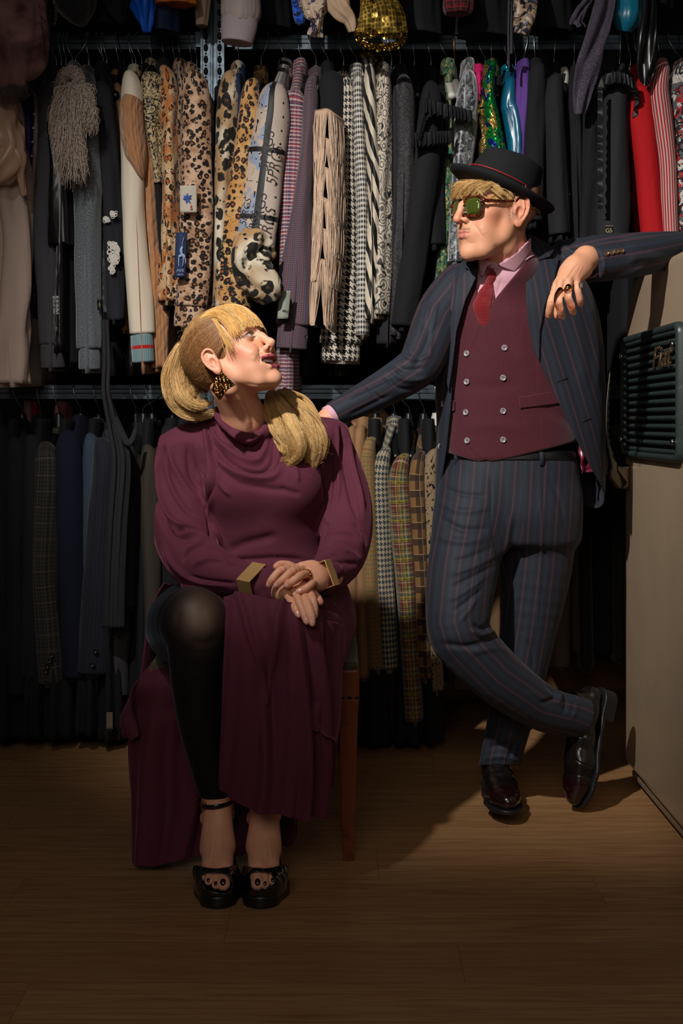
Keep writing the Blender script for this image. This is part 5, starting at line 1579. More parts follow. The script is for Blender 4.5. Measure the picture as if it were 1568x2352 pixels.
def prism(p, poly, Yr=None):
    """signed distance in metres to an outline drawn on the picture"""
    q = pix(p)
    P = np.asarray(poly, float)
    inside = np.zeros(len(q), bool); j = len(P) - 1
    for i in range(len(P)):
        xi, yi = P[i]; xj, yj = P[j]
        c = ((yi > q[:, 1]) != (yj > q[:, 1])) & (q[:, 0] < (xj - xi) * (q[:, 1] - yi) / (yj - yi + 1e-12) + xi)
        inside ^= c; j = i
    d, _, _ = poly_dist(q, np.vstack([P, P[:1]]))
    return (np.where(inside, -d, d) * p[:, 1] / FPX).astype(f32)


def plate(base, off, t, poly, yfront=None):
    def f(p):
        d = np.abs(base(p) - off) - t / 2
        d = smax(d, prism(p, poly), .0012)
        if yfront is not None: d = np.maximum(d, p[:, 1] - yfront)
        return d.astype(f32)
    return f


def bbox_px(poly, Y0, Y1, pad=.01):
    P = np.array(poly, float)
    xs = [W(x, y, Y) for x in (P[:, 0].min(), P[:, 0].max()) for y in (P[:, 1].min(), P[:, 1].max()) for Y in (Y0, Y1)]
    xs = np.array([tuple(v) for v in xs])
    return xs.min(0) - pad, xs.max(0) + pad


def axis_coord(P, pts):
    """signed distance in the picture plane from a limb axis (metres) - used for the cloth stripes"""
    q = pix(P)
    _, t, s = poly_dist(q, np.array([(a[0], a[1]) for a in pts], float))
    return s * P[:, 1] / FPX, t


def suit_cloth(name, base='#23262e', red='#4c303e', blue='#28303f', per=.036):
    """mask r = distance across the stripes"""
    g = Mat(name, .70, 0, .06, .3, coords='OBJ')
    r, n, b, a = g.attr()
    def line(off, w):
        x = ((r + (10.0 + off)) % per) - per / 2
        return x.abs().smooth(w * .4, w, 1, 0)
    c = g.mix(g.noise(500, 2) * .5, base, '#1c2028')
    c = g.mix(line(per / 2, per * .30) * .22, c, blue)
    c = g.mix(line(0, .0036) * .6, c, red)
    c = g.mix(line(per / 2, .0018) * .25, c, '#2c4264')
    g.col(c)
    g.bump(g.noise(750, 2), .25, .0005)
    return g.mat


def person_hand_body(p, hand, k=.006):
    """hand: dict(palm=[(pts, r)], fingers=[[pts],[r]])"""
    d = None
    for pts, rs in hand['palm']:
        e = chain(p, pts, rs, .02)
        d = e if d is None else smin(d, e, .016)
    for pts, rs in hand['fingers']:
        e = chain(p, pts, rs, .003)
        d = smin(d, e, hand.get('k', k))
    return d


def finger(pts, r, n=None):
    """pts: joint points; radii with knuckle swellings; returns dense chain"""
    P = [np.array(W(*q), dtype=f32) if not isinstance(q, np.ndarray) else q for q in pts]
    m = len(P) - 1
    n = 4 * m + 1
    out = [x.astype(f32) for x in catmull([tuple(x) for x in P], n)]
    u = np.linspace(0, m, n)
    bulge = 1 + .035 * np.cos(2 * np.pi * u) * (u > .3) + .06 * (u < .2)
    rr = list(r * (1 - .16 * u / m) * bulge)
    rr[-1] *= .84; rr[-2] *= .96
    return out, rr


def nail_on(P, N, tip, prev, r, up):
    """mask for a nail: near the tip on the outward side"""
    tip = np.asarray(tip, float); prev = np.asarray(prev, float)
    ax = tip - prev; ax /= np.linalg.norm(ax)
    up = np.asarray(up, float); up = up - ax * (up @ ax); up /= np.linalg.norm(up)
    sd = np.cross(ax, up)
    c = tip + up * r * .8 - ax * r * .15
    q = P - c
    u = q @ ax / (r * 1.05); v = q @ sd / (r * .72); w = q @ up
    e = (np.abs(u) ** 2.6 + np.abs(v) ** 2.6)
    return np.clip((1.0 - e) * 4, 0, 1) * (w > -r * .7) * ((N @ up) > .1)


# ------------------------------------------------------------------ the standing man
def build_man():
    root = empty('person', W(1180, 1800, 3.66), 'person in navy pinstripe suit, wine waistcoat and black hat leaning on the fridge', 'person')
    HC = A3((1142, 490, 3.58)); HS = 1.12
    M = frame(60, 2, 2)

    def loc(p): return ((p - HC) @ M) / HS

    def wpt(x, y, z): return HC + M @ (np.array([x, y, z], f32) * HS)
    neck0, neck1 = wpt(0, .012, -.050), A3((1166, 640, 3.67))

    def headf(p):
        q = loc(p)
        d = head_local(q)
        s = np.concatenate([np.abs(q[:, :1]), q[:, 1:]], 1)
        e = ear_local(((s - np.array([.0705, .004, -.001], f32)) @ rot_axis('z', -20)) / 1.08)
        d = smin(d, e * 1.08, .004) * HS
        nk = chain(p, [neck0, (neck0 + neck1) / 2, neck1], [.064, .066, .072], .02)
        d = smin(d, nk, .028)
        d = smin(d, chain(p, [wpt(.040, .01, -.085), A3((1150, 640, 3.645))], [.016, .010], .01), .03)
        return d.astype(f32)
    lo = np.minimum(HC, neck1) - np.array([.16, .16, .16], f32); hi = HC + np.array([.16, .18, .17], f32)
    v, f = sdf_mesh(headf, lo, hi, .0019)
    v = sculpt(v, f, [
        ([(1086, 515), (1098, 528), (1108, 546)], 3.0, -.0012), ([(1102, 520), (1112, 540)], 5, .0010),
        ([(1115, 468), (1125, 472), (1134, 470)], 1.6, -.0005), ([(1114, 476), (1126, 482)], 1.6, -.0005),
        ([(1085, 498), (1100, 502), (1112, 498)], 2.2, -.0008), ([(1120, 585), (1150, 600), (1185, 600)], 5, -.0012),
        ([(1150, 606), (1170, 590), (1190, 560), (1200, 530)], 7, -.0015), ([(1075, 556), (1084, 560), (1094, 556)], 3, -.0008),
        ([(1135, 560), (1140, 575), (1136, 590)], 6, -.0010)])
    N, _ = grad(headf, v.astype(f32))
    q = loc(v)
    m = np.zeros((len(v), 4), f32)
    ax = np.abs(q[:, 0])
    zl = q[:, 2]
    lipz = np.interp(ax, [0, .012, .024], [-.0520, -.0510, -.0555]); lipb = np.interp(ax, [0, .012, .024], [-.0690, -.0675, -.0590])
    m[:, 0] = np.clip((zl - lipb) / .0012, 0, 1) * np.clip((lipz - zl) / .0012, 0, 1) * (q[:, 1] < -.078) * np.clip((.0245 - ax) / .002, 0, 1) * .8
    rg = np.random.default_rng(1)
    speck = .5 + .5 * np.sin(v[:, 0] * 2900 + 3 * np.sin(v[:, 2] * 1700)) * np.sin(v[:, 2] * 2300 + v[:, 1] * 900)
    must = np.exp(-((zl + .0475 + .08 * ax) / .0035) ** 2) * (q[:, 1] < -.078) * np.clip((.026 - ax) / .005, 0, 1)
    burn = np.exp(-((q[:, 1] + .012) / .013) ** 2 - ((zl + .012) / .020) ** 2) * (ax > .05)
    fade = np.clip((zl - .018 - .25 * np.clip(-q[:, 1] - .0, 0, .05)) / .016, 0, 1) * (q[:, 1] > -.045)
    nape = np.clip((q[:, 1] - .055) / .02, 0, 1) * np.clip((zl + .050) / .03, 0, 1)
    m[:, 2] = np.clip(must * (.45 + .5 * speck) * .95 + burn * (.25 + .55 * speck) * 1.0 + fade * (.45 + .25 * speck) + nape * (.4 + .3 * speck), 0, .85)
    blush = np.exp(-(((q[:, 1] + .055) / .025) ** 2 + ((zl + .025) / .022) ** 2)) * (ax > .03) + np.exp(-((q[:, 1] + .115) / .012) ** 2 - ((zl + .02) / .012) ** 2) + (ax > .078) * .8
    m[:, 3] = np.clip(blush, 0, 1) * .45
    parts = [(v, f, m)]

    # left hand hanging over the fridge edge
    fi = finger([(1278, 655, 3.275), (1266, 693, 3.262), (1262, 714, 3.272), (1260, 726, 3.284)], .0098)
    fm = finger([(1289, 649, 3.262), (1281, 688, 3.245), (1286, 712, 3.254), (1291, 729, 3.270)], .0100)
    fr_ = finger([(1306, 647, 3.262), (1303, 677, 3.242), (1311, 702, 3.250), (1316, 719, 3.266)], .0096)
    fp = finger([(1324, 644, 3.272), (1326, 666, 3.262), (1331, 687, 3.266), (1332, 700, 3.280)], .0086)
    th = finger([(1290, 655, 3.31), (1278, 690, 3.325), (1280, 712, 3.318), (1280, 727, 3.312)], .0100)
    wr = A3((1346, 594, 3.33)); wr2 = A3((1384, 596, 3.352))
    palm = [([wr2, wr, A3((1322, 610, 3.30)), A3((1286, 648, 3.272))], [.026, .0255, .021, .013]),
            ([wr, A3((1318, 620, 3.298)), A3((1300, 646, 3.268))], [.022, .021, .0135]),
            ([wr, A3((1338, 618, 3.305)), A3((1322, 644, 3.276))], [.021, .018, .012]),
            ([wr, A3((1302, 628, 3.305)), A3((1280, 656, 3.286))], [.020, .0155, .011]),
            ([A3((1310, 625, 3.32)), A3((1289, 658, 3.315))], [.016, .012])]
    hand = dict(palm=palm, fingers=[fi, fm, fr_, fp, th], k=.0035)
    def handf(p): return person_hand_body(p, hand).astype(f32)
    P0 = np.array([wr2, fi[0][-1], fp[0][-1], th[0][-1], wr])
    v, f = sdf_mesh(handf, P0.min(0) - .035, P0.max(0) + .035, .0012)
    st = []
    for a in ((1281, 688), (1303, 677), (1266, 693), (1326, 666)):
        st += [([(a[0] - 6, a[1] - 2), (a[0] + 6, a[1] - 2)], 1.1, -.0004), ([(a[0] - 6, a[1] + 2), (a[0] + 6, a[1] + 2)], 1.1, -.0004)]
    for a, b in (((1330, 600), (1290, 645)), ((1334, 604), (1306, 644)), ((1338, 608), (1324, 640)), ((1326, 598), (1280, 650))):
        st.append(([a, ((a[0] + b[0]) / 2 - 1, (a[1] + b[1]) / 2), b], 2.6, .0007))
    st += [([(1312, 618), (1305, 632), (1296, 640)], 1.8, .0006), ([(1328, 612), (1322, 628), (1312, 638)], 1.6, .0006)]
    v = sculpt(v, f, st)
    N = vnormals(v, f)
    m = np.zeros((len(v), 4), f32)
    for fg, r in ((fi, .0098), (fm, .0100), (fr_, .0096), (fp, .0086)):
        m[:, 1] = np.maximum(m[:, 1], nail_on(v, N, fg[0][-1], fg[0][-3], r * .8, (-.1, -1, .1)))
    tips = np.array([x[0][-1] for x in (fi, fm, fr_, fp, th)])
    dt = np.min(np.linalg.norm(v[:, None] - tips[None], axis=2), axis=1)
    m[:, 3] = np.clip(1 - dt / .022, 0, 1) * .8
    parts.append((v, f, m))

    # the other hand rests on the chair behind her shoulder
    rh = dict(palm=[([A3((790, 940, 3.56)), A3((754, 962, 3.54)), A3((724, 992, 3.53))], [.024, .024, .020]), ([A3((754, 966, 3.54)), A3((730, 1008, 3.53))], [.022, .018])],
              fingers=[finger([(720, 990, 3.53), (704, 1006, 3.52), (694, 1026, 3.52), (690, 1042, 3.53)], .009), finger([(726, 998, 3.53), (710, 1018, 3.52), (702, 1040, 3.52), (699, 1056, 3.53)], .0095),
                       finger([(734, 1006, 3.53), (722, 1026, 3.52), (716, 1046, 3.52), (714, 1060, 3.53)], .009), finger([(744, 1010, 3.54), (736, 1030, 3.53), (732, 1046, 3.53)], .008),
                       finger([(738, 980, 3.52), (722, 984, 3.50), (708, 994, 3.49)], .0098)])
    def rhf(p): return person_hand_body(p, rh).astype(f32)
    lo = np.minimum(A3((680, 1070, 3.56)), A3((680, 930, 3.46))) - .03; hi = A3((800, 925, 3.60)) + .03
    v, f = sdf_mesh(rhf, lo, hi, .0028)
    parts.append((v, f, None))
    # the rest of the body, inside the clothes
    def bodyf(p):
        d = chain(p, [A3((1172, 640, 3.69)), A3((1165, 800, 3.70)), A3((1175, 1000, 3.70)), A3((1180, 1120, 3.70))], [.06, .10, .095, .11], .06)
        d = smin(d, chain(p, [A3((1060, 665, 3.70)), A3((1290, 625, 3.72))], [.045, .045], .03), .05)
        d = smin(d, chain(p, [A3((1045, 675, 3.69)), A3((958, 835, 3.60)), A3((790, 940, 3.56))], [.040, .034, .024], .02), .03)
        d = smin(d, chain(p, [A3((1300, 625, 3.72)), A3((1550, 568, 3.59)), A3((1384, 596, 3.352))], [.036, .026, .022], .02), .03)
        d = smin(d, chain(p, [A3((1085, 1160, 3.67)), A3((1052, 1430, 3.53)), A3((1080, 1490, 3.53)), A3((1150, 1562, 3.55)), A3((1325, 1648, 3.635))], [.07, .055, .050, .045, .034], .03), .04)
        d = smin(d, chain(p, [A3((1240, 1160, 3.70)), A3((1215, 1450, 3.70)), A3((1150, 1740, 3.73)), A3((1146, 1790, 3.73))], [.07, .052, .040, .036], .03), .04)
        return d.astype(f32)
    v, f = sdf_mesh(bodyf, (.0, 3.30, .1), (1.0, 3.95, 1.55), .008)
    parts.append((v, f, None))
    skin = skin_material('skin_man', '#dda07e', '#c4736a', '#e8b8a4', '#c8805e', '#cf7558', .40)
    V_, F_, M_ = join(parts)
    body = mesh_obj('body', V_, F_, skin, root, masks=M_)

    # ---------------- hair
    hm = Mat('blond_hair_man', .48, 0, 0, .3); u_, v_, _ = hm.xyz(); r, n, b, a = hm.attr()
    hm.col(hm.mix(r, hm.mix(u_, '#c2924e', '#ffdc9c'), '#57432f')); hm = hm.mat
    rg = np.random.default_rng(6)
    Pn = []
    mk = []
    def swept(n, cen_fn, len_fn, dir_fn, dark=0.0, npt=10):
        out = []
        for _ in range(n):
            c = cen_fn(); d = dir_fn(c); L = len_fn()
            t = np.linspace(0, 1, npt)
            jit = rg.normal(size=3) * .002
            out.append([c + d[0] * L * x + d[1] * L * x * x + jit * x for x in t])
            mk.append([dark, 0, 0, 1])
        Pn.extend(out)
    # quiff: wavy locks swept sideways across the forehead
    for k in range(170):
        u0 = rg.uniform(0, 1)                       # 0 far temple .. 1 near temple
        ang = math.radians(-62 + 128 * u0)
        lv = rg.uniform(0, 1)
        c0 = np.array([.068 * math.sin(ang), -.012 - .076 * math.cos(ang), .050 + .008 * lv])
        Lc = rg.uniform(.034, .056); ph = rg.uniform(0, 6.28); fr_c = rg.uniform(4, 7); am = rg.uniform(.0010, .0030)
        outd = np.array([math.sin(ang) * .8, -math.cos(ang), 0])
        side = np.array([-math.cos(ang), -math.sin(ang), 0]) * (1 if rg.random() < .95 else -1)   # towards the far side of the face
        tone = rg.uniform(-.2, .35)
        for _ in range(38):
            j = rg.normal(size=3) * .0034
            t = np.linspace(0, 1, 12); L = Lc * rg.uniform(.8, 1.1); cl = 1 - .6 * t
            bulge = .016 * np.sin(t * 2.6) * (.6 + .6 * lv)
            P_ = c0[None] + j[None] * cl[:, None] + outd[None] * (bulge + .006 * t)[:, None] + side[None] * (L * .75 * t ** 1.2 + am * np.sin(fr_c * t + ph))[:, None]
            P_[:, 2] += .004 * np.sin(t * 2.2) * lv - L * .50 * t ** 1.5 + am * np.cos(fr_c * t + ph)
            Pn.append([wpt(*x) for x in P_]); mk.append([float(np.clip(tone * .6 + rg.uniform(-.05, .18), 0, 1)), 0, 0, 1])
    # side hair, combed back and down above the ear
    for _ in range(3400):
        y0 = rg.uniform(-.062, .078); sx = 1 if rg.random() < .8 else -1
        ang = y0 / .09
        z0 = rg.uniform(.030, .052) - .30 * max(0, y0) - .10 * max(0, -y0 - .03)
        x0 = sx * (.0745 * math.sqrt(max(.05, 1 - (abs(y0 - .012) / .100) ** 2.2)) + .001)
        L = rg.uniform(.008, .022) * (1.0 if y0 < .0 else .6)
        t = np.linspace(0, 1, 7)
        Pn.append([wpt(x0 + sx * (.002 * q_ - .001 * q_ * q_), y0 - (.4 * L * q_ if y0 < 0 else -.3 * L * q_), z0 - L * q_) for q_ in np.interp(np.linspace(0, 1, 12), t, t)])
        mk.append([min(1, max(0, .10 + (y0 + .02) * 9 + rg.normal() * .12)), 0, 0, 1])
    hair_mesh('hair', np.array(Pn, float), .00050, .00022, hm, root, np.array(mk, f32))
    def hbase(p):
        q = loc(p)
        d = ell(q, (0, -.052, .048), (.064, .036, .018))
        d = smin(d, ell(q, (0, .012, .040), (.0752, .096, .040)), .02)
        d = smax(d, -(q[:, 2] - .022 + np.clip(q[:, 1], 0, 1) * .55), .008)
        d = smax(d, q[:, 2] - .075, .005)
        d = d + .0018 * np.sin(q[:, 0] * 190 + 2 * np.sin(q[:, 2] * 240)) * np.sin(q[:, 2] * 300 + q[:, 1] * 150)
        return (d * HS).astype(f32)
    v, f = sdf_mesh(hbase, HC - .16, HC + .16, .0022)
    ql = loc(v); mm = np.zeros((len(v), 4), f32); mm[:, 0] = np.clip((ql[:, 1] + .01) * 9, .1, .9)
    mesh_obj('hair_base', v, f, hm, root, masks=mm, uvs=np.full((len(v), 2), .35))
    # ---------------- sunglasses
    tort = Mat('tortoiseshell', .12, 0, 0, .6, coords='OBJ'); tort.col(tort.mix(tort.noise(160, 2, dist=1).smooth(.45, .6), '#1a0a06', '#6e2c10')); tort.b.inputs['Coat Weight'].default_value = .6; tort = tort.mat
    lensm = Mat('green_lens', .06, .55, 0, .8, coords='OBJ'); lensm.col('#5c6a2a'); lensm.b.inputs['Coat Weight'].default_value = 1; lensm = lensm.mat
    glasses = MB()
    lenses = []
    for s in (-1, 1):
        n = 30
        ring = []
        for k in range(n + 1):
            a = 2 * math.pi * k / n
            cx = math.copysign(abs(math.cos(a)) ** .58, math.cos(a)); cz = math.copysign(abs(math.sin(a)) ** .58, math.sin(a))
            x = s * .0335 + .0255 * cx; z = .0025 + .0215 * cz - .0015 * (cz < 0) * abs(cx)
            y = -.1015 + .014 * (abs(x) / .06) ** 2
            ring.append(tuple(wpt(x, y, z)))
        vv, ff, uu = tube(ring, [(.0030, .0026)] * len(ring), 61, 10, ref=tuple(M[:, 1]), cap=(0, 0))
        glasses.add(vv, ff, uu)
        C = []
        lv = [wpt(s * .0335, -.1015 + .014 * (.0335 / .06) ** 2 - .0022, .0105)]
        for rr_ in (.5, 1.0):
            for k in range(n):
                a = 2 * math.pi * k / n
                cx = math.copysign(abs(math.cos(a)) ** .58, math.cos(a)); cz = math.copysign(abs(math.sin(a)) ** .58, math.sin(a))
                x = s * .0335 + .0238 * cx * rr_
                lv.append(wpt(x, -.1015 + .014 * (abs(x) / .06) ** 2 - .0022 * (1 - rr_ ** 2), -.0 + .0025 + .0210 * cz * rr_))
        lf = [(0, 1 + k, 1 + (k + 1) % n) for k in range(n)] + [(1 + k, 1 + n + k, 1 + n + (k + 1) % n, 1 + (k + 1) % n) for k in range(n)]
        lenses.append((lv, lf))
        pts = [wpt(s * .0585, -.092, .013), wpt(s * .0665, -.080, .014), wpt(s * .073, -.045, .016), wpt(s * .0775, -.006, .0205), wpt(s * .0785, .014, .018), wpt(s * .0785, .026, -.004)]
        vv, ff, uu = tube([tuple(x) for x in pts], [(.0022, .0055), (.0022, .0052), (.0018, .0036), (.0018, .0032), (.0018, .0034), (.0018, .0040)], 26, 8, ref=(0, 0, 1))
        glasses.add(vv, ff, uu)
        vv, ff = box(wpt(s * .0625, -.088, .0135), (.012 * HS, .0045 * HS, .0085 * HS), M); glasses.add(vv, ff)
    vv, ff, uu = tube([tuple(wpt(x, -.1035 + .02 * abs(x), .0055 + .002 * (1 - (x / .01) ** 2))) for x in (-.011, -.006, 0, .006, .011)], [(.003, .0026)] * 5, 12, 8)
    glasses.add(vv, ff, uu)
    go = glasses.build('sunglasses', tort, root, label='tortoiseshell sunglasses with green lenses')
    for (lv, lf) in lenses:
        o = mesh_obj('lens', lv, lf, lensm, go, label='green lens'); solid(o, .001)
    # ---------------- hat
    felt = Mat('black_felt', .9, 0, .4, .25, coords='OBJ'); felt.col('#17181b'); felt.bump(felt.noise(500, 3), .5, .0008); felt = felt.mat
    HM = M @ rot_axis('x', -19) @ rot_axis('y', 9)
    HO = wpt(.0, .004, .047)
    def hpt(x, y, z): return HO + HM @ np.array([x, y, z], f32)
    prof = [(.0, .096, 1), (.45, .096, 1), (.70, .104, 1), (.80, .105, 1), (.865, .100, 1), (.90, .088, 1), (.985, .045, 1), (1.06, .01, 1), (1.075, -.004, 1),
            (1.20, -.002, 2), (1.38, .003, 2), (1.50, .010, 2), (1.535, .0145, 2), (1.545, .0125, 2), (1.51, .006, 2), (1.38, -.001, 2), (1.20, -.006, 2), (1.06, -.008, 2)]
    n = 96; vs, fs = [], []
    for i, (rr_, z, kk) in enumerate(prof):
        for k in range(n):
            a = 2 * math.pi * k / n
            rx, ry = .0805, .0985
            r1 = rr_ if kk == 1 else 1 + (rr_ - 1) * (1.0 + .10 * math.sin(a) ** 2)
            extra = 0
            if kk == 2:
                q_ = max(0, (rr_ - 1.1) / .45)
                extra = q_ ** 2 * (.012 * (1 - math.sin(a)) * .5 * 0 + .002 * abs(math.cos(a)) ** 2 + .010 * max(0, math.sin(a)) - .004 * max(0, -math.sin(a)))
            if kk == 1 and z > .08: extra = -.010 * max(0, -math.sin(a)) * (1 if rr_ > .3 else 0) + (.0 if rr_ > .9 else 0)
            zz = z + extra
            if kk == 1 and .8 <= rr_ and z > .06: zz -= .006 * math.sin(a) * -1 * 0
            vs.append(hpt(rx * r1 * math.cos(a), ry * r1 * math.sin(a), zz))
    P_ = len(prof)
    for i in range(P_ - 1):
        for k in range(n):
            fs.append((i * n + k, i * n + (k + 1) % n, (i + 1) * n + (k + 1) % n, (i + 1) * n + k))
    hat = mesh_obj('hat', vs, fs, felt, root, label='black felt hat with a narrow curled brim')
    def ringband(z0, z1, rad, name, mat, a0=0, a1=2 * math.pi, nn=90, closed=True):
        vs = []; fs = []
        for k in range(nn + 1):
            a = a0 + (a1 - a0) * k / nn
            for z in (z0, z1):
                f_ = np.interp(z, [0, .05, .085], [1.064, 1.03, 1.0]) + rad
                vs.append(hpt(.0805 * f_ * math.cos(a), .0985 * f_ * math.sin(a), z))
        for k in range(nn): fs.append((2 * k, 2 * k + 2, 2 * k + 3, 2 * k + 1))
        o = mesh_obj(name, vs, fs, mat, hat); solid(o, .0012); return o
    ringband(.002, .030, .004, 'hat_band', solidmat('grosgrain', '#101114', .6))
    redc = solidmat('red_cord', '#c01820', .5)
    pts = [tuple(hpt(.0805 * 1.088 * math.cos(a), .0985 * 1.088 * math.sin(a), .0315)) for a in np.linspace(math.radians(-118), math.radians(5), 14)]
    vv, ff, uu = tube(pts, [.0011] * len(pts), 60, 6); MB().add(vv, ff, uu).build('red_piping', redc, hat, label='red piping above the band')
    pts = [tuple(hpt(.0805 * 1.092 * math.cos(a), .0985 * 1.092 * math.sin(a), z)) for a, z in ((math.radians(5), .0315), (math.radians(6), .022), (math.radians(6.5), .012))]
    vv, ff, uu = tube(pts, [.0011] * 3, 8, 6); MB().add(vv, ff, uu).build('red_piping', redc, hat)
    for zz in (.0, .012):
        pts = [tuple(hpt(.0805 * 1.095 * math.cos(a), .0985 * 1.095 * math.sin(a), z)) for a, z in ((math.radians(24), .028), (math.radians(34), .026 - zz * .4), (math.radians(48), .026 - zz))]
        vv, ff, uu = tube(pts, [.0010] * 3, 12, 6); MB().add(vv, ff, uu).build('red_piping', redc, hat)
    bow = MB()
    for a in (10, 22, 34):
        vv, ff = box(hpt(.0805 * 1.095 * math.cos(math.radians(a)), .0985 * 1.095 * math.sin(math.radians(a)), .017), (.006, .016, .022), HM @ rot_axis('z', a)); bow.add(vv, ff)
    o = bow.build('bow', solidmat('grosgrain', '#101114', .6), hat, smooth=False); bevel(o, .002)
    vv, ff = box(hpt(.0805 * 1.13 * math.cos(math.radians(18)), .0985 * 1.13 * math.sin(math.radians(18)), .014), (.002, .006, .0015), HM); MB().add(vv, ff).build('metal_pin', solidmat('silver', '#c8c8c8', .2, 1), hat)

    # ---------------- shirt, tie, waistcoat
    tor = stack_fn([(1062, 1020, 1330, 3.70, .118), (1000, 1022, 1328, 3.70, .118), (900, 1026, 1330, 3.70, .122), (800, 1026, 1332, 3.70, .126), (720, 1022, 1330, 3.70, .124),
                    (670, 1030, 1322, 3.70, .110), (635, 1055, 1305, 3.70, .088), (612, 1095, 1262, 3.70, .070), (596, 1130, 1225, 3.70, .055)])
    pink = Mat('pink_shirt', .7, 0, .2, .3, coords='OBJ'); pink.col('#d8a6b4'); pink.weave(900, .2); pink = pink.mat
    shirt_poly = [(1075, 590), (1240, 570), (1245, 640), (1150, 760), (1080, 760), (1068, 640)]
    def shirtf(p):
        d = tor(p, -.014)
        d = smin(d, chain(p, [A3((1172, 665, 3.67)), A3((1168, 622, 3.645))], [.090, .084], .02), .02)
        return smax(d, -headf_in(p), .001)
    def headf_in(p): return chain(p, [neck0, neck1], [.055, .06], .02)
    v, f = sdf_mesh(lambda p: smax(shirtf(p), prism(p, shirt_poly), .004).astype(f32), *bbox_px(shirt_poly, 3.5, 3.86, .0), .0028)
    v = sculpt(v, f, [([(1128, 640), (1140, 665), (1136, 690)], 4, .003), ([(1150, 640), (1146, 660), (1132, 700)], 3, -.002), ([(1100, 640), (1098, 680)], 4, .002)])
    shirt = mesh_obj('shirt', v, f, pink, root, label='pale pink shirt')
    # collar: stand plus wings
    def neckring(p): return seg_d(p, neck1, neck0, .073, .065)
    for nm, poly, off, t in (('collar_wing', [(1219, 546), (1192, 576), (1162, 598), (1142, 607), (1152, 613), (1181, 624), (1202, 600), (1220, 574)], .009, .004),
                             ('collar_wing', [(1100, 585), (1130, 606), (1118, 612), (1110, 634), (1103, 634), (1101, 610)], .010, .004),
                             ('collar_stand', [(1098, 586), (1140, 606), (1180, 585), (1216, 548), (1224, 600), (1190, 626), (1150, 622), (1120, 614), (1098, 640)], .000, .005)):
        fn = plate(neckring, off + .004, t, poly, 3.65 if nm == 'collar_wing' else 3.70)
        v, f = sdf_mesh(fn, *bbox_px(poly, 3.46, 3.72, .006), .0019)
        if len(v): mesh_obj(nm, v, f, pink, shirt)
    tie = Mat('red_knit_tie', .75, 0, .3, .3, coords='OBJ'); x_, y_, z_ = tie.xyz()
    k1 = (x_ * 1500.0 + z_ * 1500.0).sin() * (x_ * 1500.0 - z_ * 1500.0).sin()
    tie.col(tie.mix(k1.smooth(-.3, .6), '#6a0610', '#b5141f')); tie.bump(k1, .8, .0012); tie = tie.mat
    def tief(p):
        a = chain(p, [A3((1130, 618, 3.592)), A3((1131, 632, 3.590)), A3((1128, 648, 3.594))], [.0150, .0165, .0125], .006)
        q = p.copy(); q[:, 1] = 3.591 + (q[:, 1] - 3.591) * 2.2
        b = chain(q, [A3((1126, 650, 3.597)), A3((1116, 680, 3.591)), A3((1110, 704, 3.588)), A3((1120, 745, 3.600))], [.013, .021, .026, .024], .01) * .6
        c = chain(p, [A3((1142, 618, 3.596)), A3((1168, 628, 3.612))], [.007, .0055], .004)
        return smin(smin(a, b, .006), c, .006).astype(f32)
    v, f = sdf_mesh(tief, A3((1075, 770, 3.50)) - .0, A3((1190, 595, 3.62)), .0016)
    v = sculpt(v, f, [([(1118, 652), (1128, 654), (1138, 650)], 2, -.002), ([(1136, 655), (1132, 690), (1126, 720)], 3, -.003), ([(1118, 658), (1112, 690)], 4, -.0015)])
    mesh_obj('tie', v, f, tie, root, label='red knitted tie')

    vm = Mat('wine_twill', .75, 0, .35, .3, coords='OBJ'); x_, y_, z_ = vm.xyz()
    tw = (x_ * 1450.0 + z_ * 1150.0).sin()
    vm.col(vm.mix((tw * .5 + vm.noise(600, 2) * 1.2 - .35).smooth(0, .9), '#241019', '#76202f')); vm.bump(tw, .35, .0007); vm = vm.mat
    vest_out = [(1040, 596), (1095, 600), (1096, 633), (1094, 677), (1109, 727), (1144, 677), (1215, 592), (1260, 570), (1345, 600), (1345, 1008), (1262, 1030), (1128, 1062), (1116, 1057), (1101, 1064), (1022, 1038), (1005, 1030), (1005, 620)]
    def vestf(p):
        d = smin(tor(p, .0), chain(p, [A3((1172, 665, 3.67)), A3((1168, 622, 3.645))], [.0945, .0885], .02), .02)
        return smax(d, prism(p, vest_out), .004).astype(f32)
    v, f = sdf_mesh(vestf, *bbox_px(vest_out, 3.52, 3.86, .0), .0030)
    folds = [([(1109, 727), (1092, 770), (1074, 812)], 2.0, .0022, 'e'), ([(1228, 806), (1232, 900)], 1.4, -.0012), ([(1238, 935), (1242, 1020)], 1.4, -.0012),
             ([(1240, 930), (1300, 965), (1325, 985)], 12, -.003), ([(1068, 1022), (1084, 1040), (1100, 1062)], 1.5, -.0016), ([(1050, 880), (1110, 890), (1200, 880)], 14, -.002), ([(1060, 985), (1130, 975), (1220, 990)], 14, .002),
             ([(1160, 700), (1190, 760), (1200, 850)], 18, .003)]
    v = sculpt(v, f, folds)
    vest = mesh_obj('waistcoat', v, f, vm, root, label='wine red double breasted waistcoat')
    for nm, poly in (('pocket_welt', [(1190, 912), (1292, 896), (1304, 924), (1194, 938)]), ('pocket_welt', [(1030, 920), (1044, 920), (1044, 944), (1028, 945)])):
        v, f = sdf_mesh(plate(lambda p: tor(p), .0022, .004, poly, 3.68), *bbox_px(poly, 3.53, 3.72, .002), .0017)
        mesh_obj(nm, v, f, vm, vest)
    horn = Mat('horn_button', .2, 0, 0, .6, coords='OBJ'); horn.col(horn.mix(horn.noise(200, 2), '#5c5e64', '#b0b0b4')); horn = horn.mat
    thr = solidmat('red_thread', '#8a1a30', .8)
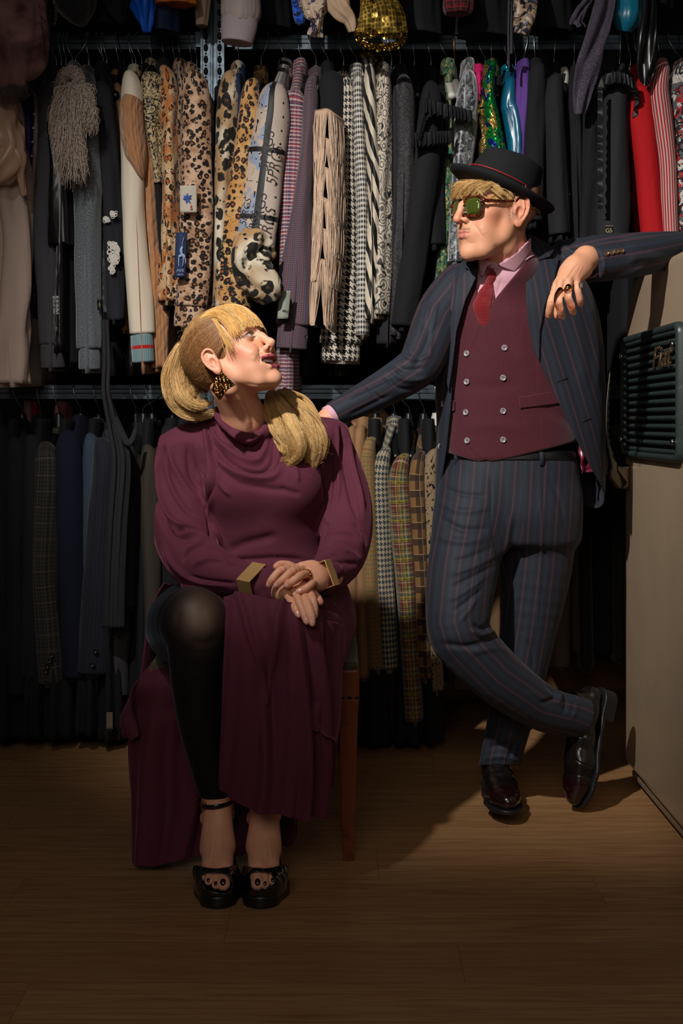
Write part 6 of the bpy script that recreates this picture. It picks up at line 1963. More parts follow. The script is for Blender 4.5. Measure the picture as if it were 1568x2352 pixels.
    for (a, b) in ((1072, 812), (1158, 799), (1072, 877), (1155, 868), (1070, 947), (1155, 944), (1073, 1012), (1155, 1010)):
        # find the waistcoat surface along the view ray
        Y = front_y(lambda p: tor(p), a, b, 3.50, 3.75)
        g = np.array(W(a, b, Y)); nn, _ = grad(lambda p: tor(p), g[None, :].astype(f32), .002)
        button('button', g + nn[0] * .001, .0082, horn, vest, n=tuple(nn[0]), h=.0035, thread=thr)
        if a < 1100:
            vv, ff, uu = tube([W(a + 8, b, Y - .0006), W(a + 15, b - .5, Y - .0008)], [.0008, .0008], 4, 5); MB().add(vv, ff, uu).build('buttonhole', thr, vest)

    # ---------------- jacket
    jac = stack_fn([(1168, 1000, 1384, 3.72, .135), (1100, 1000, 1388, 3.72, .140), (1000, 1003, 1388, 3.71, .142), (900, 1000, 1388, 3.71, .142), (800, 996, 1384, 3.71, .142), (720, 996, 1372, 3.705, .138),
                    (670, 1004, 1356, 3.705, .126), (630, 1028, 1330, 3.70, .106), (600, 1062, 1300, 3.70, .088), (575, 1090, 1270, 3.70, .078), (548, 1130, 1236, 3.71, .060)])
    openp = [(1098, 560), (1097, 596), (1092, 640), (1070, 690), (1050, 760), (1042, 830), (1036, 930), (1026, 1030), (1014, 1110), (994, 1170), (960, 1260), (1500, 1260), (1386, 1128), (1350, 1062), (1318, 1000), (1290, 940),
             (1262, 880), (1240, 835), (1222, 780), (1212, 710), (1210, 640), (1216, 596), (1216, 545), (1160, 520), (1110, 530)]
    cut_arm = None
    def jshell(p):
        d = jac(p)
        d = smax(d, -jac(p, -.010), .003)
        front = smax(prism(p, openp), p[:, 1] - 3.70, .004)
        d = smax(d, -front, .003)
        # neck hole
        d = smax(d, -seg_d(p, A3((1172, 640, 3.70)), A3((1158, 500, 3.66)), .075, .085), .004)
        d = smax(d, -(CAMZ - (1175 - HY) / FPX * 3.7 - p[:, 2]) * -1 if False else d * 0 - 1, .001) if False else d
        return d.astype(f32)
    cloth = suit_cloth('suit_cloth')
    v, f = sdf_mesh(jshell, A3((985, 1200, 3.56)) - .02, A3((1400, 520, 3.86)) + .02, .0032)
    q = pix(v)
    st = [([(1010, 700), (1020, 740), (1018, 800)], 10, -.004), ([(1000, 760), (1015, 860), (1008, 950)], 9, -.003), ([(1000, 640), (1010, 680), (1002, 740)], 7, .003),
          ([(1300, 640), (1330, 760), (1345, 900)], 14, .004), ([(1270, 700), (1300, 820), (1340, 960)], 14, -.003), ([(1345, 680), (1368, 800), (1370, 900)], 9, .004),
          ([(1230, 600), (1250, 590), (1290, 575)], 8, .003), ([(1040, 640), (1060, 640), (1078, 628)], 1.6, -.0012), ([(1042, 650), (1030, 760), (1022, 860), (1014, 980)], 2.2, .0014)]
    v = sculpt(v, f, st)
    tilt = np.where(q[:, 0] > 1190, -.30, .12)
    m = np.zeros((len(v), 4), f32)
    m[:, 0] = v[:, 0] - tilt * -(v[:, 2] - 1.2) * np.where(q[:, 0] > 1190, 1, 1)
    m[:, 0] = v[:, 0] + np.where(q[:, 0] > 1190, .32, -.10) * (v[:, 2] - 1.2)
    lin = Mat('jacket_cloth_lined', .62); _mc['x'] = lin.mat
    jacket = mesh_obj('suit_jacket', v, f, cloth, root, masks=m, label='navy suit jacket with fine wine stripes')
    # lining sheet hanging inside at his left side
    lining = plain('wine_satin', '#6e2438', .3, 0, weave=False, crease=1.0, spec=.6)
    rows = [[W(1332, 960, 3.66), W(1360, 970, 3.68), W(1384, 990, 3.72)], [W(1330, 1030, 3.65), W(1355, 1040, 3.67), W(1384, 1050, 3.72)], [W(1332, 1088, 3.65), W(1358, 1084, 3.67), W(1386, 1090, 3.72)]]
    v, f, u = sheet(rows, 20, 30, disp=lambda u, v: .006 * np.sin(u * 12 + v * 5) + .003 * np.sin(v * 25 + u * 9))
    o = mesh_obj('lining', v, f, lining, jacket, uvs=u, label='wine satin lining'); solid(o, .002)

    def jplate(nm, poly, off, t, Y0=3.52, Y1=3.76, h=.0021, tilt_=0.0, yf=3.72, mat=None, base=None, strokes_=None):
        v, f = sdf_mesh(plate(base or (lambda p: jac(p)), off, t, poly, yf), *bbox_px(poly, Y0, Y1, .004), h)
        if not len(v): return None
        if strokes_: v = sculpt(v, f, strokes_)
        m = np.zeros((len(v), 4), f32); m[:, 0] = v[:, 0] + tilt_ * (v[:, 2] - 1.2)
        return mesh_obj(nm, v, f, mat or cloth, jacket, masks=m)
    # right-of-picture lapel with its peak, collar and left lapel
    jplate('lapel', [(1214, 600), (1240, 596), (1283, 594), (1274, 640), (1252, 700), (1240, 760), (1238, 830), (1224, 800), (1212, 740), (1207, 680), (1208, 620)], .005, .006, tilt_=.12)
    jplate('collar', [(1212, 536), (1232, 545), (1262, 562), (1272, 576), (1262, 590), (1216, 604), (1212, 580)], .008, .008, tilt_=.6)
    jplate('lapel', [(1098, 592), (1078, 618), (1052, 636), (1040, 700), (1026, 780), (1022, 860), (1030, 900), (1040, 832), (1048, 762), (1068, 692), (1092, 640)], .005, .006, tilt_=-.05)
    jplate('collar', [(1104, 580), (1078, 590), (1066, 612), (1080, 622), (1098, 600)], .008, .007, tilt_=.3)
    dark = solidmat('buttonhole_thread', '#0c0e14', .8)
    for pa, pb in (((1278, 877), (1302, 868)), ((1337, 968), (1356, 961))):
        Ya = front_y(lambda p: jac(p), pa[0], pa[1], 3.45, 3.85) - .0012; Yb = front_y(lambda p: jac(p), pb[0], pb[1], 3.45, 3.85) - .0012
        vv, ff, uu = tube([W(*pa, Ya), W(*pb, Yb)], [.0018, .0014], 5, 6); MB().add(vv, ff, uu).build('buttonhole', dark, jacket)
    for a, b in ((1016, 928), (1009, 1026)):
        Y = front_y(lambda p: jac(p), a, b, 3.45, 3.85)
        button('button', W(a, b, Y - .001), .009, solidmat('grey_horn', '#7c7c80', .25), jacket, n=(.8, -.6, 0))

    # sleeves
    def sleeve(name, pts, rs, strokes_, lo, hi, h=.0035, hollow=None, sq=1.0):
        PP = [A3(p) for p in pts]
        Pd = catmull([tuple(p) for p in PP], 24).astype(f32); Rd = catmull([(r, 0) for r in rs], 24)[:, 0]
        def fn(p):
            d = None
            for i in range(23):
                e = seg_d(p, Pd[i], Pd[i + 1], Rd[i], Rd[i + 1])
                d = e if d is None else np.minimum(d, e)
            if hollow is not None:
                c, dr, depth = hollow
                c = np.asarray(c); dr = np.asarray(dr) / np.linalg.norm(dr)
                cut = (p - c) @ dr.astype(f32)
                d = smax(d, cut, .002)
                d = smax(d, -np.maximum(d + .008, -(cut + depth)), .002)
            return d.astype(f32)
        v, f = sdf_mesh(fn, lo, hi, h)
        v = relax(v, f, 2)
        v = sculpt(v, f, strokes_)
        s, t = axis_coord(v, pts)
        m = np.zeros((len(v), 4), f32); m[:, 0] = s
        return mesh_obj(name, v, f, cloth, jacket, masks=m), fn
    cuffdir = (np.array(W(760, 948, 3.54)) - np.array(W(800, 925, 3.56)))
    R1 = [([(985, 700), (960, 770), (935, 830)], 9, .007), ([(1000, 745), (975, 800), (948, 850)], 7, -.006), ([(985, 650), (975, 700), (972, 760)], 6, -.004), ([(905, 838), (935, 850), (975, 845)], 6, -.006), ([(895, 850), (930, 872), (985, 868)], 6, .006),
          ([(920, 812), (950, 826), (990, 815)], 5, .005), ([(880, 860), (915, 892), (955, 892)], 5, -.005), ([(790, 918), (850, 890), (910, 862)], 4, .004), ([(800, 955), (860, 925), (900, 905)], 5, -.004),
          ([(835, 880), (860, 905), (880, 918)], 4, -.003), ([(965, 690), (950, 740), (925, 790)], 4, -.004), ([(1005, 690), (992, 760), (985, 820)], 5, .004)]
    sleeve('sleeve', [(1058, 662, 3.70), (1015, 715, 3.68), (975, 815, 3.62), (955, 845, 3.60), (880, 893, 3.58), (765, 951, 3.54)], [.068, .066, .060, .056, .048, .0325], R1,
           A3((735, 1010, 3.50)) - .02, A3((1120, 590, 3.80)) + .02, hollow=(W(763, 952, 3.54), cuffdir, .05))
    # shirt cuff of that arm
    vv, ff, uu = tube([W(800, 934, 3.555), W(768, 950, 3.542), W(752, 958, 3.535)], [.029, .0285, .028], 12, 30, dome=-.3); MB().add(vv, ff, uu).build('shirt_cuff', pink, jacket, label='pink shirt cuff')
    L1 = [([(1240, 556), (1290, 560), (1330, 545)], 7, .006), ([(1275, 548), (1300, 570), (1330, 588)], 7, .006), ([(1262, 560), (1290, 585), (1310, 600)], 5, -.005), ([(1400, 545), (1460, 550), (1530, 552)], 8, -.005), ([(1345, 545), (1380, 535), (1420, 540)], 6, .004)]
    sleeve('sleeve', [(1262, 640, 3.71), (1300, 612, 3.71), (1380, 590, 3.68), (1480, 574, 3.65), (1575, 566, 3.60)], [.062, .066, .058, .048, .040], L1, A3((1190, 720, 3.5)) - .03, A3((1640, 500, 3.82)) + .05)
    fdir = np.array(W(1362, 612, 3.335)) - np.array(W(1450, 598, 3.38))
    L2 = [([(1400, 640), (1440, 630), (1480, 612)], 5, .004), ([(1385, 660), (1420, 650), (1470, 640)], 4, -.004), ([(1420, 560), (1460, 570), (1500, 575)], 7, -.004), ([(1380, 575), (1388, 600), (1386, 632)], 5, .002), ([(1440, 600), (1470, 590), (1520, 590)], 8, .005),
          ([(1384, 604), (1392, 598), (1440, 586)], 1.6, -.0014)]
    o, ffn = sleeve('sleeve', [(1352, 608, 3.335), (1400, 600, 3.355), (1480, 588, 3.40), (1575, 568, 3.52)], [.0435, .0475, .048, .041], L2, A3((1320, 690, 3.20)) - .03, A3((1640, 500, 3.68)) + .06, hollow=(W(1361, 611, 3.335), fdir, .055))
    vv, ff, uu = tube([W(1400, 600, 3.36), W(1368, 604, 3.345), W(1357, 605, 3.338)], [.033, .034, .034], 12, 40, fold=lambda s, th, L: 1 + .03 * np.sin(3 * th), cap=(1, 0)); MB().add(vv, ff, uu)
    cuffo = MB(); cuffo.add(vv, ff, uu); o2 = cuffo.build('shirt_cuff', pink, jacket, label='pink shirt cuff'); solid(o2, .002)
    bm = Mat('brown_horn', .25, 0, 0, .5, coords='OBJ'); bm.col(bm.mix(bm.noise(200, 2), '#241812', '#7a5a40')); bm = bm.mat
    for k, (a, b) in enumerate(((1392, 583), (1404, 581), (1415, 578), (1427, 577))):
        Y = front_y(ffn, a, b, 3.20, 3.60)
        g = np.array(W(a, b, Y)); nn, _ = grad(ffn, g[None, :].astype(f32), .002)
        button('cuff_button', g, .0068, bm, o, n=tuple(nn[0]), h=.004)

    # rings
    def ring(name, c, ax, r, w, mat, label):
        ax = Vector(ax).normalized(); a = ax.orthogonal().normalized(); b = ax.cross(a)
        pts = [Vector(c) + (a * math.cos(t) + b * math.sin(t)) * r for t in np.linspace(0, 2 * math.pi, 25)]
        v, f, u = tube(pts, [(w * .45, w)] * 25, 49, 8, ref=tuple(ax), cap=(0, 0))
        return MB().add(v, f, u).build(name, mat, root, label=label)
    gold = solidmat('ring_gold', '#c8963c', .2, 1.0); silver = solidmat('silver', '#c8c8c8', .2, 1)
    axr = W(1304, 677, 3.242) - W(1306, 647, 3.262)
    ring('ring', W(1304.5, 664, 3.2515), axr, .0094, .0016, gold, 'thin double gold ring'); ring('ring', W(1304.0, 667, 3.2500), axr + Vector((.01, 0, 0)), .0093, .0012, gold, 'thin double gold ring')
    axp = W(1326, 666, 3.262) - W(1324, 644, 3.272)
    rg_ = ring('signet_ring', W(1325, 658, 3.266), axp, .0086, .0026, silver, 'square silver signet ring')
    v, f = box(W(1333, 655, 3.2555), (.010, .0035, .012), rot_axis('z', 28)); o = MB().add(v, f).build('bezel', silver, rg_, smooth=False); bevel(o, .0008)

    # ---------------- trousers
    legR = [(1092, 1150, 3.665), (1064, 1300, 3.59), (1052, 1425, 3.53), (1068, 1475, 3.525), (1150, 1560, 3.545), (1250, 1628, 3.59), (1332, 1648, 3.635)]
    rR = [.098, .094, .083, .078, .071, .060, .055]
    legL = [(1240, 1150, 3.71), (1230, 1300, 3.71), (1212, 1450, 3.70), (1192, 1560, 3.70), (1162, 1690, 3.71), (1144, 1768, 3.705)]
    rL = [.102, .098, .076, .068, .058, .0545]
    pel = stack_fn([(1250, 1000, 1330, 3.69, .11), (1180, 1000, 1334, 3.69, .122), (1110, 1012, 1330, 3.70, .120), (1060, 1030, 1326, 3.70, .112), (1030, 1040, 1322, 3.70, .105)])
    def legfn(pts, rs):
        PP = catmull([tuple(A3(p)) for p in pts], 26).astype(f32); RR = catmull([(r, 0) for r in rs], 26)[:, 0]
        def fn(p):
            d = None
            for i in range(25):
                e = seg_d(p, PP[i], PP[i + 1], RR[i], RR[i + 1]); d = e if d is None else np.minimum(d, e)
            return d
        return fn
    fR, fL = legfn(legR, rR), legfn(legL, rL)
    endR = np.array(W(1336, 1648, 3.637)); dR = np.array(W(1345, 1655, 3.64)) - np.array(W(1300, 1640, 3.615)); dR /= np.linalg.norm(dR)
    endL = CAMZ - (1758 - HY) / FPX * 3.70
    def trf(p):
        a = fR(p)
        cut = ((p - endR.astype(f32)) @ dR.astype(f32))
        a = smax(a, cut, .003)
        a = smax(a, -np.maximum(fR(p) + .009, -(cut + .06)), .002)
        b = fL(p)
        cl = endL - p[:, 2] + (p[:, 1] - 3.70) * -.25
        b = smax(b, cl, .003); b = smax(b, -np.maximum(fL(p) + .009, -(cl + .05)), .002)
        d = smin(a, b, .012)
        top = smax(pel(p), (p[:, 2] - (CAMZ - (1046 - HY) / FPX * 3.7)), .004)
        return smin(d, top, .03).astype(f32)
    v, f = sdf_mesh(trf, A3((960, 1800, 3.45)) - .02, A3((1400, 1020, 3.85)) + .03, .0042)
    v = relax(v, f, 2)
    TS = [([(1020, 1120), (1060, 1135), (1118, 1140)], 5, -.004), ([(1005, 1150), (1060, 1175), (1128, 1165)], 7, .004), ([(1010, 1190), (1060, 1215), (1125, 1215)], 7, -.006), ([(1000, 1230), (1060, 1245), (1128, 1232)], 8, .005),
          ([(1035, 1290), (1080, 1280), (1135, 1255)], 6, -.004), ([(1030, 1320), (1080, 1305), (1138, 1275)], 6, .005), ([(1035, 1350), (1085, 1325), (1135, 1300)], 5, -.005), ([(1030, 1380), (1075, 1355), (1120, 1320)], 5, .004), ([(1040, 1405), (1080, 1375), (1110, 1350)], 4, -.005),
          ([(1055, 1430), (1078, 1400), (1096, 1370)], 4, .004), ([(1085, 1432), (1105, 1445), (1122, 1432), (1126, 1420)], 5, -.008), ([(1078, 1445), (1105, 1458), (1138, 1448)], 5, .007), ([(1010, 1478), (1070, 1485), (1125, 1470), (1150, 1458)], 7, -.007),
          ([(1080, 1500), (1140, 1490), (1170, 1500)], 6, .004), ([(1250, 1565), (1272, 1590), (1270, 1605), (1240, 1612)], 5, -.008), ([(1262, 1560), (1286, 1585), (1282, 1620)], 5, .006), ([(1290, 1580), (1300, 1610), (1294, 1640)], 5, -.006), ([(1310, 1590), (1324, 1620), (1312, 1655)], 5, .004),
          ([(1215, 1585), (1240, 1605), (1262, 1608)], 4, .004), ([(1126, 1090), (1128, 1150), (1126, 1210)], 1.6, -.003), ([(1130, 1212), (1150, 1300), (1162, 1360)], 6, -.005), ([(1172, 1180), (1165, 1240), (1150, 1300)], 6, .004), ([(1185, 1190), (1178, 1260), (1160, 1340)], 7, -.004),
          ([(1240, 1110), (1243, 1250), (1232, 1450)], 2.2, .0035), ([(1260, 1100), (1285, 1150), (1300, 1230)], 5, -.003), ([(1210, 1470), (1222, 1500), (1226, 1540)], 4, -.005), ([(1120, 1690), (1145, 1700), (1195, 1685)], 6, .005), ([(1115, 1720), (1150, 1712), (1200, 1720)], 5, -.006),
          ([(1105, 1745), (1150, 1738), (1200, 1748)], 5, .005), ([(1165, 1745), (1185, 1710), (1200, 1690)], 5, -.007), ([(1100, 1255), (1096, 1330), (1086, 1400)], 3, .002)]
    v = sculpt(v, f, TS)
    sR, tR = axis_coord(v, [(1110, 900)] + legR + [(1430, 1690)]); sL, tL = axis_coord(v, [(1252, 900)] + legL + [(1150, 1900)])
    dRr, dLl = fR(v), fL(v)
    m = np.zeros((len(v), 4), f32)
    useR = dRr < dLl
    straight = v[:, 0]
    qy = pix(v)[:, 1]
    m[:, 0] = np.where(useR, -sR, -sL - .02)
    tr = mesh_obj('trousers', v, f, cloth, root, masks=m, label='navy striped suit trousers')
    # belt loops
    for a in (1046, 1243):
        Y = front_y(lambda p: pel(p), a, 1060, 3.5, 3.8)
        vv, ff, uu = tube([W(a, 1038, Y - .004), W(a + 1, 1052, Y - .010), W(a, 1070, Y - .004)], [(.0055, .002)] * 3, 8, 8); MB().add(vv, ff, uu).build('belt_loop', cloth, tr)
    belt = solidmat('black_leather_belt', '#0c0c0e', .4)
    def beltf(p): return smax(smax(pel(p, .003), -pel(p, -.006), .001), np.abs(p[:, 2] - (CAMZ - (1040 - HY) / FPX * 3.7)) - .017, .002).astype(f32)
    v, f = sdf_mesh(beltf, A3((1000, 1075, 3.55)) - .01, A3((1340, 1005, 3.84)) + .01, .003)
    mesh_obj('belt', v, f, belt, root, label='black leather belt')

    # ---------------- shoes
    leath = Mat('oxblood_leather', .22, 0, 0, .5, coords='OBJ'); r_, n_, b_, a_ = leath.attr()
    leath.col(leath.mix(r_, '#14100f', '#1e070b')); leath.bump(leath.noise(260, 2), .2, .0006); leath.b.inputs['Coat Weight'].default_value = .4; leath = leath.mat
    solem = solidmat('black_sole', '#17181b', .45)
    bucklem = solidmat('brass_buckle', '#c8b088', .2, 1)
    def shoe(O, R, nm, flip, lab):
        O = np.asarray(O, f32); R = np.asarray(R, f32)
        def up(p):
            q = (p - O) @ R
            s = q.copy()
            cx = -.006 * flip * np.sin(np.clip((-q[:, 1]) / .2, -1, 1) * 2.5)
            s[:, 0] = q[:, 0] - cx
            d = chain(s, [(0, .105, .045), (0, .06, .050), (0, 0, .050), (0, -.07, .040), (0, -.125, .034), (0, -.158, .030)], [.031, .033, .036, .040, .036, .022], .02)
            d = smin(d, chain(s, [(0, .075, .06), (0, .072, .105)], [.034, .036], .01), .02)
            d = smax(d, s[:, 2] - .108, .002)
            d = smax(d, -(seg_d(s, (0, .076, .07), (0, .076, .15), .028, .031)), .003)
            # flatten top of the toe
            d = smax(d, s[:, 2] - (.062 + np.clip(s[:, 1] + .155, 0, 1) * .22), .02)
            return smax(d, .014 - s[:, 2], .002)
        def sole(p):
            q = (p - O) @ R
            s = q.copy(); s[:, 0] = q[:, 0] + .006 * flip * np.sin(np.clip((-q[:, 1]) / .2, -1, 1) * 2.5)
            t = s.copy(); t[:, 2] = .04
            d = chain(t, [(0, .105, .04), (0, .03, .04), (0, -.02, .04), (0, -.085, .04), (0, -.135, .04), (0, -.160, .04)], [.0345, .032, .034, .045, .040, .026], .02)
            a = smax(d, np.abs(s[:, 2] - .0105) - .0055, .002)
            hl = smax(smax(d + .001, -(s[:, 1] - .055), .002), np.abs(s[:, 2] + .008) - .018, .002)
            return smin(a, hl, .002)
        lo = O - .24; hi = O + .24
        v, f = sdf_mesh(lambda p: up(p).astype(f32), lo, hi, .0026)
        q = (v - O) @ R
        N = vnormals(v, f)
        # toe cap and vamp seams, the monk straps
        def groove(cond, w=.0016, a=.0012): return -a * np.exp(-(cond / w) ** 2)
        disp = groove(q[:, 1] + .108 - .3 * q[:, 0] ** 2 * 10) + groove(q[:, 1] + .055 + np.abs(q[:, 0]) * .4) * (q[:, 2] > .03)
        strap = (np.abs(q[:, 1] + .028 - q[:, 0] * .3) < .013) | (np.abs(q[:, 1] - .008 - q[:, 0] * .3) < .011)
        disp += .0022 * strap * (q[:, 2] > .05)
        v = v + (N * disp[:, None]).astype(f32)
        m = np.zeros((len(v), 4), f32); m[:, 0] = np.clip((-q[:, 1] - .10) / .03, 0, 1)
        e = mesh_obj(nm, v, f, leath, root, masks=m, label=lab)
        v, f = sdf_mesh(lambda p: sole(p).astype(f32), lo, hi, .0026)
        mesh_obj('sole', v, f, solem, e)
        for yy, zz in ((-.030, .070), (.008, .084)):
            c = np.array([flip * .027, yy + .006, zz], f32)
            pts = [O + R @ (c + np.array(w_, f32)) for w_ in ((.004 * flip, -.008, -.003), (.009 * flip, -.008, -.010), (.010 * flip, .008, -.010), (.004 * flip, .008, -.002), (.004 * flip, -.008, -.003))]
            vv, ff, uu = tube([tuple(x) for x in pts], [.0012] * 5, 30, 6, cap=(0, 0)); MB().add(vv, ff, uu).build('buckle', bucklem, e)
        return e
    a = math.radians(4)
    Rs = np.array([[math.cos(a), -math.sin(a), 0], [math.sin(a), math.cos(a), 0], [0, 0, 1]])
    shoe(np.array([W(1144, 0, 3.66)[0], 3.655, .026]), Rs, 'shoe', 1, 'oxblood black double monk shoe flat on the floor')
    # raised foot: toe down on the floor, sole turned to the right
    fwd = np.array(W(1320, 1862, 3.60)) - np.array(W(1372, 1625, 3.665)); fwd /= np.linalg.norm(fwd)
    Yl = -fwd
    up0 = np.array([-.86, -.46, .0]); Zl = up0 - Yl * (up0 @ Yl); Zl /= np.linalg.norm(Zl); Xl = np.cross(Yl, Zl)
    Rf = np.stack([Xl, Yl, Zl], 1)
    toe = np.array(W(1324, 1864, 3.61)); toe[2] = max(toe[2], .012)
    O = toe - Rf @ np.array([0, -.183, .012])
    shoe(O, Rf, 'shoe', -1, 'black leather shoe standing on its toe')
    return root


def front_y(fn, px, py, Y0, Y1, n=400):
    """distance at which the view ray through a pixel meets a surface"""
    Ys = np.linspace(Y0, Y1, n)
    P = np.stack([(px - 784) / FPX * Ys, Ys, CAMZ - (py - HY) / FPX * Ys], 1).astype(f32)
    d = fn(P)
    k = np.where(d < 0)[0]
    return float(Ys[k[0]]) if len(k) else (Y0 + Y1) / 2
# ------------------------------------------------------------------ the seated woman
def build_woman():
    root = empty('person', W(560, 1900, 3.2), 'person with blond ponytail in a long burgundy dress, sitting and looking up, hands crossed', 'person')
    HC = A3((533, 829, 3.25)); HS = 1.045
    M = frame(-60, 30, 0)

    def loc(p): return ((p - HC) @ M) / HS

    def wpt(x, y, z): return HC + M @ (np.array([x, y, z], f32) * HS)
    neck0, neck1 = wpt(0, .030, -.050), A3((578, 1028, 3.388))

    def headf(p):
        q = loc(p)
        s = np.concatenate([np.abs(q[:, :1]), q[:, 1:]], 1)
        d = head_local(q, True, True)
        # opened eyelids
        d = smax(d, -ell(s, (.0315, -.0930, .0125), (.0125, .0085, .0040), rot_axis('y', 6)), .0015)
        e = ear_local(((s - np.array([.0690, .002, -.004], f32)) @ rot_axis('z', -18)) / .93) * .93
        d = smin(d, e, .004) * HS
        nk = chain(p, [neck0, (neck0 * .5 + neck1 * .5) + np.array([.006, -.008, 0], f32), neck1], [.050, .050, .050], .02)
        d = smin(d, nk, .03)
        d = smin(d, chain(p, [wpt(-.044, .012, -.070), A3((584, 980, 3.312))], [.014, .009], .01), .022)
        d = smin(d, chain(p, [A3((520, 1010, 3.40)), A3((580, 1012, 3.375)), A3((650, 1010, 3.40))], [.02, .018, .02], .02), .04)
        return d.astype(f32)
    lo = np.minimum(HC, neck1) - np.array([.17, .15, .02], f32); hi = HC + np.array([.19, .20, .17], f32)
    v, f = sdf_mesh(headf, lo, hi, .0018)
    v = sculpt(v, f, [([(594, 800), (598, 820), (597, 835)], 2.2, -.0022), ([(604, 796), (596, 808)], 2.4, -.0014), ([(556, 772), (566, 783), (586, 786)], 2.2, -.0007), ([(545, 774), (554, 770)], 1.6, -.0005),
                      ([(560, 780), (575, 790), (590, 789)], 2.6, .0006), ([(575, 805), (585, 815), (580, 830)], 6, .0016), ([(560, 880), (600, 886), (635, 882)], 4, -.0012),
                      ([(540, 905), (560, 940), (575, 985)], 6, .0025), ([(556, 910), (574, 950), (584, 990)], 4, -.0020)])
    N, _ = grad(headf, v.astype(f32))
    q = loc(v); ax = np.abs(q[:, 0]); zl = q[:, 2]
    m = np.zeros((len(v), 4), f32)
    up_top = np.interp(ax, [0, .008, .016, .030, .034], [-.0415, -.0395, -.0415, -.0425, -.0445]); up_bot = np.interp(ax, [0, .016, .030], [-.0530, -.0510, -.0455])
    lo_top = np.interp(ax, [0, .015, .030], [-.0640, -.0620, -.0470]); lo_bot = np.interp(ax, [0, .015, .028, .032], [-.0780, -.0755, -.0530, -.0480])
    front = (q[:, 1] < -.070) * np.clip((.0325 - ax) / .0015, 0, 1)
    inside = q[:, 1] > np.interp(ax, [0, .02, .03], [-.088, -.083, -.074])
    lips = np.clip((zl - lo_bot) / .001, 0, 1) * np.clip((up_top - zl) / .001, 0, 1) * front
    m[:, 0] = lips
    mouthin = (np.abs(zl + .0575) < .011) * (q[:, 1] > np.interp(ax, [0, .015, .03], [-.0905, -.0865, -.074])) * (q[:, 1] < -.05) * (ax < .03)
    # brows, lashes and liner
    brow = np.exp(-((zl - .0335 - .004 * np.sin(np.clip((ax - .014) / .034, 0, 1) * 2.6)) / .0026) ** 2) * np.clip((ax - .013) / .004, 0, 1) * np.clip((.050 - ax) / .006, 0, 1) * (q[:, 1] < -.04)
    eyec = np.array([.0315, -.0930, .0125])
    er = np.sqrt(((ax - .0315) / .0145) ** 2 + ((zl - .0125) / .0058) ** 2)
    liner = np.exp(-((er - 1) / .17) ** 2) * (q[:, 1] < -.075) * (.55 + .45 * (zl > .0125))
    wing = np.exp(-((zl - .0125 - (ax - .044) * .6) / .0016) ** 2) * (ax > .044) * (ax < .052) * (q[:, 1] < -.06)
    shadow = np.clip(1.7 - er, 0, 1) * (zl > .0125) * (q[:, 1] < -.07) * .35
    m[:, 2] = np.clip(np.maximum.reduce([brow * .6, liner * .95, wing * .9, shadow, mouthin * .9]), 0, 1)
    blush = np.exp(-(((q[:, 1] + .060) / .022) ** 2 + ((zl + .016) / .018) ** 2)) * (ax > .03) + .4 * (ax > .075)
    m[:, 3] = np.clip(blush, 0, 1) * .5
    parts = [(v, f, m)]

    # hands. upper one is her left hand
    u_i = finger([(690, 1303, 3.015), (647, 1309, 2.962), (627, 1328, 2.950), (617, 1344, 2.955)], .0086)
    u_m = finger([(700, 1308, 3.000), (671, 1312, 2.944), (650, 1331, 2.930), (634, 1345, 2.935)], .0088)
    u_r = finger([(710, 1318, 2.992), (690, 1322, 2.935), (672, 1335, 2.922), (659, 1345, 2.926)], .0084)
    u_p = finger([(722, 1338, 2.995), (715, 1342, 2.938), (700, 1352, 2.925), (684, 1359, 2.922)], .0074)
    u_t = finger([(690, 1312, 3.03), (664, 1299, 3.01), (645, 1297, 3.0), (634, 1302, 2.99)], .0092)
    uw, uw2 = A3((742, 1322, 3.05)), A3((765, 1326, 3.09))
    up_ = dict(palm=[([uw2, uw, A3((714, 1308, 3.02)), A3((692, 1302, 3.012))], [.023, .023, .016, .0105]), ([uw, A3((722, 1318, 3.01)), A3((704, 1310, 2.996))], [.022, .016, .0108]),
                     ([uw, A3((726, 1330, 3.005)), A3((712, 1322, 2.990))], [.020, .015, .0105]), ([uw, A3((732, 1338, 3.01)), A3((722, 1338, 2.992))], [.018, .014, .0095])],
               fingers=[u_i, u_m, u_r, u_p, u_t], k=.0035)
    # lower one is her right hand
    l_p = finger([(658, 1366, 2.955), (668, 1382, 2.925), (678, 1400, 2.905), (686, 1414, 2.895)], .0074)
    l_r = finger([(674, 1352, 2.950), (687, 1382, 2.908), (697, 1408, 2.888), (704, 1429, 2.880)], .0082)
    l_m = finger([(694, 1354, 2.950), (706, 1385, 2.905), (714, 1410, 2.888), (717, 1433, 2.882)], .0084)
    l_i = finger([(708, 1352, 2.955), (718, 1376, 2.915), (722, 1398, 2.905), (722, 1416, 2.902)], .0080)
    l_t = finger([(705, 1350, 2.985), (722, 1366, 2.965), (730, 1376, 2.955), (735, 1384, 2.950)], .0088)
    lw, lw2 = A3((640, 1352, 3.01)), A3((612, 1345, 3.04))
    lo_ = dict(palm=[([lw2, lw, A3((648, 1362, 2.978)), A3((658, 1366, 2.955))], [.0225, .0215, .015, .0100]), ([lw, A3((660, 1354, 2.975)), A3((674, 1352, 2.952))], [.0215, .0155, .0108]),
                     ([lw, A3((672, 1350, 2.975)), A3((694, 1354, 2.953))], [.0205, .0155, .0108]), ([lw, A3((680, 1346, 2.985)), A3((708, 1352, 2.958))], [.0195, .0145, .0105])],
               fingers=[l_p, l_r, l_m, l_i, l_t], k=.0035)
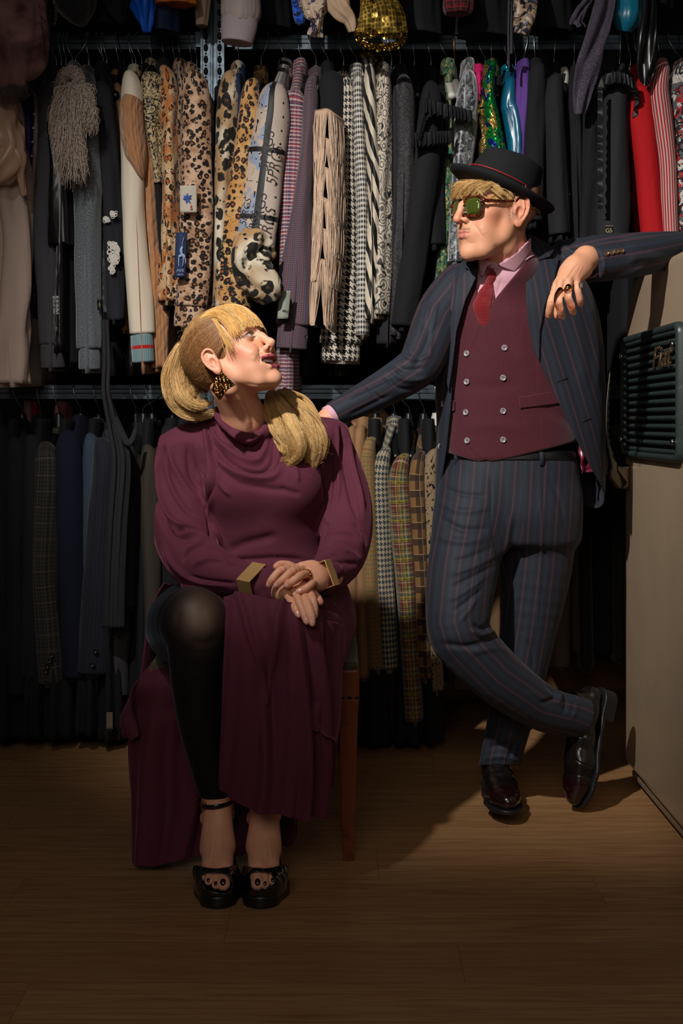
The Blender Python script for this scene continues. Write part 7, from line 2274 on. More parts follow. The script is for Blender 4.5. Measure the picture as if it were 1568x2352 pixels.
    for hd, fs in ((up_, (u_i, u_m, u_r, u_p, u_t)), (lo_, (l_p, l_r, l_m, l_i, l_t))):
        hf = (lambda hd: (lambda p: person_hand_body(p, hd).astype(f32)))(hd)
        P0 = np.array([x[0][-1] for x in fs] + [hd['palm'][0][0][0], hd['palm'][0][0][-1]])
        v, f = sdf_mesh(hf, P0.min(0) - .035, P0.max(0) + .035, .0012)
        st = []
        for fg in fs[:4]:
            for jn in (4, 8):
                c = pix(np.array([fg[0][jn]]))[0]; d_ = pix(np.array([fg[0][jn + 1]]))[0] - c; d_ /= np.linalg.norm(d_) + 1e-9; n_ = np.array([-d_[1], d_[0]])
                for o_ in (-1.8, 0, 1.8):
                    st.append(([c + d_ * o_ - n_ * 5, c + d_ * o_ + n_ * 5], .9, -.00035))
        v = sculpt(v, f, st, smoothpts=False)
        N = vnormals(v, f)
        m = np.zeros((len(v), 4), f32)
        for fg in fs[:4]:
            m[:, 1] = np.maximum(m[:, 1], nail_on(v, N, fg[0][-1], fg[0][-3], .0066, (0, -1, .35)))
        tips = np.array([x[0][-1] for x in fs])
        dt = np.min(np.linalg.norm(v[:, None] - tips[None], axis=2), axis=1)
        m[:, 3] = np.clip(1 - dt / .02, 0, 1) * .7
        parts.append((v, f, m))

    # feet
    def foot(xa, xt, side):
        """xa ankle px, xt toe centre px; side +1: big toe on the right of the picture"""
        ank = A3((xa, 1832, 3.075)); shin = A3((xa - 4, 1780, 3.07))
        toes = []
        base = [(xt + side * 16, 2008, 2.942), (xt + side * 1, 2008, 2.940), (xt - side * 17, 2006, 2.948), (xt - side * 30, 2003, 2.955), (xt - side * 38, 2002, 2.965)]
        tip = [(xt + side * 14, 2030, 2.900), (xt - side * 3, 2032, 2.900), (xt - side * 20, 2024, 2.912), (xt - side * 32, 2014, 2.930), (xt - side * 40, 2004, 2.950)]
        rr = [.0150, .0098, .0092, .0085, .008]
        for b_, t_, r_ in zip(base, tip, rr):
            mid = ((b_[0] + t_[0]) / 2, (b_[1] + t_[1]) / 2 - 4, (b_[2] + t_[2]) / 2 - .002)
            toes.append(([A3(b_), A3(mid), A3(t_)], [r_ * 1.02, r_ * .98, r_ * .98]))
        def fn(p):
            d = chain(p, [shin, ank], [.031, .030], .02)
            d = smin(d, chain(p, [ank + np.array([0, .02, -.01], f32), A3((xa + (xt - xa) * .6, 1925, 3.04)), A3((xt + side * 6, 1992, 2.975))], [.031, .029, .023], .02), .014)
            d = smin(d, chain(p, [ank, A3((xt - side * 14, 1950, 3.04)), A3((xt - side * 18, 1985, 2.985))], [.029, .021, .017], .02), .014)
            d = smin(d, chain(p, [ank, A3((xt + side * 16, 1945, 3.03)), A3((xt + side * 18, 1994, 2.965))], [.027, .020, .016], .02), .014)
            d = smin(d, chain(p, [ank + np.array([0, .03, .0], f32), np.array([ank[0], 3.165, .135], f32)], [.03, .027], .02), .03)
            d = smin(d, ell(p, A3((xa - 28, 1880, 3.085)), (.013, .014, .016)), .012)
            d = smin(d, ell(p, A3((xa + 26, 1872, 3.085)), (.012, .014, .016)), .012)
            for P_, R_ in toes:
                d = smin(d, chain(p, P_, R_, .004), .003)
            return d.astype(f32)
        lo = np.array([W(xt - 62, 0, 3.1)[0], 2.86, -.01], f32); hi = np.array([W(xt + 62, 0, 3.1)[0], 3.23, .28], f32)
        v, f = sdf_mesh(fn, lo, hi, .0015)
        st = [([(xt + side * 10, 1985), (xa + side * 8, 1920)], 3, .0010), ([(xt - side * 6, 1985), (xa - side * 2, 1920)], 2.6, .0010), ([(xt - side * 20, 1980), (xa - side * 8, 1915)], 2.6, .0009)]
        v = sculpt(v, f, st)
        N = vnormals(v, f)
        m = np.zeros((len(v), 4), f32)
        for (P_, R_), r_ in zip(toes[:3], rr):
            tp = P_[-1] + np.array([0, 0, .0], f32)
            m[:, 1] = np.maximum(m[:, 1], 0)
            c = tp + np.array([0, -.80 * r_, .50 * r_], f32)
            e = np.sqrt(((v[:, 0] - c[0]) / (r_ * .42)) ** 2 + ((v[:, 1] - c[1]) / (r_ * .8)) ** 2 + ((v[:, 2] - c[2]) / (r_ * .46)) ** 2)
            m[:, 2] = np.maximum(m[:, 2], np.clip((1.12 - e) * 7, 0, 1) * 0)
            nailsel = np.clip((1.12 - e) * 7, 0, 1)
            m[:, 1] = np.where(nailsel > 0, np.maximum(m[:, 1], nailsel * 2), m[:, 1])
        return v, f, m, fn
    fv, ff, fm_, f1 = foot(500, 499, 1); gv, gf, gm, f2 = foot(607, 606, -1)
    parts += [(fv, ff, fm_), (gv, gf, gm)]

    def bodyf(p):
        d = chain(p, [A3((578, 1065, 3.41)), A3((600, 1130, 3.39)), A3((605, 1250, 3.38)), A3((600, 1360, 3.38))], [.045, .080, .080, .10], .05)
        d = smin(d, chain(p, [A3((450, 1050, 3.41)), A3((715, 1035, 3.42))], [.030, .030], .03), .03)
        d = smin(d, chain(p, [A3((430, 1040, 3.38)), A3((425, 1235, 3.28)), A3((500, 1310, 3.12)), A3((612, 1345, 3.04))], [.026, .022, .020, .018], .02), .03)
        d = smin(d, chain(p, [A3((745, 1030, 3.41)), A3((792, 1215, 3.30)), A3((765, 1318, 3.11))], [.024, .020, .016], .02), .03)
        d = smin(d, chain(p, [A3((510, 1380, 3.38)), A3((432, 1440, 3.15)), A3((455, 1435, 2.985)), A3((462, 1600, 3.01)), A3((496, 1832, 3.075))], [.07, .062, .055, .040, .029], .03), .04)
        d = smin(d, chain(p, [A3((680, 1390, 3.38)), A3((665, 1445, 3.02)), A3((630, 1620, 3.03)), A3((603, 1832, 3.075))], [.07, .055, .040, .030], .03), .04)
        return d.astype(f32)
    v, f = sdf_mesh(bodyf, (-.5, 2.85, .15), (.15, 3.55, 1.1), .008)
    parts.append((v, f, None))
    skin = skin_material('skin_woman', '#e6a988', '#9e4650', '#eab8a6', '#d0805e', '#dc7a66', .38)
    V_, F_, M_ = join(parts)
    # toe nails carry dark polish: nail mask above one
    body = mesh_obj('body', V_, F_, skin, root, masks=np.clip(M_, 0, 2))
    nt = skin.node_tree
    # polish
    base_in = nt.nodes['Principled BSDF'].inputs['Base Color']
    prev = base_in.links[0].from_socket
    mx = nt.nodes.new('ShaderNodeMix'); mx.data_type = 'RGBA'
    at = nt.nodes.new('ShaderNodeAttribute'); at.attribute_name = 'mask'
    sp = nt.nodes.new('ShaderNodeSeparateColor'); nt.links.new(at.outputs['Color'], sp.inputs[0])
    mr = nt.nodes.new('ShaderNodeMapRange'); mr.inputs['From Min'].default_value = 1.05; mr.inputs['From Max'].default_value = 1.4
    nt.links.new(sp.outputs[1], mr.inputs['Value']); nt.links.new(mr.outputs[0], mx.inputs[0]); nt.links.new(prev, mx.inputs[6]); mx.inputs[7].default_value = srgb('#2a0810')
    nt.links.new(mx.outputs[2], base_in)

    # eyes and teeth
    for s in (-1, 1):
        c = wpt(s * .0315, -.0772, .0125)
        n = 20; vs, fs, mk = [], [], []
        gz = M @ np.array([s * .0 + .25 * 1, -.90, .42]); gz = gz / np.linalg.norm(gz)
        a_ = np.cross(gz, [0, 0, 1.0]); a_ /= np.linalg.norm(a_); b_ = np.cross(gz, a_)
        for i in range(n + 1):
            ph = math.pi * i / n
            for k in range(24):
                t = 2 * math.pi * k / 24
                d_ = gz * math.cos(ph) + (a_ * math.cos(t) + b_ * math.sin(t)) * math.sin(ph)
                vs.append(c + d_ * .0127 * HS); mk.append([ph, 0, 0, 1])
        for i in range(n):
            for k in range(24): fs.append((i * 24 + k, (i + 1) * 24 + k, (i + 1) * 24 + (k + 1) % 24, i * 24 + (k + 1) % 24))
        if 'eyeball' not in _mc:
            em = Mat('eyeball', .08, 0, 0, .6); r_, _, _, _ = em.attr()
            em.col(em.mix(r_ < .46, em.mix(r_.smooth(.9, 1.4), '#e8e0dc', '#c89088'), em.mix(r_ < .20, '#4a6a58', '#060606'))); _mc['eyeball'] = em.mat
        mesh_obj('eye', vs, np.array(fs), _mc['eyeball'], root, masks=np.array(mk, f32))
        # lashes
        R_, T_ = [], []
        for x in np.linspace(-.012, .0135, 26):
            z = .0125 + .0044 * math.sqrt(max(0, 1 - (x / .0135) ** 2))
            R_.append(wpt(s * (.0315 + x), -.0905 + 3.0 * (x + .003) ** 2 * 10 + .0005, z)); T_.append(wpt(s * (.0315 + x * 1.25 + .001), -.0965 + .0, z + .0020))
        if s < 0: strands('eyelashes', R_, T_, solidmat('lash_black', '#0a0706', .5), root, 5, .0005, .00015, .0004, 3)
    tm = solidmat('tooth_enamel', '#e9e0d0', .2, 0, .6)
    t_ = MB()
    for k in range(-5, 6):
        x = k * .0052
        y = -.0895 + 15.0 * x * x
        w_ = .0050 if abs(k) > 1 else .0054
        c = wpt(x, y + .0030, -.0508 + 5.0 * x * x)
        R_ = M @ rot_axis('z', math.degrees(math.atan2(34 * x, 1)))
        v, f, u = tube([c + M @ np.array([0, 0, .0060], f32) * HS, c, c - M @ np.array([0, .0005, .0055], f32) * HS], [(w_ * .48 * HS, .0024 * HS), (w_ * .52 * HS, .0026 * HS), (w_ * .44 * HS, .0012 * HS)], 8, 12, ref=tuple(R_[:, 1]), dome=.3)
        t_.add(v, f, u)
    t_.build('teeth', tm, root)

    # ---------------- hair
    def skull(p, k=1.0):
        """push local points onto the hair surface of the skull"""
        c = np.array([0, .014, .040]); r = np.array([.0795, .1000, .0915]) * k
        d = (p - c) / r; d /= np.linalg.norm(d, axis=-1, keepdims=True) + 1e-9
        return c + d * r
    hm = Mat('golden_hair', .48, 0, 0, .28); u_, v_, _ = hm.xyz(); r_, g_, b_, a_ = hm.attr()
    c = hm.mix(u_, '#a8743a', '#ffdc98')
    c = hm.mix(r_, c, hm.mix(u_, '#4e2c1a', '#8a5630')); c = hm.mix(g_, c, hm.mix(u_, '#c88438', '#ffcf80'))
    hm.col(c); hm = hm.mat
    cap_poly = None
    def capf(p):
        q = loc(p)
        d = ell(q, (0, .014, .040), (.0785, .0985, .0905)) * HS
        # hairline: cut away face and neck side
        n1 = q @ np.array([0, -.80, -.60], f32) - .030
        d = smax(d, n1 * HS, .006)
        d = smax(d, (-q[:, 2] - .052 + .0 * q[:, 1]) * HS, .006)
        ear = ell(np.concatenate([np.abs(q[:, :1]), q[:, 1:]], 1), (.076, .004, -.012), (.02, .020, .034)) * HS
        return smax(d, -ear, .004).astype(f32)
    v, f = sdf_mesh(capf, HC - .16, HC + .17, .0030)
    m = np.zeros((len(v), 4), f32); m[:, 0] = .8
    mesh_obj('hair_base', v, f, hm, root, masks=m, uvs=np.full((len(v), 2), .3))
    rg = np.random.default_rng(12)
    Pn, mk = [], []
    tailb = np.array([0, .112, .012])
    n_p = 14
    t = np.linspace(0, 1, n_p)[:, None]
    for _ in range(13000):
        # hairline start points: temple, over the ear, forehead and nape
        s = -1 if rg.random() < .72 else 1
        a = rg.uniform(0, 1)
        if a < .72:
            th = rg.uniform(-.2, 1.45)         # up the side from the ear to the crown
            start = np.array([s * .078 * math.cos(th), (-.056 if rg.random() < .5 else rg.uniform(-.056, .02)) + .006 * math.sin(3 * th) + rg.normal() * .004 + .035 * max(0, -th * 3), .030 + .095 * math.sin(th)])
        else:
            start = np.array([s * rg.uniform(.01, .068), .045 + rg.normal() * .012, -.045 + rg.uniform(0, .035)])
        start = skull(start, 1.0)
        endp = tailb + rg.normal(size=3) * np.array([.012, .004, .012])
        k = 1.010 + rg.uniform(0, .022)
        L = start * (1 - t) + endp * t
        S = skull(L, k)
        tt = np.clip((t - .86) / .14, 0, 1)
        S = S * (1 - tt) + (L * .3 + endp * .7) * tt
        root_dark = np.clip(1.1 - a * .2, 0, 1)
        Pn.append(np.array([wpt(*x) for x in S])); fr_ = np.clip(.95 - t[:, 0] * .25 + rg.normal() * .18 - .25 * (start[2] > .09), 0, 1)
        mk.append(np.stack([fr_, np.zeros(n_p), np.zeros(n_p), np.ones(n_p)], 1))
    # fringe and the light top: from the crown forward
    for _ in range(12500):
        x0 = rg.uniform(-.072, .072); y0 = rg.uniform(-.045, .030)
        if rg.random() < .97 * (abs(x0) / .072) ** 2.2: continue
        a0 = skull(np.array([x0, y0, .13]), 1.02)
        e_x = x0 * 1.0 + rg.normal() * .004
        ln = rg.uniform(.80, 1.05)
        side = min(1.1, abs(e_x) / .066)
        end = np.array([e_x * 1.02, -.101 + .030 * side ** 2, .044 - .022 * side ** 3 + rg.uniform(-.010, .010)])
        mid = skull(np.array([x0 * 1.04, -.070, .100]), 1.13 + rg.uniform(-.01, .06))
        tt = t[:, 0][:, None] * ln
        S = a0 * (1 - tt) ** 2 + 2 * (mid * 1.0 + np.array([0, -.010, .010])) * tt * (1 - tt) + end * tt ** 2
        S = S + np.array([1, 0, 0]) * (.0022 * np.sin(tt * 7 + x0 * 260) * tt)
        Pn.append(np.array([wpt(*x) for x in S]))
        g0 = np.clip(.5 + .6 * math.sin(math.floor(x0 * 420) * 12.9898) + rg.normal() * .15, 0, 1)
        mk.append(np.stack([np.clip(.25 - t[:, 0] * .4 + rg.normal() * .08, 0, 1), np.full(n_p, g0), np.zeros(n_p), np.ones(n_p)], 1))
    # a strand falling before the ear
    for _ in range(160):
        a0 = skull(np.array([-.055 + rg.normal() * .006, -.040, .100]), 1.03)
        end = np.array([-.073 + rg.normal() * .0025, -.052 + rg.normal() * .006, .006 + rg.uniform(-.02, .02)])
        mid = np.array([-.081, -.052, .062])
        S = a0 * (1 - t) ** 2 + 2 * mid * t * (1 - t) + end * t ** 2
        Pn.append(np.array([wpt(*x) for x in S])); mk.append(np.stack([np.full(n_p, .1), np.full(n_p, .5), np.zeros(n_p), np.ones(n_p)], 1))
    hair_mesh('hair', np.array(Pn, float), .00046, .00024, hm, root, np.array(mk, f32))
    # ponytail bundles
    def bundle(name, path, rad, n, seed, wave=.004, dark=.15, tips=.25):
        rg = np.random.default_rng(seed)
        npt = 26
        C = catmull([tuple(W(*p)) for p in path], npt); R = catmull([(r, 0) for r in rad], npt)[:, 0]
        T = np.gradient(C, axis=0); T /= np.linalg.norm(T, axis=1)[:, None]
        U = np.cross(T, [0, 1.0, 0]); U /= np.linalg.norm(U, axis=1)[:, None]; Vv = np.cross(U, T)
        out, mm = [], []
        lock_n = 26
        locks = rg.uniform(-1, 1, (lock_n, 2)); lph = rg.uniform(0, 6.28, lock_n); lt = rg.uniform(-.2, .35, lock_n); lend = rg.uniform(.60, 1.0, lock_n)
        locks /= np.maximum(1, np.linalg.norm(locks, axis=1))[:, None] * 1.02
        for _ in range(n):
            k = rg.integers(lock_n)
            o = locks[k] + rg.normal(size=2) * .13
            nn = np.linalg.norm(o)
            if nn > 1.05: o /= nn
            e = lend[k] * rg.uniform(.82, 1.0)
            s = np.linspace(0, e, npt) * (npt - 1)
            i0 = np.minimum(s.astype(int), npt - 2); fr_ = (s - i0)[:, None]
            Cc = C[i0] * (1 - fr_) + C[i0 + 1] * fr_; Uu = U[i0]; V2 = Vv[i0]; Rr = (R[i0][:, None] * (1 - fr_) + R[i0 + 1][:, None] * fr_)
            sw = np.linspace(0, 1, npt)[:, None]
            w1 = wave * np.sin(sw * 7 + lph[k]) * sw; w2 = wave * np.cos(sw * 6 + lph[k] * 2) * sw
            out.append(Cc + Uu * (o[0] * Rr + w1) + V2 * (o[1] * Rr * .8 + w2))
            dk = np.clip(dark + lt[k] + rg.normal() * .06 - .2 * sw[:, 0], 0, 1)
            mm.append(np.stack([dk, np.zeros(npt), np.zeros(npt), np.ones(npt)], 1))
        return hair_mesh(name, np.array(out), .00040, .00016, hm, root, np.array(mm, f32))
    tb = pix(np.array([wpt(*tailb)]))[0]
    bundle('ponytail', [(tb[0] + 6, tb[1] - 2, 3.34), (428, 800, 3.33), (412, 850, 3.32), (418, 905, 3.30), (450, 938, 3.29), (500, 928, 3.30)], [.012, .024, .034, .036, .030, .016], 7500, 3, .009, .12)
    bundle('ponytail', [(tb[0], tb[1], 3.36), (420, 815, 3.36), (404, 870, 3.345), (412, 915, 3.33), (440, 946, 3.32), (470, 950, 3.32)], [.010, .016, .022, .022, .016, .006], 3600, 4, .006, .05)
    bundle('shoulder_lock', [(622, 905, 3.36), (634, 935, 3.305), (655, 980, 3.265), (672, 1020, 3.245), (668, 1050, 3.24), (640, 1062, 3.245)], [.014, .030, .036, .032, .024, .008], 6500, 5, .008, .05)
    bundle('shoulder_lock', [(640, 905, 3.38), (668, 935, 3.32), (705, 975, 3.29), (722, 1020, 3.27), (712, 1062, 3.26), (726, 1092, 3.26)], [.014, .026, .030, .028, .022, .005], 5200, 6, .008, .15)
    bundle('shoulder_lock', [(650, 900, 3.40), (690, 925, 3.35), (722, 965, 3.32), (735, 1010, 3.31)], [.012, .020, .016, .004], 1600, 7, .003, .3)
    # loose hairs
    rg = np.random.default_rng(15)
    R_, T_, Md = [], [], []
    for _ in range(110):
        a = rg.uniform(0, 1)
        if a < .5:
            c = np.array([rg.uniform(-.05, .05), rg.uniform(-.02, .09), .1]); r0 = skull(c, 1.02); r1 = skull(c + rg.normal(size=3) * .03, rg.uniform(1.06, 1.18))
            R_.append(wpt(*r0)); T_.append(wpt(*r1)); Md.append((np.array(wpt(*r0)) + np.array(wpt(*r1))) / 2 + rg.normal(size=3) * .012)
        else:
            b = (W(rg.uniform(400, 430), rg.uniform(800, 930), 3.32) if rg.random() < .4 else W(rg.uniform(640, 735), rg.uniform(940, 1080), 3.26))
            R_.append(np.array(b)); T_.append(np.array(b) + rg.normal(size=3) * .022 + np.array([0, 0, -.012])); Md.append(np.array(b) + rg.normal(size=3) * .016)
    strands('loose_hair', R_, T_, hm, root, 9, .00028, .00012, .002, 4, mids=Md, masks=np.tile(np.array([[0, 0, 0, 1]], f32), (len(R_), 1)))

    # earring: crumpled gold plates
    gold = Mat('polished_gold', .16, 1.0, 0, .5, coords='OBJ'); gold.col('#c89a5c'); gold = gold.mat
    e = empty('earring', W(510, 884, 3.14)); adopt_empty(e, root); e['label'] = 'large crumpled gold earring'
    def crumple(pts, Y, seed, nm):
        rg = np.random.default_rng(seed)
        (a, b, c, d) = [np.array(W(x, y, Y + dy)) for x, y, dy in pts]
        n = 26
        u = np.linspace(0, 1, n)[None, :, None]; w = np.linspace(0, 1, n)[:, None, None]
        G = (a * (1 - u) + b * u) * (1 - w) + (d * (1 - u) + c * u) * w
        uu, ww = u[:, :, 0], w[:, :, 0]
        h = .0045 * np.abs(np.sin((uu * 1.3 + ww * .7) * 4 + seed)) - .004 * np.abs(np.sin((uu - ww * 1.2) * 3.4 + seed * 2)) + .002 * np.abs(((uu * 3.1 + ww * 2.3 + seed) % 1) - .5)
        G = G + np.array([0, -1.0, 0]) * h[:, :, None]
        idx = np.arange(n * n).reshape(n, n)
        F = np.stack([idx[:-1, :-1], idx[1:, :-1], idx[1:, 1:], idx[:-1, 1:]], 2).reshape(-1, 4)
        o = mesh_obj(nm, G.reshape(-1, 3), F, gold, e); solid(o, .0012)
    crumple([(510, 854, 0), (540, 884, -.004), (519, 898, -.006), (494, 868, 0)], 3.132, 1, 'gold_plate')
    crumple([(495, 866, -.002), (521, 898, -.006), (505, 921, -.004), (486, 897, 0)], 3.138, 2, 'gold_plate')
    crumple([(500, 872, .004), (512, 892, 0), (500, 906, 0), (484, 896, .004)], 3.128, 4, 'gold_plate')

    # ---------------- dress
    dm = Mat('burgundy_jersey', .85, 0, .5, .2, coords='OBJ'); dm.col(dm.mix(dm.noise(900, 2), '#4a1f2d', '#663042'))
    dm.b.inputs['Sheen Roughness'].default_value = .35; dm.b.inputs['Sheen Tint'].default_value = srgb('#b06a86')
    dm.bump(dm.noise(700, 2), .2, .0005); dm.bump(dm.noise(6, 2, dist=1), .25, .008); dm = dm.mat
    tor = stack_fn([(1400, 420, 800, 3.38, .14), (1345, 425, 790, 3.385, .145), (1300, 450, 762, 3.385, .135), (1250, 466, 748, 3.385, .128), (1190, 462, 752, 3.38, .138), (1130, 458, 756, 3.375, .150),
                    (1080, 455, 762, 3.38, .145), (1040, 430, 775, 3.385, .125), (1010, 402, 785, 3.39, .108), (985, 420, 782, 3.395, .092), (965, 455, 752, 3.395, .080), (948, 490, 690, 3.39, .070), (935, 505, 655, 3.385, .064)])
    slL = [(440, 1030, 3.385), (412, 1060, 3.375), (408, 1130, 3.35), (420, 1215, 3.30), (450, 1288, 3.22), (520, 1318, 3.12), (585, 1338, 3.065)]
    rL = [.062, .070, .070, .074, .066, .046, .034]
    slR = [(752, 1015, 3.40), (772, 1060, 3.395), (792, 1140, 3.36), (797, 1215, 3.30), (782, 1280, 3.20), (752, 1318, 3.11), (735, 1322, 3.065)]
    rR = [.052, .056, .062, .062, .056, .044, .032]
    def cf(pts, rs):
        PP = catmull([tuple(A3(p)) for p in pts], 24).astype(f32); RR = catmull([(r, 0) for r in rs], 24)[:, 0]
        def fn(p):
            d = None
            for i in range(23):
                e_ = seg_d(p, PP[i], PP[i + 1], RR[i], RR[i + 1]); d = e_ if d is None else np.minimum(d, e_)
            return d
        return fn
    cL, cR = cf(slL, rL), cf(slR, rR)
    neckhole = [(506, 880), (508, 935), (516, 958), (534, 976), (556, 989), (575, 994), (596, 986), (610, 966), (617, 935), (640, 880)]
    pad = lambda p: smin(ell(p, A3((400, 1024, 3.385)), (.050, .07, .020)), ell(p, A3((750, 985, 3.40)), (.040, .06, .018)), .01)
    thigh = [(700, 1370, 3.40), (728, 1425, 3.26), (705, 1440, 3.12), (668, 1448, 2.995)]
    ct = cf(thigh, [.10, .094, .088, .076])
    ct2 = cf([(520, 1360, 3.40), (470, 1385, 3.30)], [.085, .075])
    def bodice(p):
        d = tor(p)
        d = smin(d, ell(p, A3((545, 1118, 3.275)), (.062, .050, .058)), .05)
        d = smin(d, ell(p, A3((668, 1118, 3.275)), (.062, .050, .058)), .05)
        d = smin(d, pad(p), .03)
        d = smin(d, cL(p), .022)
        d = smin(d, cR(p), .022)
        # cowl collar
        d = smin(d, chain(p, [A3((500, 950, 3.33)), A3((522, 985, 3.285)), A3((572, 1012, 3.262)), A3((612, 985, 3.285)), A3((625, 950, 3.33))], [.018, .017, .016, .017, .018], .01), .02)
        hole = smax(prism(p, neckhole), p[:, 1] - 3.36, .004)
        d = smax(d, -hole, .004)
        d = smax(d, -chain(p, [neck0 + np.array([0, 0, .0], f32), A3((574, 952, 3.36))], [.056, .050], .02), .006)
        return d
    def lap(p):
        return smin(ct(p), ct2(p), .03)
    def dressf(p):
        return smin(bodice(p), lap(p), .025).astype(f32)
    v, f = sdf_mesh(dressf, A3((330, 1560, 2.90)) - .03, A3((880, 900, 3.60)) + .03, .0036)
    v = relax(v, f, 1)
    S = [
        # cowl drapes
        ([(470, 962), (498, 1010), (545, 1050), (588, 1062), (606, 1040), (614, 1004)], 7, .009), ([(480, 952), (505, 990), (545, 1022), (580, 1030), (600, 1010)], 5, -.009), ([(492, 942), (510, 975), (545, 1005), (575, 1012), (604, 992)], 5, .006),
        ([(478, 990), (505, 1040), (555, 1078), (600, 1086), (625, 1060), (632, 1010)], 5, -.008), ([(476, 1005), (505, 1062), (560, 1092), (625, 1096), (650, 1060)], 8, .006), ([(530, 1018), (545, 1030), (560, 1026)], 5, -.007),
        ([(492, 1060), (540, 1105), (610, 1122), (668, 1128)], 9, -.004), ([(640, 1020), (636, 1060), (620, 1088)], 6, .006), ([(664, 1050), (680, 1080), (684, 1110)], 5, .004), ([(640, 1118), (665, 1130), (690, 1135)], 7, -.003),
        # armholes
        ([(476, 962), (484, 1010), (492, 1060), (492, 1100), (480, 1140), (473, 1180)], 4, -.010), ([(466, 970), (478, 1030), (484, 1085), (472, 1135)], 5, .007), ([(494, 1065), (505, 1110), (530, 1140)], 5, .005), ([(488, 1120), (484, 1180), (500, 1230), (520, 1262)], 6, .006), ([(478, 1180), (490, 1240), (515, 1275)], 5, -.008),
        ([(730, 990), (738, 1060), (748, 1120), (752, 1180)], 4, -.010), ([(742, 985), (752, 1060), (762, 1130), (752, 1190), (738, 1245)], 5, .007), ([(752, 1195), (742, 1235), (738, 1250)], 4, -.008),
        # left sleeve folds
        ([(385, 1015), (398, 1070), (440, 1140), (475, 1165)], 7, .006), ([(372, 1020), (385, 1100), (425, 1165), (470, 1190)], 7, -.007), ([(362, 1030), (364, 1120), (395, 1195), (470, 1225)], 7, .008), ([(356, 1060), (360, 1150), (392, 1225), (450, 1242)], 6, -.007),
        ([(448, 1010), (455, 1060), (478, 1100)], 6, .004), ([(430, 1020), (438, 1090), (468, 1130)], 6, -.004), ([(400, 1222), (440, 1212), (475, 1228), (498, 1258)], 5, -.009), ([(405, 1236), (450, 1228), (490, 1252), (515, 1280)], 6, .008), ([(420, 1290), (432, 1262), (470, 1245), (500, 1262)], 5, -.010),
        ([(440, 1300), (480, 1285), (520, 1290), (560, 1305)], 6, .006), ([(372, 1240), (392, 1290), (440, 1330), (520, 1345)], 6, .005), ([(430, 1322), (480, 1335), (545, 1340)], 4, -.006), ([(505, 1290), (540, 1300), (570, 1300)], 4, -.004),
        # right sleeve folds
        ([(784, 968), (786, 1040), (800, 1120), (820, 1190)], 5, -.008), ([(794, 980), (806, 1050), (826, 1130), (836, 1190)], 5, .006), ([(776, 975), (774, 1050), (778, 1120), (770, 1170)], 5, .005), ([(745, 1238), (775, 1226), (810, 1232), (838, 1262)], 5, .008),
        ([(738, 1255), (772, 1243), (805, 1250), (830, 1275)], 5, -.008), ([(740, 1270), (775, 1262), (805, 1270)], 5, .004), ([(760, 1300), (790, 1292), (822, 1296)], 6, -.004), ([(812, 1200), (836, 1225), (840, 1250)], 5, -.004), ([(730, 1295), (745, 1280), (770, 1272)], 4, .004),
        # waist and lap
        ([(520, 1270), (560, 1250), (640, 1230)], 12, -.004), ([(480, 1290), (560, 1286), (650, 1282), (720, 1290)], 7, -.006), ([(400, 1345), (460, 1348), (510, 1372), (545, 1395)], 5, .006), ([(530, 1365), (560, 1372), (600, 1368), (640, 1372)], 5, -.005), ([(540, 1385), (565, 1405), (600, 1408)], 6, -.007),
        ([(545, 1375), (600, 1388), (660, 1380)], 8, .005), ([(725, 1370), (745, 1400), (760, 1440)], 4, -.006), ([(740, 1360), (765, 1395), (775, 1450)], 5, .005)]
    S = [((s_[0], s_[1] * .85, s_[2] * 1.7) + tuple(s_[3:])) for s_ in S]
    v = relax(sculpt(v, f, S), f, 2, .4)
    dress = mesh_obj('dress', v, f, dm, root, label='long burgundy jersey dress')
    # front panel of the skirt
    rows = [[(514, 1372, 3.00), (560, 1362, 2.965), (620, 1376, 2.925), (680, 1386, 2.915), (740, 1400, 2.96), (796, 1420, 3.13)],
            [(519, 1440, 2.945), (565, 1450, 2.912), (630, 1455, 2.895), (690, 1455, 2.895), (745, 1462, 2.95), (806, 1460, 3.16)],
            [(516, 1540, 2.945), (570, 1560, 2.905), (635, 1560, 2.895), (700, 1560, 2.905), (750, 1560, 2.96), (786, 1540, 3.12)],
            [(512, 1660, 2.955), (570, 1680, 2.915), (640, 1685, 2.91), (705, 1685, 2.93), (752, 1660, 2.98), (772, 1620, 3.08)],
            [(505, 1770, 2.965), (565, 1790, 2.93), (638, 1800, 2.93), (700, 1800, 2.955), (748, 1770, 3.01), (766, 1690, 3.08)],
            [(506, 1812, 2.97), (548, 1852, 2.945), (632, 1868, 2.94), (696, 1876, 2.965), (747, 1856, 3.02), (768, 1724, 3.08)]]
    rows = [[W(*p) for p in r] for r in rows]
    def pleats(u, v):
        g = np.clip(v * 1.3 + .05, 0, 1)
        a = .010 * np.exp(-((u - .30 - .02 * v) / .035) ** 2) + .014 * np.exp(-((u - .58) / .03) ** 2) - .012 * np.exp(-((u - .65) / .025) ** 2) + .016 * np.exp(-((u - .73) / .03) ** 2) - .014 * np.exp(-((u - .80) / .025) ** 2) + .010 * np.exp(-((u - .90) / .03) ** 2)
        b = .012 * np.exp(-((u - .42) / .06) ** 2 - ((v - .18) / .14) ** 2) - .012 * np.exp(-((u - (.22 + .25 * v)) / .05) ** 2 - ((v - .42) / .18) ** 2) + .006 * np.sin(u * 9 + v * 3) * g
        # V shaped drape hanging between the knees
        c = -.010 * np.exp(-(((u - .33) ** 2) / .006 + ((v - .42) ** 2) / .01)) + .007 * np.exp(-((np.abs(u - .33) * 1.1 - (.46 - v) * .42) / .03) ** 2) * (v < .5)
        return -(a * g * 1.7 + b * 1.4 + c * 1.5 + .0025 * np.sin(u * 47 + 6 * v + 3 * np.sin(u * 11)) * g)
    v, f, u = sheet(rows, 150, 170, disp=pleats)
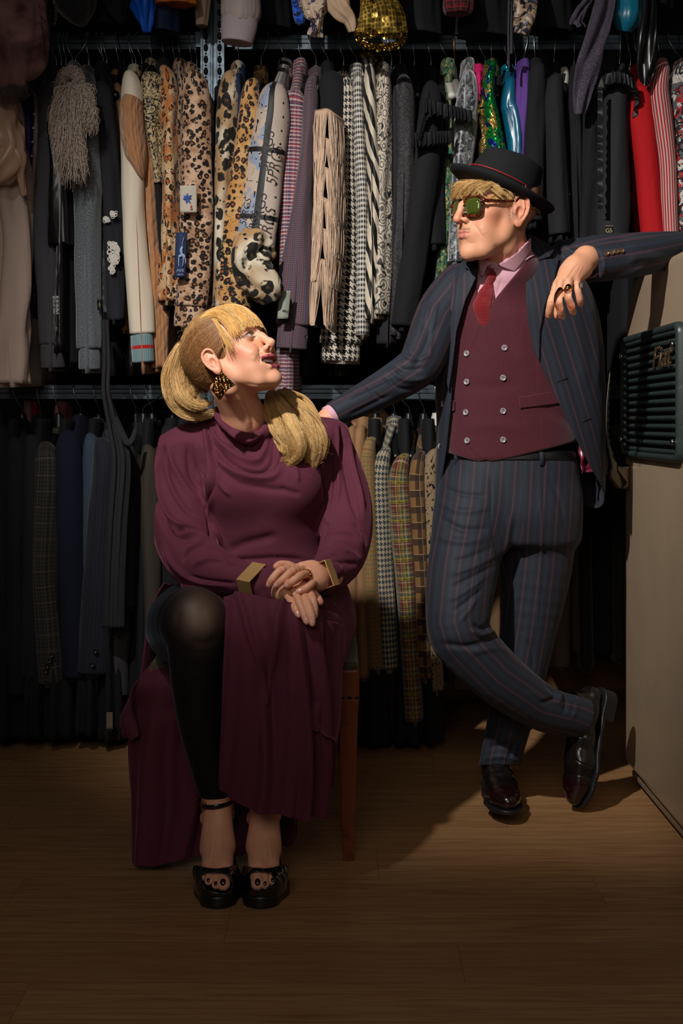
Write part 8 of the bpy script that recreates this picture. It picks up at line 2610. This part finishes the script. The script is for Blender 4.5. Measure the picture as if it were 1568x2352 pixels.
    o = mesh_obj('skirt_panel', v, f, dm, dress, uvs=u); solid(o, .003)
    # side fall with a rippled edge
    rows = [[(730, 1420, 2.99), (752, 1425, 2.97), (772, 1430, 3.0), (790, 1440, 3.08)], [(722, 1560, 2.96), (745, 1560, 2.94), (768, 1560, 2.97), (782, 1560, 3.05)],
            [(706, 1640, 2.93), (735, 1650, 2.925), (758, 1680, 2.95), (776, 1690, 3.03)], [(728, 1680, 2.93), (748, 1690, 2.925), (762, 1712, 2.95), (770, 1728, 3.02)]]
    v, f, u = sheet([[W(*p) for p in r] for r in rows], 50, 70, disp=lambda u, v: .010 * np.sin(u * 9 + v * 6) * v)
    o = mesh_obj('skirt_ruffle', v, f, dm, dress, uvs=u); solid(o, .003)
    # back of the skirt over the seat and down to the floor
    rows = [[(352, 1496, 3.40), (410, 1498, 3.40), (480, 1500, 3.40), (560, 1500, 3.40), (690, 1500, 3.40)], [(322, 1558, 3.17), (392, 1545, 3.155), (480, 1548, 3.15), (580, 1550, 3.15), (700, 1550, 3.16)],
            [(300, 1630, 3.20), (388, 1640, 3.145), (480, 1640, 3.18), (585, 1640, 3.14), (704, 1640, 3.17)], [(286, 1720, 3.22), (376, 1740, 3.155), (476, 1740, 3.20), (588, 1740, 3.15), (700, 1740, 3.19)],
            [(288, 1850, 3.22), (372, 1860, 3.135), (470, 1850, 3.20), (590, 1850, 3.16), (688, 1840, 3.20)], [(300, 1978, 3.18), (352, 1990, 3.10), (450, 1966, 3.15), (585, 1955, 3.18), (682, 1926, 3.21)]]
    v, f, u = sheet([[W(*p) for p in r] for r in rows], 150, 120, disp=lambda u, v: .016 * np.clip(v * 1.6 - .25, 0, 1) * (np.sin(u * 24 + 1.5 * v) + .4 * np.sin(u * 51 + 2)))
    v[:, 2] = np.maximum(v[:, 2], .006)
    o = mesh_obj('skirt_back', v, f, dm, dress, uvs=u); solid(o, .003)
    rows = [[(376, 1340, 3.30), (402, 1342, 3.40)], [(350, 1400, 3.27), (392, 1400, 3.42)], [(330, 1490, 3.22), (392, 1490, 3.42)], [(318, 1562, 3.18), (392, 1562, 3.34)]]
    v, f, u = sheet([[W(*p) for p in r] for r in rows], 24, 50, disp=lambda u, v: .004 * np.sin(u * 7 + v * 5))
    o = mesh_obj('skirt_side', v, f, dm, dress, uvs=u); solid(o, .003)
    rows = [[(322, 1560, 3.17), (308, 1590, 3.19), (300, 1610, 3.24)], [(300, 1620, 3.16), (285, 1650, 3.18), (276, 1672, 3.24)], [(318, 1690, 3.16), (300, 1700, 3.18), (290, 1692, 3.24)]]
    v, f, u = sheet([[W(*p) for p in r] for r in rows], 24, 40, disp=lambda u, v: .006 * np.sin(u * 8 + v * 6))
    o = mesh_obj('skirt_corner', v, f, dm, dress, uvs=u); solid(o, .003)
    # sleeve cuffs
    for pts, rr in (([(588, 1338, 3.06), (618, 1348, 3.035), (640, 1356, 3.012), (650, 1362, 2.995)], [.040, .039, .036, .034]), ([(750, 1320, 3.10), (738, 1326, 3.06), (728, 1334, 3.035), (722, 1340, 3.025)], [.040, .038, .036, .034])):
        v, f, u = tube([W(*p) for p in pts], rr, 30, 48, fold=lambda s, th, L: 1 + .07 * np.sin(3 * th + 50 * s) + .05 * np.sin(5 * th - 80 * s), dome=-.5)
        MB().add(v, f, u).build('cuff', dm, dress)

    # bangles
    bg = Mat('brushed_gold', .42, .75, 0, .5, coords='OBJ'); bg.col('#edc684'); bg.bump(bg.noise(60, 2), .08, .001); bg = bg.mat
    def bangle(c, ea, eb, ew, ha, hb, hw, label):
        ea = Vector(ea).normalized(); ew = (Vector(ew) - ea * Vector(ew).dot(ea)).normalized(); eb = ea.cross(ew).normalized()
        R_ = np.stack([np.array(ea), np.array(eb), np.array(ew)], 1)
        m_ = MB(); t = .0022
        for cc, ss in (((0, hb, 0), (2 * ha + t, t, 2 * hw)), ((0, -hb, 0), (2 * ha + t, t, 2 * hw)), ((ha, 0, 0), (t, 2 * hb, 2 * hw)), ((-ha, 0, 0), (t, 2 * hb, 2 * hw))):
            v, f = box((0, 0, 0), ss); v = v + np.array(cc); v = v @ R_.T + np.array(c); m_.add(v, f)
        o = m_.build('bangle', bg, root, smooth=False, label=label); bevel(o, .0008)
    # left one: top face seen, e1 comes forward
    e1 = np.array(W(543, 1331, 3.005)) - np.array(W(580, 1292, 3.055)); e2 = np.array(W(573, 1336, 2.99)) - np.array(W(543, 1331, 3.005))
    n_ = np.cross(e1, e2); n_ /= np.linalg.norm(n_)
    if n_[2] < 0: n_ = -n_
    ctop = (np.array(W(580, 1292, 3.055)) + np.array(W(573, 1336, 2.99))) / 2
    bangle(ctop - n_ * .036, e1, n_, e2, np.linalg.norm(e1) / 2, .036, np.linalg.norm(e2) / 2 + .001, 'square gold bangle on her right wrist')
    p0 = np.array(W(746, 1304, 3.01)); e1 = np.array(W(720, 1307, 3.015)) - p0; e3 = np.array(W(766, 1360, 3.00)) - p0; ew = np.array(W(757, 1288, 3.045)) - p0
    bangle(p0 + e1 * .5 + e3 * .5 + ew * .5 + np.array([-.012, .0, 0]), e3, e1, ew, .029, .030, .016, 'square gold bangle on her left wrist')
    gold2 = solidmat('ring_gold', '#c8963c', .2, 1.0)
    axr = W(690, 1322, 2.935) - W(710, 1318, 2.992)
    c = W(704, 1319, 2.972)
    ax = Vector(axr).normalized(); a_ = ax.orthogonal().normalized(); b_ = ax.cross(a_)
    pts = [c + (a_ * math.cos(t_) + b_ * math.sin(t_)) * .0098 for t_ in np.linspace(0, 2 * math.pi, 25)]
    v, f, u = tube(pts, [(.0016, .0050)] * 25, 49, 8, ref=tuple(ax), cap=(0, 0), fold=lambda s, th, L: 1 + .15 * np.sin(s * 900))
    rn = MB().add(v, f, u).build('ring', gold2, root, label='chunky gold ring')
    button('stone', W(711, 1320, 2.968), .0045, solidmat('dark_stone', '#10141c', .08, 0, .8), rn, n=(.75, -.6, .2), h=.003)

    # ---------------- tights
    tg = Mat('black_tights', .50, 0, .5, .40, coords='OBJ'); r_, _, _, _ = tg.attr()
    tg.col(tg.mix(r_, '#0c0d11', '#7a5f4c')); tg.b.inputs['Sheen Tint'].default_value = srgb('#8090a8'); tg.b.inputs['Sheen Roughness'].default_value = .3
    tg.b.inputs['Sheen Weight'].default_value = .35
    tg.bump(tg.noise(900, 1), .15, .0003); tg = tg.mat
    legp = cf([(520, 1390, 3.42), (440, 1425, 3.28), (424, 1442, 3.14), (446, 1432, 3.00), (455, 1470, 2.985), (454, 1570, 3.0), (466, 1680, 3.03), (490, 1800, 3.07), (496, 1826, 3.075)], [.09, .095, .088, .079, .070, .058, .050, .0395, .0375])
    legq = cf([(700, 1400, 3.40), (690, 1440, 3.14), (662, 1450, 3.02), (640, 1560, 3.03), (620, 1700, 3.05), (606, 1826, 3.075)], [.08, .075, .062, .052, .042, .0375])
    zc = W(0, 1828, 3.075)[2]
    def tf(p):
        d = smin(legp(p), ell(p, A3((454, 1420, 2.968)), (.046, .036, .050)), .035)
        d = np.minimum(d, legq(p))
        return smax(d, zc - p[:, 2], .002).astype(f32)
    v, f = sdf_mesh(tf, (-.52, 2.84, .16), (.1, 3.52, .72), .0040)
    v = relax(v, f, 2)
    v = sculpt(v, f, [([(478, 1395), (492, 1430), (480, 1465)], 14, .002), ([(410, 1400), (402, 1450), (398, 1500)], 8, -.003), ([(440, 1470), (470, 1478), (500, 1466)], 10, -.003)])
    q = pix(v)
    m = np.zeros((len(v), 4), f32)
    m[:, 0] = np.exp(-(((q[:, 0] - 458) / 42) ** 2 + ((q[:, 1] - 1415) / 50) ** 2)) * (v[:, 1] < 3.05) * .9  # knee highlight painted in brown, along with skin showing through the sheer knit
    mesh_obj('tights', v, f, tg, root, masks=m, label='sheer black footless tights')

    # ---------------- shoes
    pat = solidmat('patent_leather', '#08080a', .07, 0, .6, coat=1.0)
    sole_m = solidmat('platform_sole', '#141412', .35)
    for (xt, side, ffn, xa) in ((499, 1, f1, 500), (606, -1, f2, 607)):
        X = W(xt, 0, 2.95)[0]
        e = empty('shoe', (X, 3.0, 0)); adopt_empty(e, root); e['label'] = 'black patent platform sandal, %s foot' % ('right' if side > 0 else 'left')
        def foot_print(p, infl):
            q_ = p.copy(); q_[:, 2] = 0
            return chain(q_, [np.array([X + side * .004, 2.925, 0], f32), np.array([X, 2.985, 0], f32), np.array([X, 3.07, 0], f32)], [.040 + infl, .0465 + infl, .030 + infl], .03)
        def plat(p):
            d = foot_print(p, 0)
            rise = np.clip((p[:, 1] - 3.0) / .16, 0, 1) ** 1.3 * .085
            d = smax(d, np.abs(p[:, 2] - .0135 - rise) - .0125, .003)
            h = seg_d(p, (W(xa, 0, 3.16)[0], 3.155, .105), (W(xa, 0, 3.16)[0], 3.165, .004), .016, .007)
            hs = ell(p, (W(xa, 0, 3.14)[0], 3.13, .098), (.030, .05, .012))
            return smax(smin(smin(d, hs, .02), h, .01), -p[:, 2] + .001, .001).astype(f32)
        v, f = sdf_mesh(plat, (X - .08, 2.85, -.005), (X + .08, 3.22, .16), .0026)
        mesh_obj('platform_sole', v, f, sole_m, e)
        if side > 0: opening = [(463, 2010), (474, 2005), (492, 2004), (515, 2007), (530, 2016), (534, 2032), (528, 2046), (510, 2052), (488, 2048), (470, 2040), (463, 2026)]
        else: opening = [(558, 2022), (566, 2008), (584, 2003), (603, 2002), (622, 2006), (628, 2020), (626, 2032), (606, 2040), (584, 2044), (564, 2040)]
        topc = [(xt - 60, 1986), (xt - 46, 1988), (xt - 20, 1993), (xt, 1994), (xt + 20, 1992), (xt + 44, 1986), (xt + 60, 1984), (xt + 60, 2120), (xt - 60, 2120)]
        def vamp(p):
            a = smin(ffn(p), ell(p, np.array([X + side * .002, 2.955, .035], f32), (.044, .060, .036)), .012) - .0080
            a = smax(a, -(a + .0055), .001)
            b = smax(a, prism(p, topc), .0015)
            b = smax(b, p[:, 1] - 3.03 - (p[:, 2] - .03) * -1.2, .002)
            b = smax(b, .020 - p[:, 2], .002)
            return smax(b, -smax(prism(p, opening), p[:, 1] - 2.99, .002), .002).astype(f32)
        v, f = sdf_mesh(vamp, (X - .08, 2.86, .0), (X + .08, 3.06, .13), .0016)
        mesh_obj('vamp', v, f, pat, e)
    # ankle strap
    e = bpy.data.objects.get('shoe')
    pts = []
    cx = (W(498, 1846, 3.075))
    for t_ in np.linspace(0, 2 * math.pi, 25):
        pts.append((cx.x + .0375 * math.cos(t_), 3.080 + .046 * math.sin(t_), cx.z + .0035 * math.cos(t_) + .004))
    v, f, u = tube(pts, [(.0018, .0055)] * 25, 49, 10, ref=(0, 0, 1), cap=(0, 0))
    MB().add(v, f, u).build('ankle_strap', pat, root)
    bk = MB(); c = W(467, 1851, 3.05)
    pts = [c + Vector((x, -.001 - x * .2, z)) for x, z in ((-.004, -.008), (.005, -.008), (.005, .008), (-.004, .008), (-.004, -.008))]
    v, f, u = tube(pts, [.0012] * 5, 34, 6, cap=(0, 0)); bk.add(v, f, u); bk.build('buckle', gold2, root)
    return root


def adopt_empty(e, parent):
    w = Vector(e.location)
    e.parent = parent
    e.location = w - world_loc(parent)
    for k in ('label',):
        pass
    return e


# ------------------------------------------------------------------ stool
def build_stool():
    wood = Mat('worn_teak', .42, 0, 0, .4, coords='OBJ'); x, y, z = wood.xyz()
    gr = wood.noise(5, 5, wood.comb(x * 9.0, y * 9.0, z * .9), .6, 1.0)
    wood.col(wood.mix(wood.noise(12, 4).smooth(.6, .7) * .5, wood.mix(gr, '#5a2812', '#9a4c20'), '#2c1409')); wood.bump(gr, .2, .001); wood = wood.mat
    pad = Mat('worn_upholstery', .95, 0, .2, .2, coords='OBJ'); pad.col(pad.mix(pad.noise(60, 4), '#3a352a', '#5e5644')); pad.bump(pad.noise(120, 3), .8, .003); pad = pad.mat
    X0, X1, Y0, Y1 = -.452, .042, 3.19, 3.60
    e = empty('stool', ((X0 + X1) / 2, 3.4, 0), 'worn brown wooden stool under the seated woman', 'stool')
    zt = .452
    for sx, xx in ((-1, X0), (1, X1)):
        for sy, yy in ((-1, Y0), (1, Y1)):
            m = MB()
            prof = [(zt - .070, .026), (zt - .10, .0225), (.20, .0185), (0, .0125)]
            cx, cy = xx - sx * .026, yy - sy * .026
            vs, fs = [], []
            for (z_, h) in prof:
                for a, b in ((-1, -1), (1, -1), (1, 1), (-1, 1)): vs.append((cx + sx * (.026 - .026 * 1) + a * h + sx * (0.0), cy + b * h, z_))
            for i in range(len(prof) - 1):
                for k in range(4): fs.append((i * 4 + k, (i + 1) * 4 + k, (i + 1) * 4 + (k + 1) % 4, i * 4 + (k + 1) % 4))
            fs += [(0, 1, 2, 3), (15, 14, 13, 12)]
            m.add(vs, fs); o = m.build('leg', wood, e, smooth=False); bevel(o, .002)
    m = MB()
    for c, s in ((((X0 + X1) / 2, Y0 + .016, zt - .036), (X1 - X0, .032, .072)), (((X0 + X1) / 2, Y1 - .016, zt - .036), (X1 - X0, .032, .072)), ((X0 + .016, 3.395, zt - .036), (.032, Y1 - Y0 - .05, .070)), ((X1 - .016, 3.395, zt - .036), (.032, Y1 - Y0 - .05, .070))):
        m.add(*box(c, s))
    o = m.build('seat_frame', wood, e, smooth=False); bevel(o, .006)
    m = MB(); m.add(*box(((X0 + X1) / 2, 3.395, zt + .004), (X1 - X0 - .006, Y1 - Y0 - .006, .024))); o = m.build('seat', pad, e, smooth=False); bevel(o, .009, 4)
    m = MB()
    for k in range(26):
        m.add(*box((X0 + .02 + k * .0188, Y0 + .0005, zt - .066), (.010, .002, .006)))
    m.build('carved_edge', solidmat('dark_groove', '#1c0d06', .8), e, smooth=False)


# ------------------------------------------------------------------ fridge
def build_fridge():
    en = Mat('cream_enamel', .34, 0, 0, .45, coords='OBJ')
    en.col(en.mix(en.noise(5, 4, dist=.5).smooth(.55, .75, 0, .25), '#a8937a', '#947f68')); en.b.inputs['Coat Weight'].default_value = .25; en.b.inputs['Coat Roughness'].default_value = .25
    en.set(en.b.inputs['Roughness'], en.noise(8, 4) * .2 + .26); en.bump(en.noise(3, 2), .06, .01); en = en.mat
    e = empty('refrigerator', (1.15, 3.5, 0), 'old cream enamel fridge with chrome handle and black louvred grille, cut by the right edge', 'refrigerator')
    Y0, Y1, X0, X1, Z0, Z1 = 2.98, 3.925, .812, 1.50, .035, 1.448
    def rr(xa, xb, ya, yb, r, z, n=10):
        out = []
        for cx, cy, a0 in ((xb - r, yb - r, 0), (xa + r, yb - r, 90), (xa + r, ya + r, 180), (xb - r, ya + r, 270)):
            for k in range(n + 1):
                a = math.radians(a0 + 90 * k / n); out.append((cx + r * math.cos(a), cy + r * math.sin(a), z))
        return out
    def shell(xa, xb, ya, yb, r, R, z0, z1, mat, name, zr0=.02):
        rings = []
        for k in range(7):
            a = math.pi / 2 * k / 6; i = zr0 * (1 - math.sin(a)); rings.append(rr(xa + i, xb - i, ya + i, yb - i, max(r - i, .01), z0 + zr0 * (1 - math.cos(a))))
        for k in range(1, 8): rings.append(rr(xa, xb, ya, yb, r, z0 + zr0 + (z1 - R - z0 - zr0) * k / 8))
        for k in range(15):
            a = math.pi / 2 * k / 14; i = R * (1 - math.cos(a)); rings.append(rr(xa + i, xb - i, ya + i, yb - i, max(r - i * .3, .03), z1 - R + R * math.sin(a)))
        P = len(rings[0]); vs = [p for r_ in rings for p in r_]; fs = []
        for i in range(len(rings) - 1):
            for k in range(P): fs.append((i * P + k, i * P + (k + 1) % P, (i + 1) * P + (k + 1) % P, (i + 1) * P + k))
        fs += [tuple(range(P))[::-1], tuple(range((len(rings) - 1) * P, len(rings) * P))]
        return mesh_obj(name, vs, fs, mat, e)
    def slab(xs_, y0, y1, z0, z1, rt, rb, mat, name):
        """outline in the door plane, lofted through (x, inset) pairs"""
        def outline(x, i):
            out = []
            for cy, cz, r, a0 in ((y1 - rt, z1 - rt, rt, 0), (y0 + rt, z1 - rt, rt, 90), (y0 + rb, z0 + rb, rb, 180), (y1 - rb, z0 + rb, rb, 270)):
                for k in range(13):
                    t = math.radians(a0 + 90 * k / 12); q = max(r - i, .002)
                    out.append((x, cy + q * math.cos(t), cz + q * math.sin(t)))
            return out
        rings = [outline(x, i) for x, i in xs_]
        P = len(rings[0]); vs = [p for r_ in rings for p in r_]; fs = []
        for i in range(len(rings) - 1):
            for k in range(P): fs.append((i * P + (k + 1) % P, i * P + k, (i + 1) * P + k, (i + 1) * P + (k + 1) % P))
        fs += [tuple(range(P)), tuple(range((len(rings) - 1) * P, len(rings) * P))[::-1]]
        return mesh_obj(name, vs, fs, mat, e)
    def edge(xa, R, n=8): return [(xa + R * (1 - math.cos(math.pi / 2 * k / n)), R * (1 - math.sin(math.pi / 2 * k / n))) for k in range(n + 1)]
    slab(edge(X0, .030) + [(X0 + .07, 0), (X0 + .078, .006)], Y0, Y1, Z0 + .01, Z1, .20, .035, en, 'door')
    slab([(X0 + .078, .012), (X0 + .084, .004)] + [(X0 + .12, .0), (X1 - .06, 0), (X1 - .02, .01), (X1, .04)], Y0 + .004, Y1 - .004, Z0, Z1 - .004, .20, .045, en, 'body')
    rub = solidmat('door_gasket', '#4a443c', .8)
    m = MB(); m.add(*box((X0 + .45, 3.45, .018), (.6, .86, .036))); o = m.build('plinth', solidmat('plinth_dark', '#2a2622', .7), e, smooth=False); bevel(o, .004)
    m = MB(); m.add(*box((X0 + .040, 3.45, Z0 - .003), (.05, .88, .018))); o = m.build('kick_strip', solidmat('scuffed_cream', '#86745c', .6), e, smooth=False); bevel(o, .004)
    # grille on the door
    gy0, gy1, gz0, gz1 = 3.235, 3.895, .932, 1.272
    dk = Mat('grille_enamel', .35, 0, 0, .5, coords='OBJ'); dk.col(dk.mix(dk.noise(50, 4).smooth(.6, .75) * .5, '#2e3a38', '#5a6660')); dk = dk.mat
    g = empty('grille', (X0, (gy0 + gy1) / 2, (gz0 + gz1) / 2)); adopt_empty(g, e); g['label'] = 'dark green grey louvred grille'
    def loop(i, x):
        return [(x, y, z) for (y, z, _) in [(b, c, 0) for (b, c) in [(p[0], p[1]) for p in rrect(gy0 + i, gy1 - i, gz0 + i, gz1 - i, .03 - i * .6)]]]
    def rrect(a, b, c, d, r, n=6):
        r = max(r, .004); out = []
        for cy, cz, a0 in ((b - r, d - r, 0), (a + r, d - r, 90), (a + r, c + r, 180), (b - r, c + r, 270)):
            for k in range(n + 1):
                t = math.radians(a0 + 90 * k / n); out.append((cy + r * math.cos(t), cz + r * math.sin(t)))
        return out
    rings = [loop(0, X0 + .002), loop(.001, X0 - .012), loop(.006, X0 - .018), loop(.016, X0 - .018), loop(.020, X0 - .010), loop(.021, X0 + .002)]
    P = len(rings[0]); vs = [p for r_ in rings for p in r_]; fs = []
    for i in range(len(rings) - 1):
        for k in range(P): fs.append((i * P + k, i * P + (k + 1) % P, (i + 1) * P + (k + 1) % P, (i + 1) * P + k))
    mesh_obj('frame', vs, fs, dk, g)
    m = MB(); m.add(*box((X0 - .001, (gy0 + gy1) / 2, (gz0 + gz1) / 2), (.004, gy1 - gy0 - .03, gz1 - gz0 - .03))); m.build('backing', solidmat('grille_black', '#040404', .9), g, smooth=False)
    ns = 15
    for k in range(ns):
        z = gz0 + .026 + (gz1 - gz0 - .050) * k / (ns - 1)
        v, f, u = tube([(X0 - .008, gy0 + .018, z), (X0 - .011, (gy0 + gy1) / 2, z), (X0 - .008, gy1 - .018, z)], [(.0060, .0055)] * 3, 12, 12, ref=(1, 0, 0))
        MB().add(v, f, u).build('slat', dk, g)
    ch = solidmat('chrome', '#b4b4ac', .18, 1.0)
    for yy in (gy0 + .035, gy1 - .022):
        for zz in (gz0 + .05, gz1 - .055):
            button('bolt', (X0 - .018, yy, zz), .0085, ch, g, n=(-1, 0, 0), h=.006)
    text_mesh('fiat_badge', 'Fiat', solidmat('badge_bronze', '#c4a47c', .42, 1.0), (X0 - .021, 3.385, 1.190), (0, -1, .02), (0, 0, 1), .078, g, shear=.30, depth=.0012, bold=.0, xs=1.75)
    bpy.data.objects['fiat_badge'].name = 'badge'
    # small drips of wear on the lower edge
    # handle on the far edge of the door
    h = empty('handle', (X0 - .03, 3.88, 1.0)); adopt_empty(h, e); h['label'] = 'chrome lever handle'
    hb = MB(); hb.add(*box((X0 - .020, 3.865, W(0, 1095, 3.86)[2]), (.052, .045, .070))); o = hb.build('handle_base', solidmat('warm_chrome', '#8e7c68', .25, 1.0), h, smooth=False); bevel(o, .010, 4)
    pts = [W(1424, 1112, 3.845), W(1405, 1085, 3.82), W(1404, 1060, 3.80), W(1393, 1010, 3.79), W(1392, 940, 3.79), W(1400, 852, 3.79)]
    v, f, u = tube(pts, [(.018, .020), (.019, .022), (.014, .018), (.010, .014), (.009, .011), (.005, .006)], 40, 16, power=2.6, dome=.5)
    MB().add(v, f, u).build('lever', solidmat('dark_chrome', '#77756c', .2, 1.0), h)
build_room(); build_rack(); build_fridge(); build_stool(); build_woman(); build_man(); build_upper(); build_top_row(); build_lower()
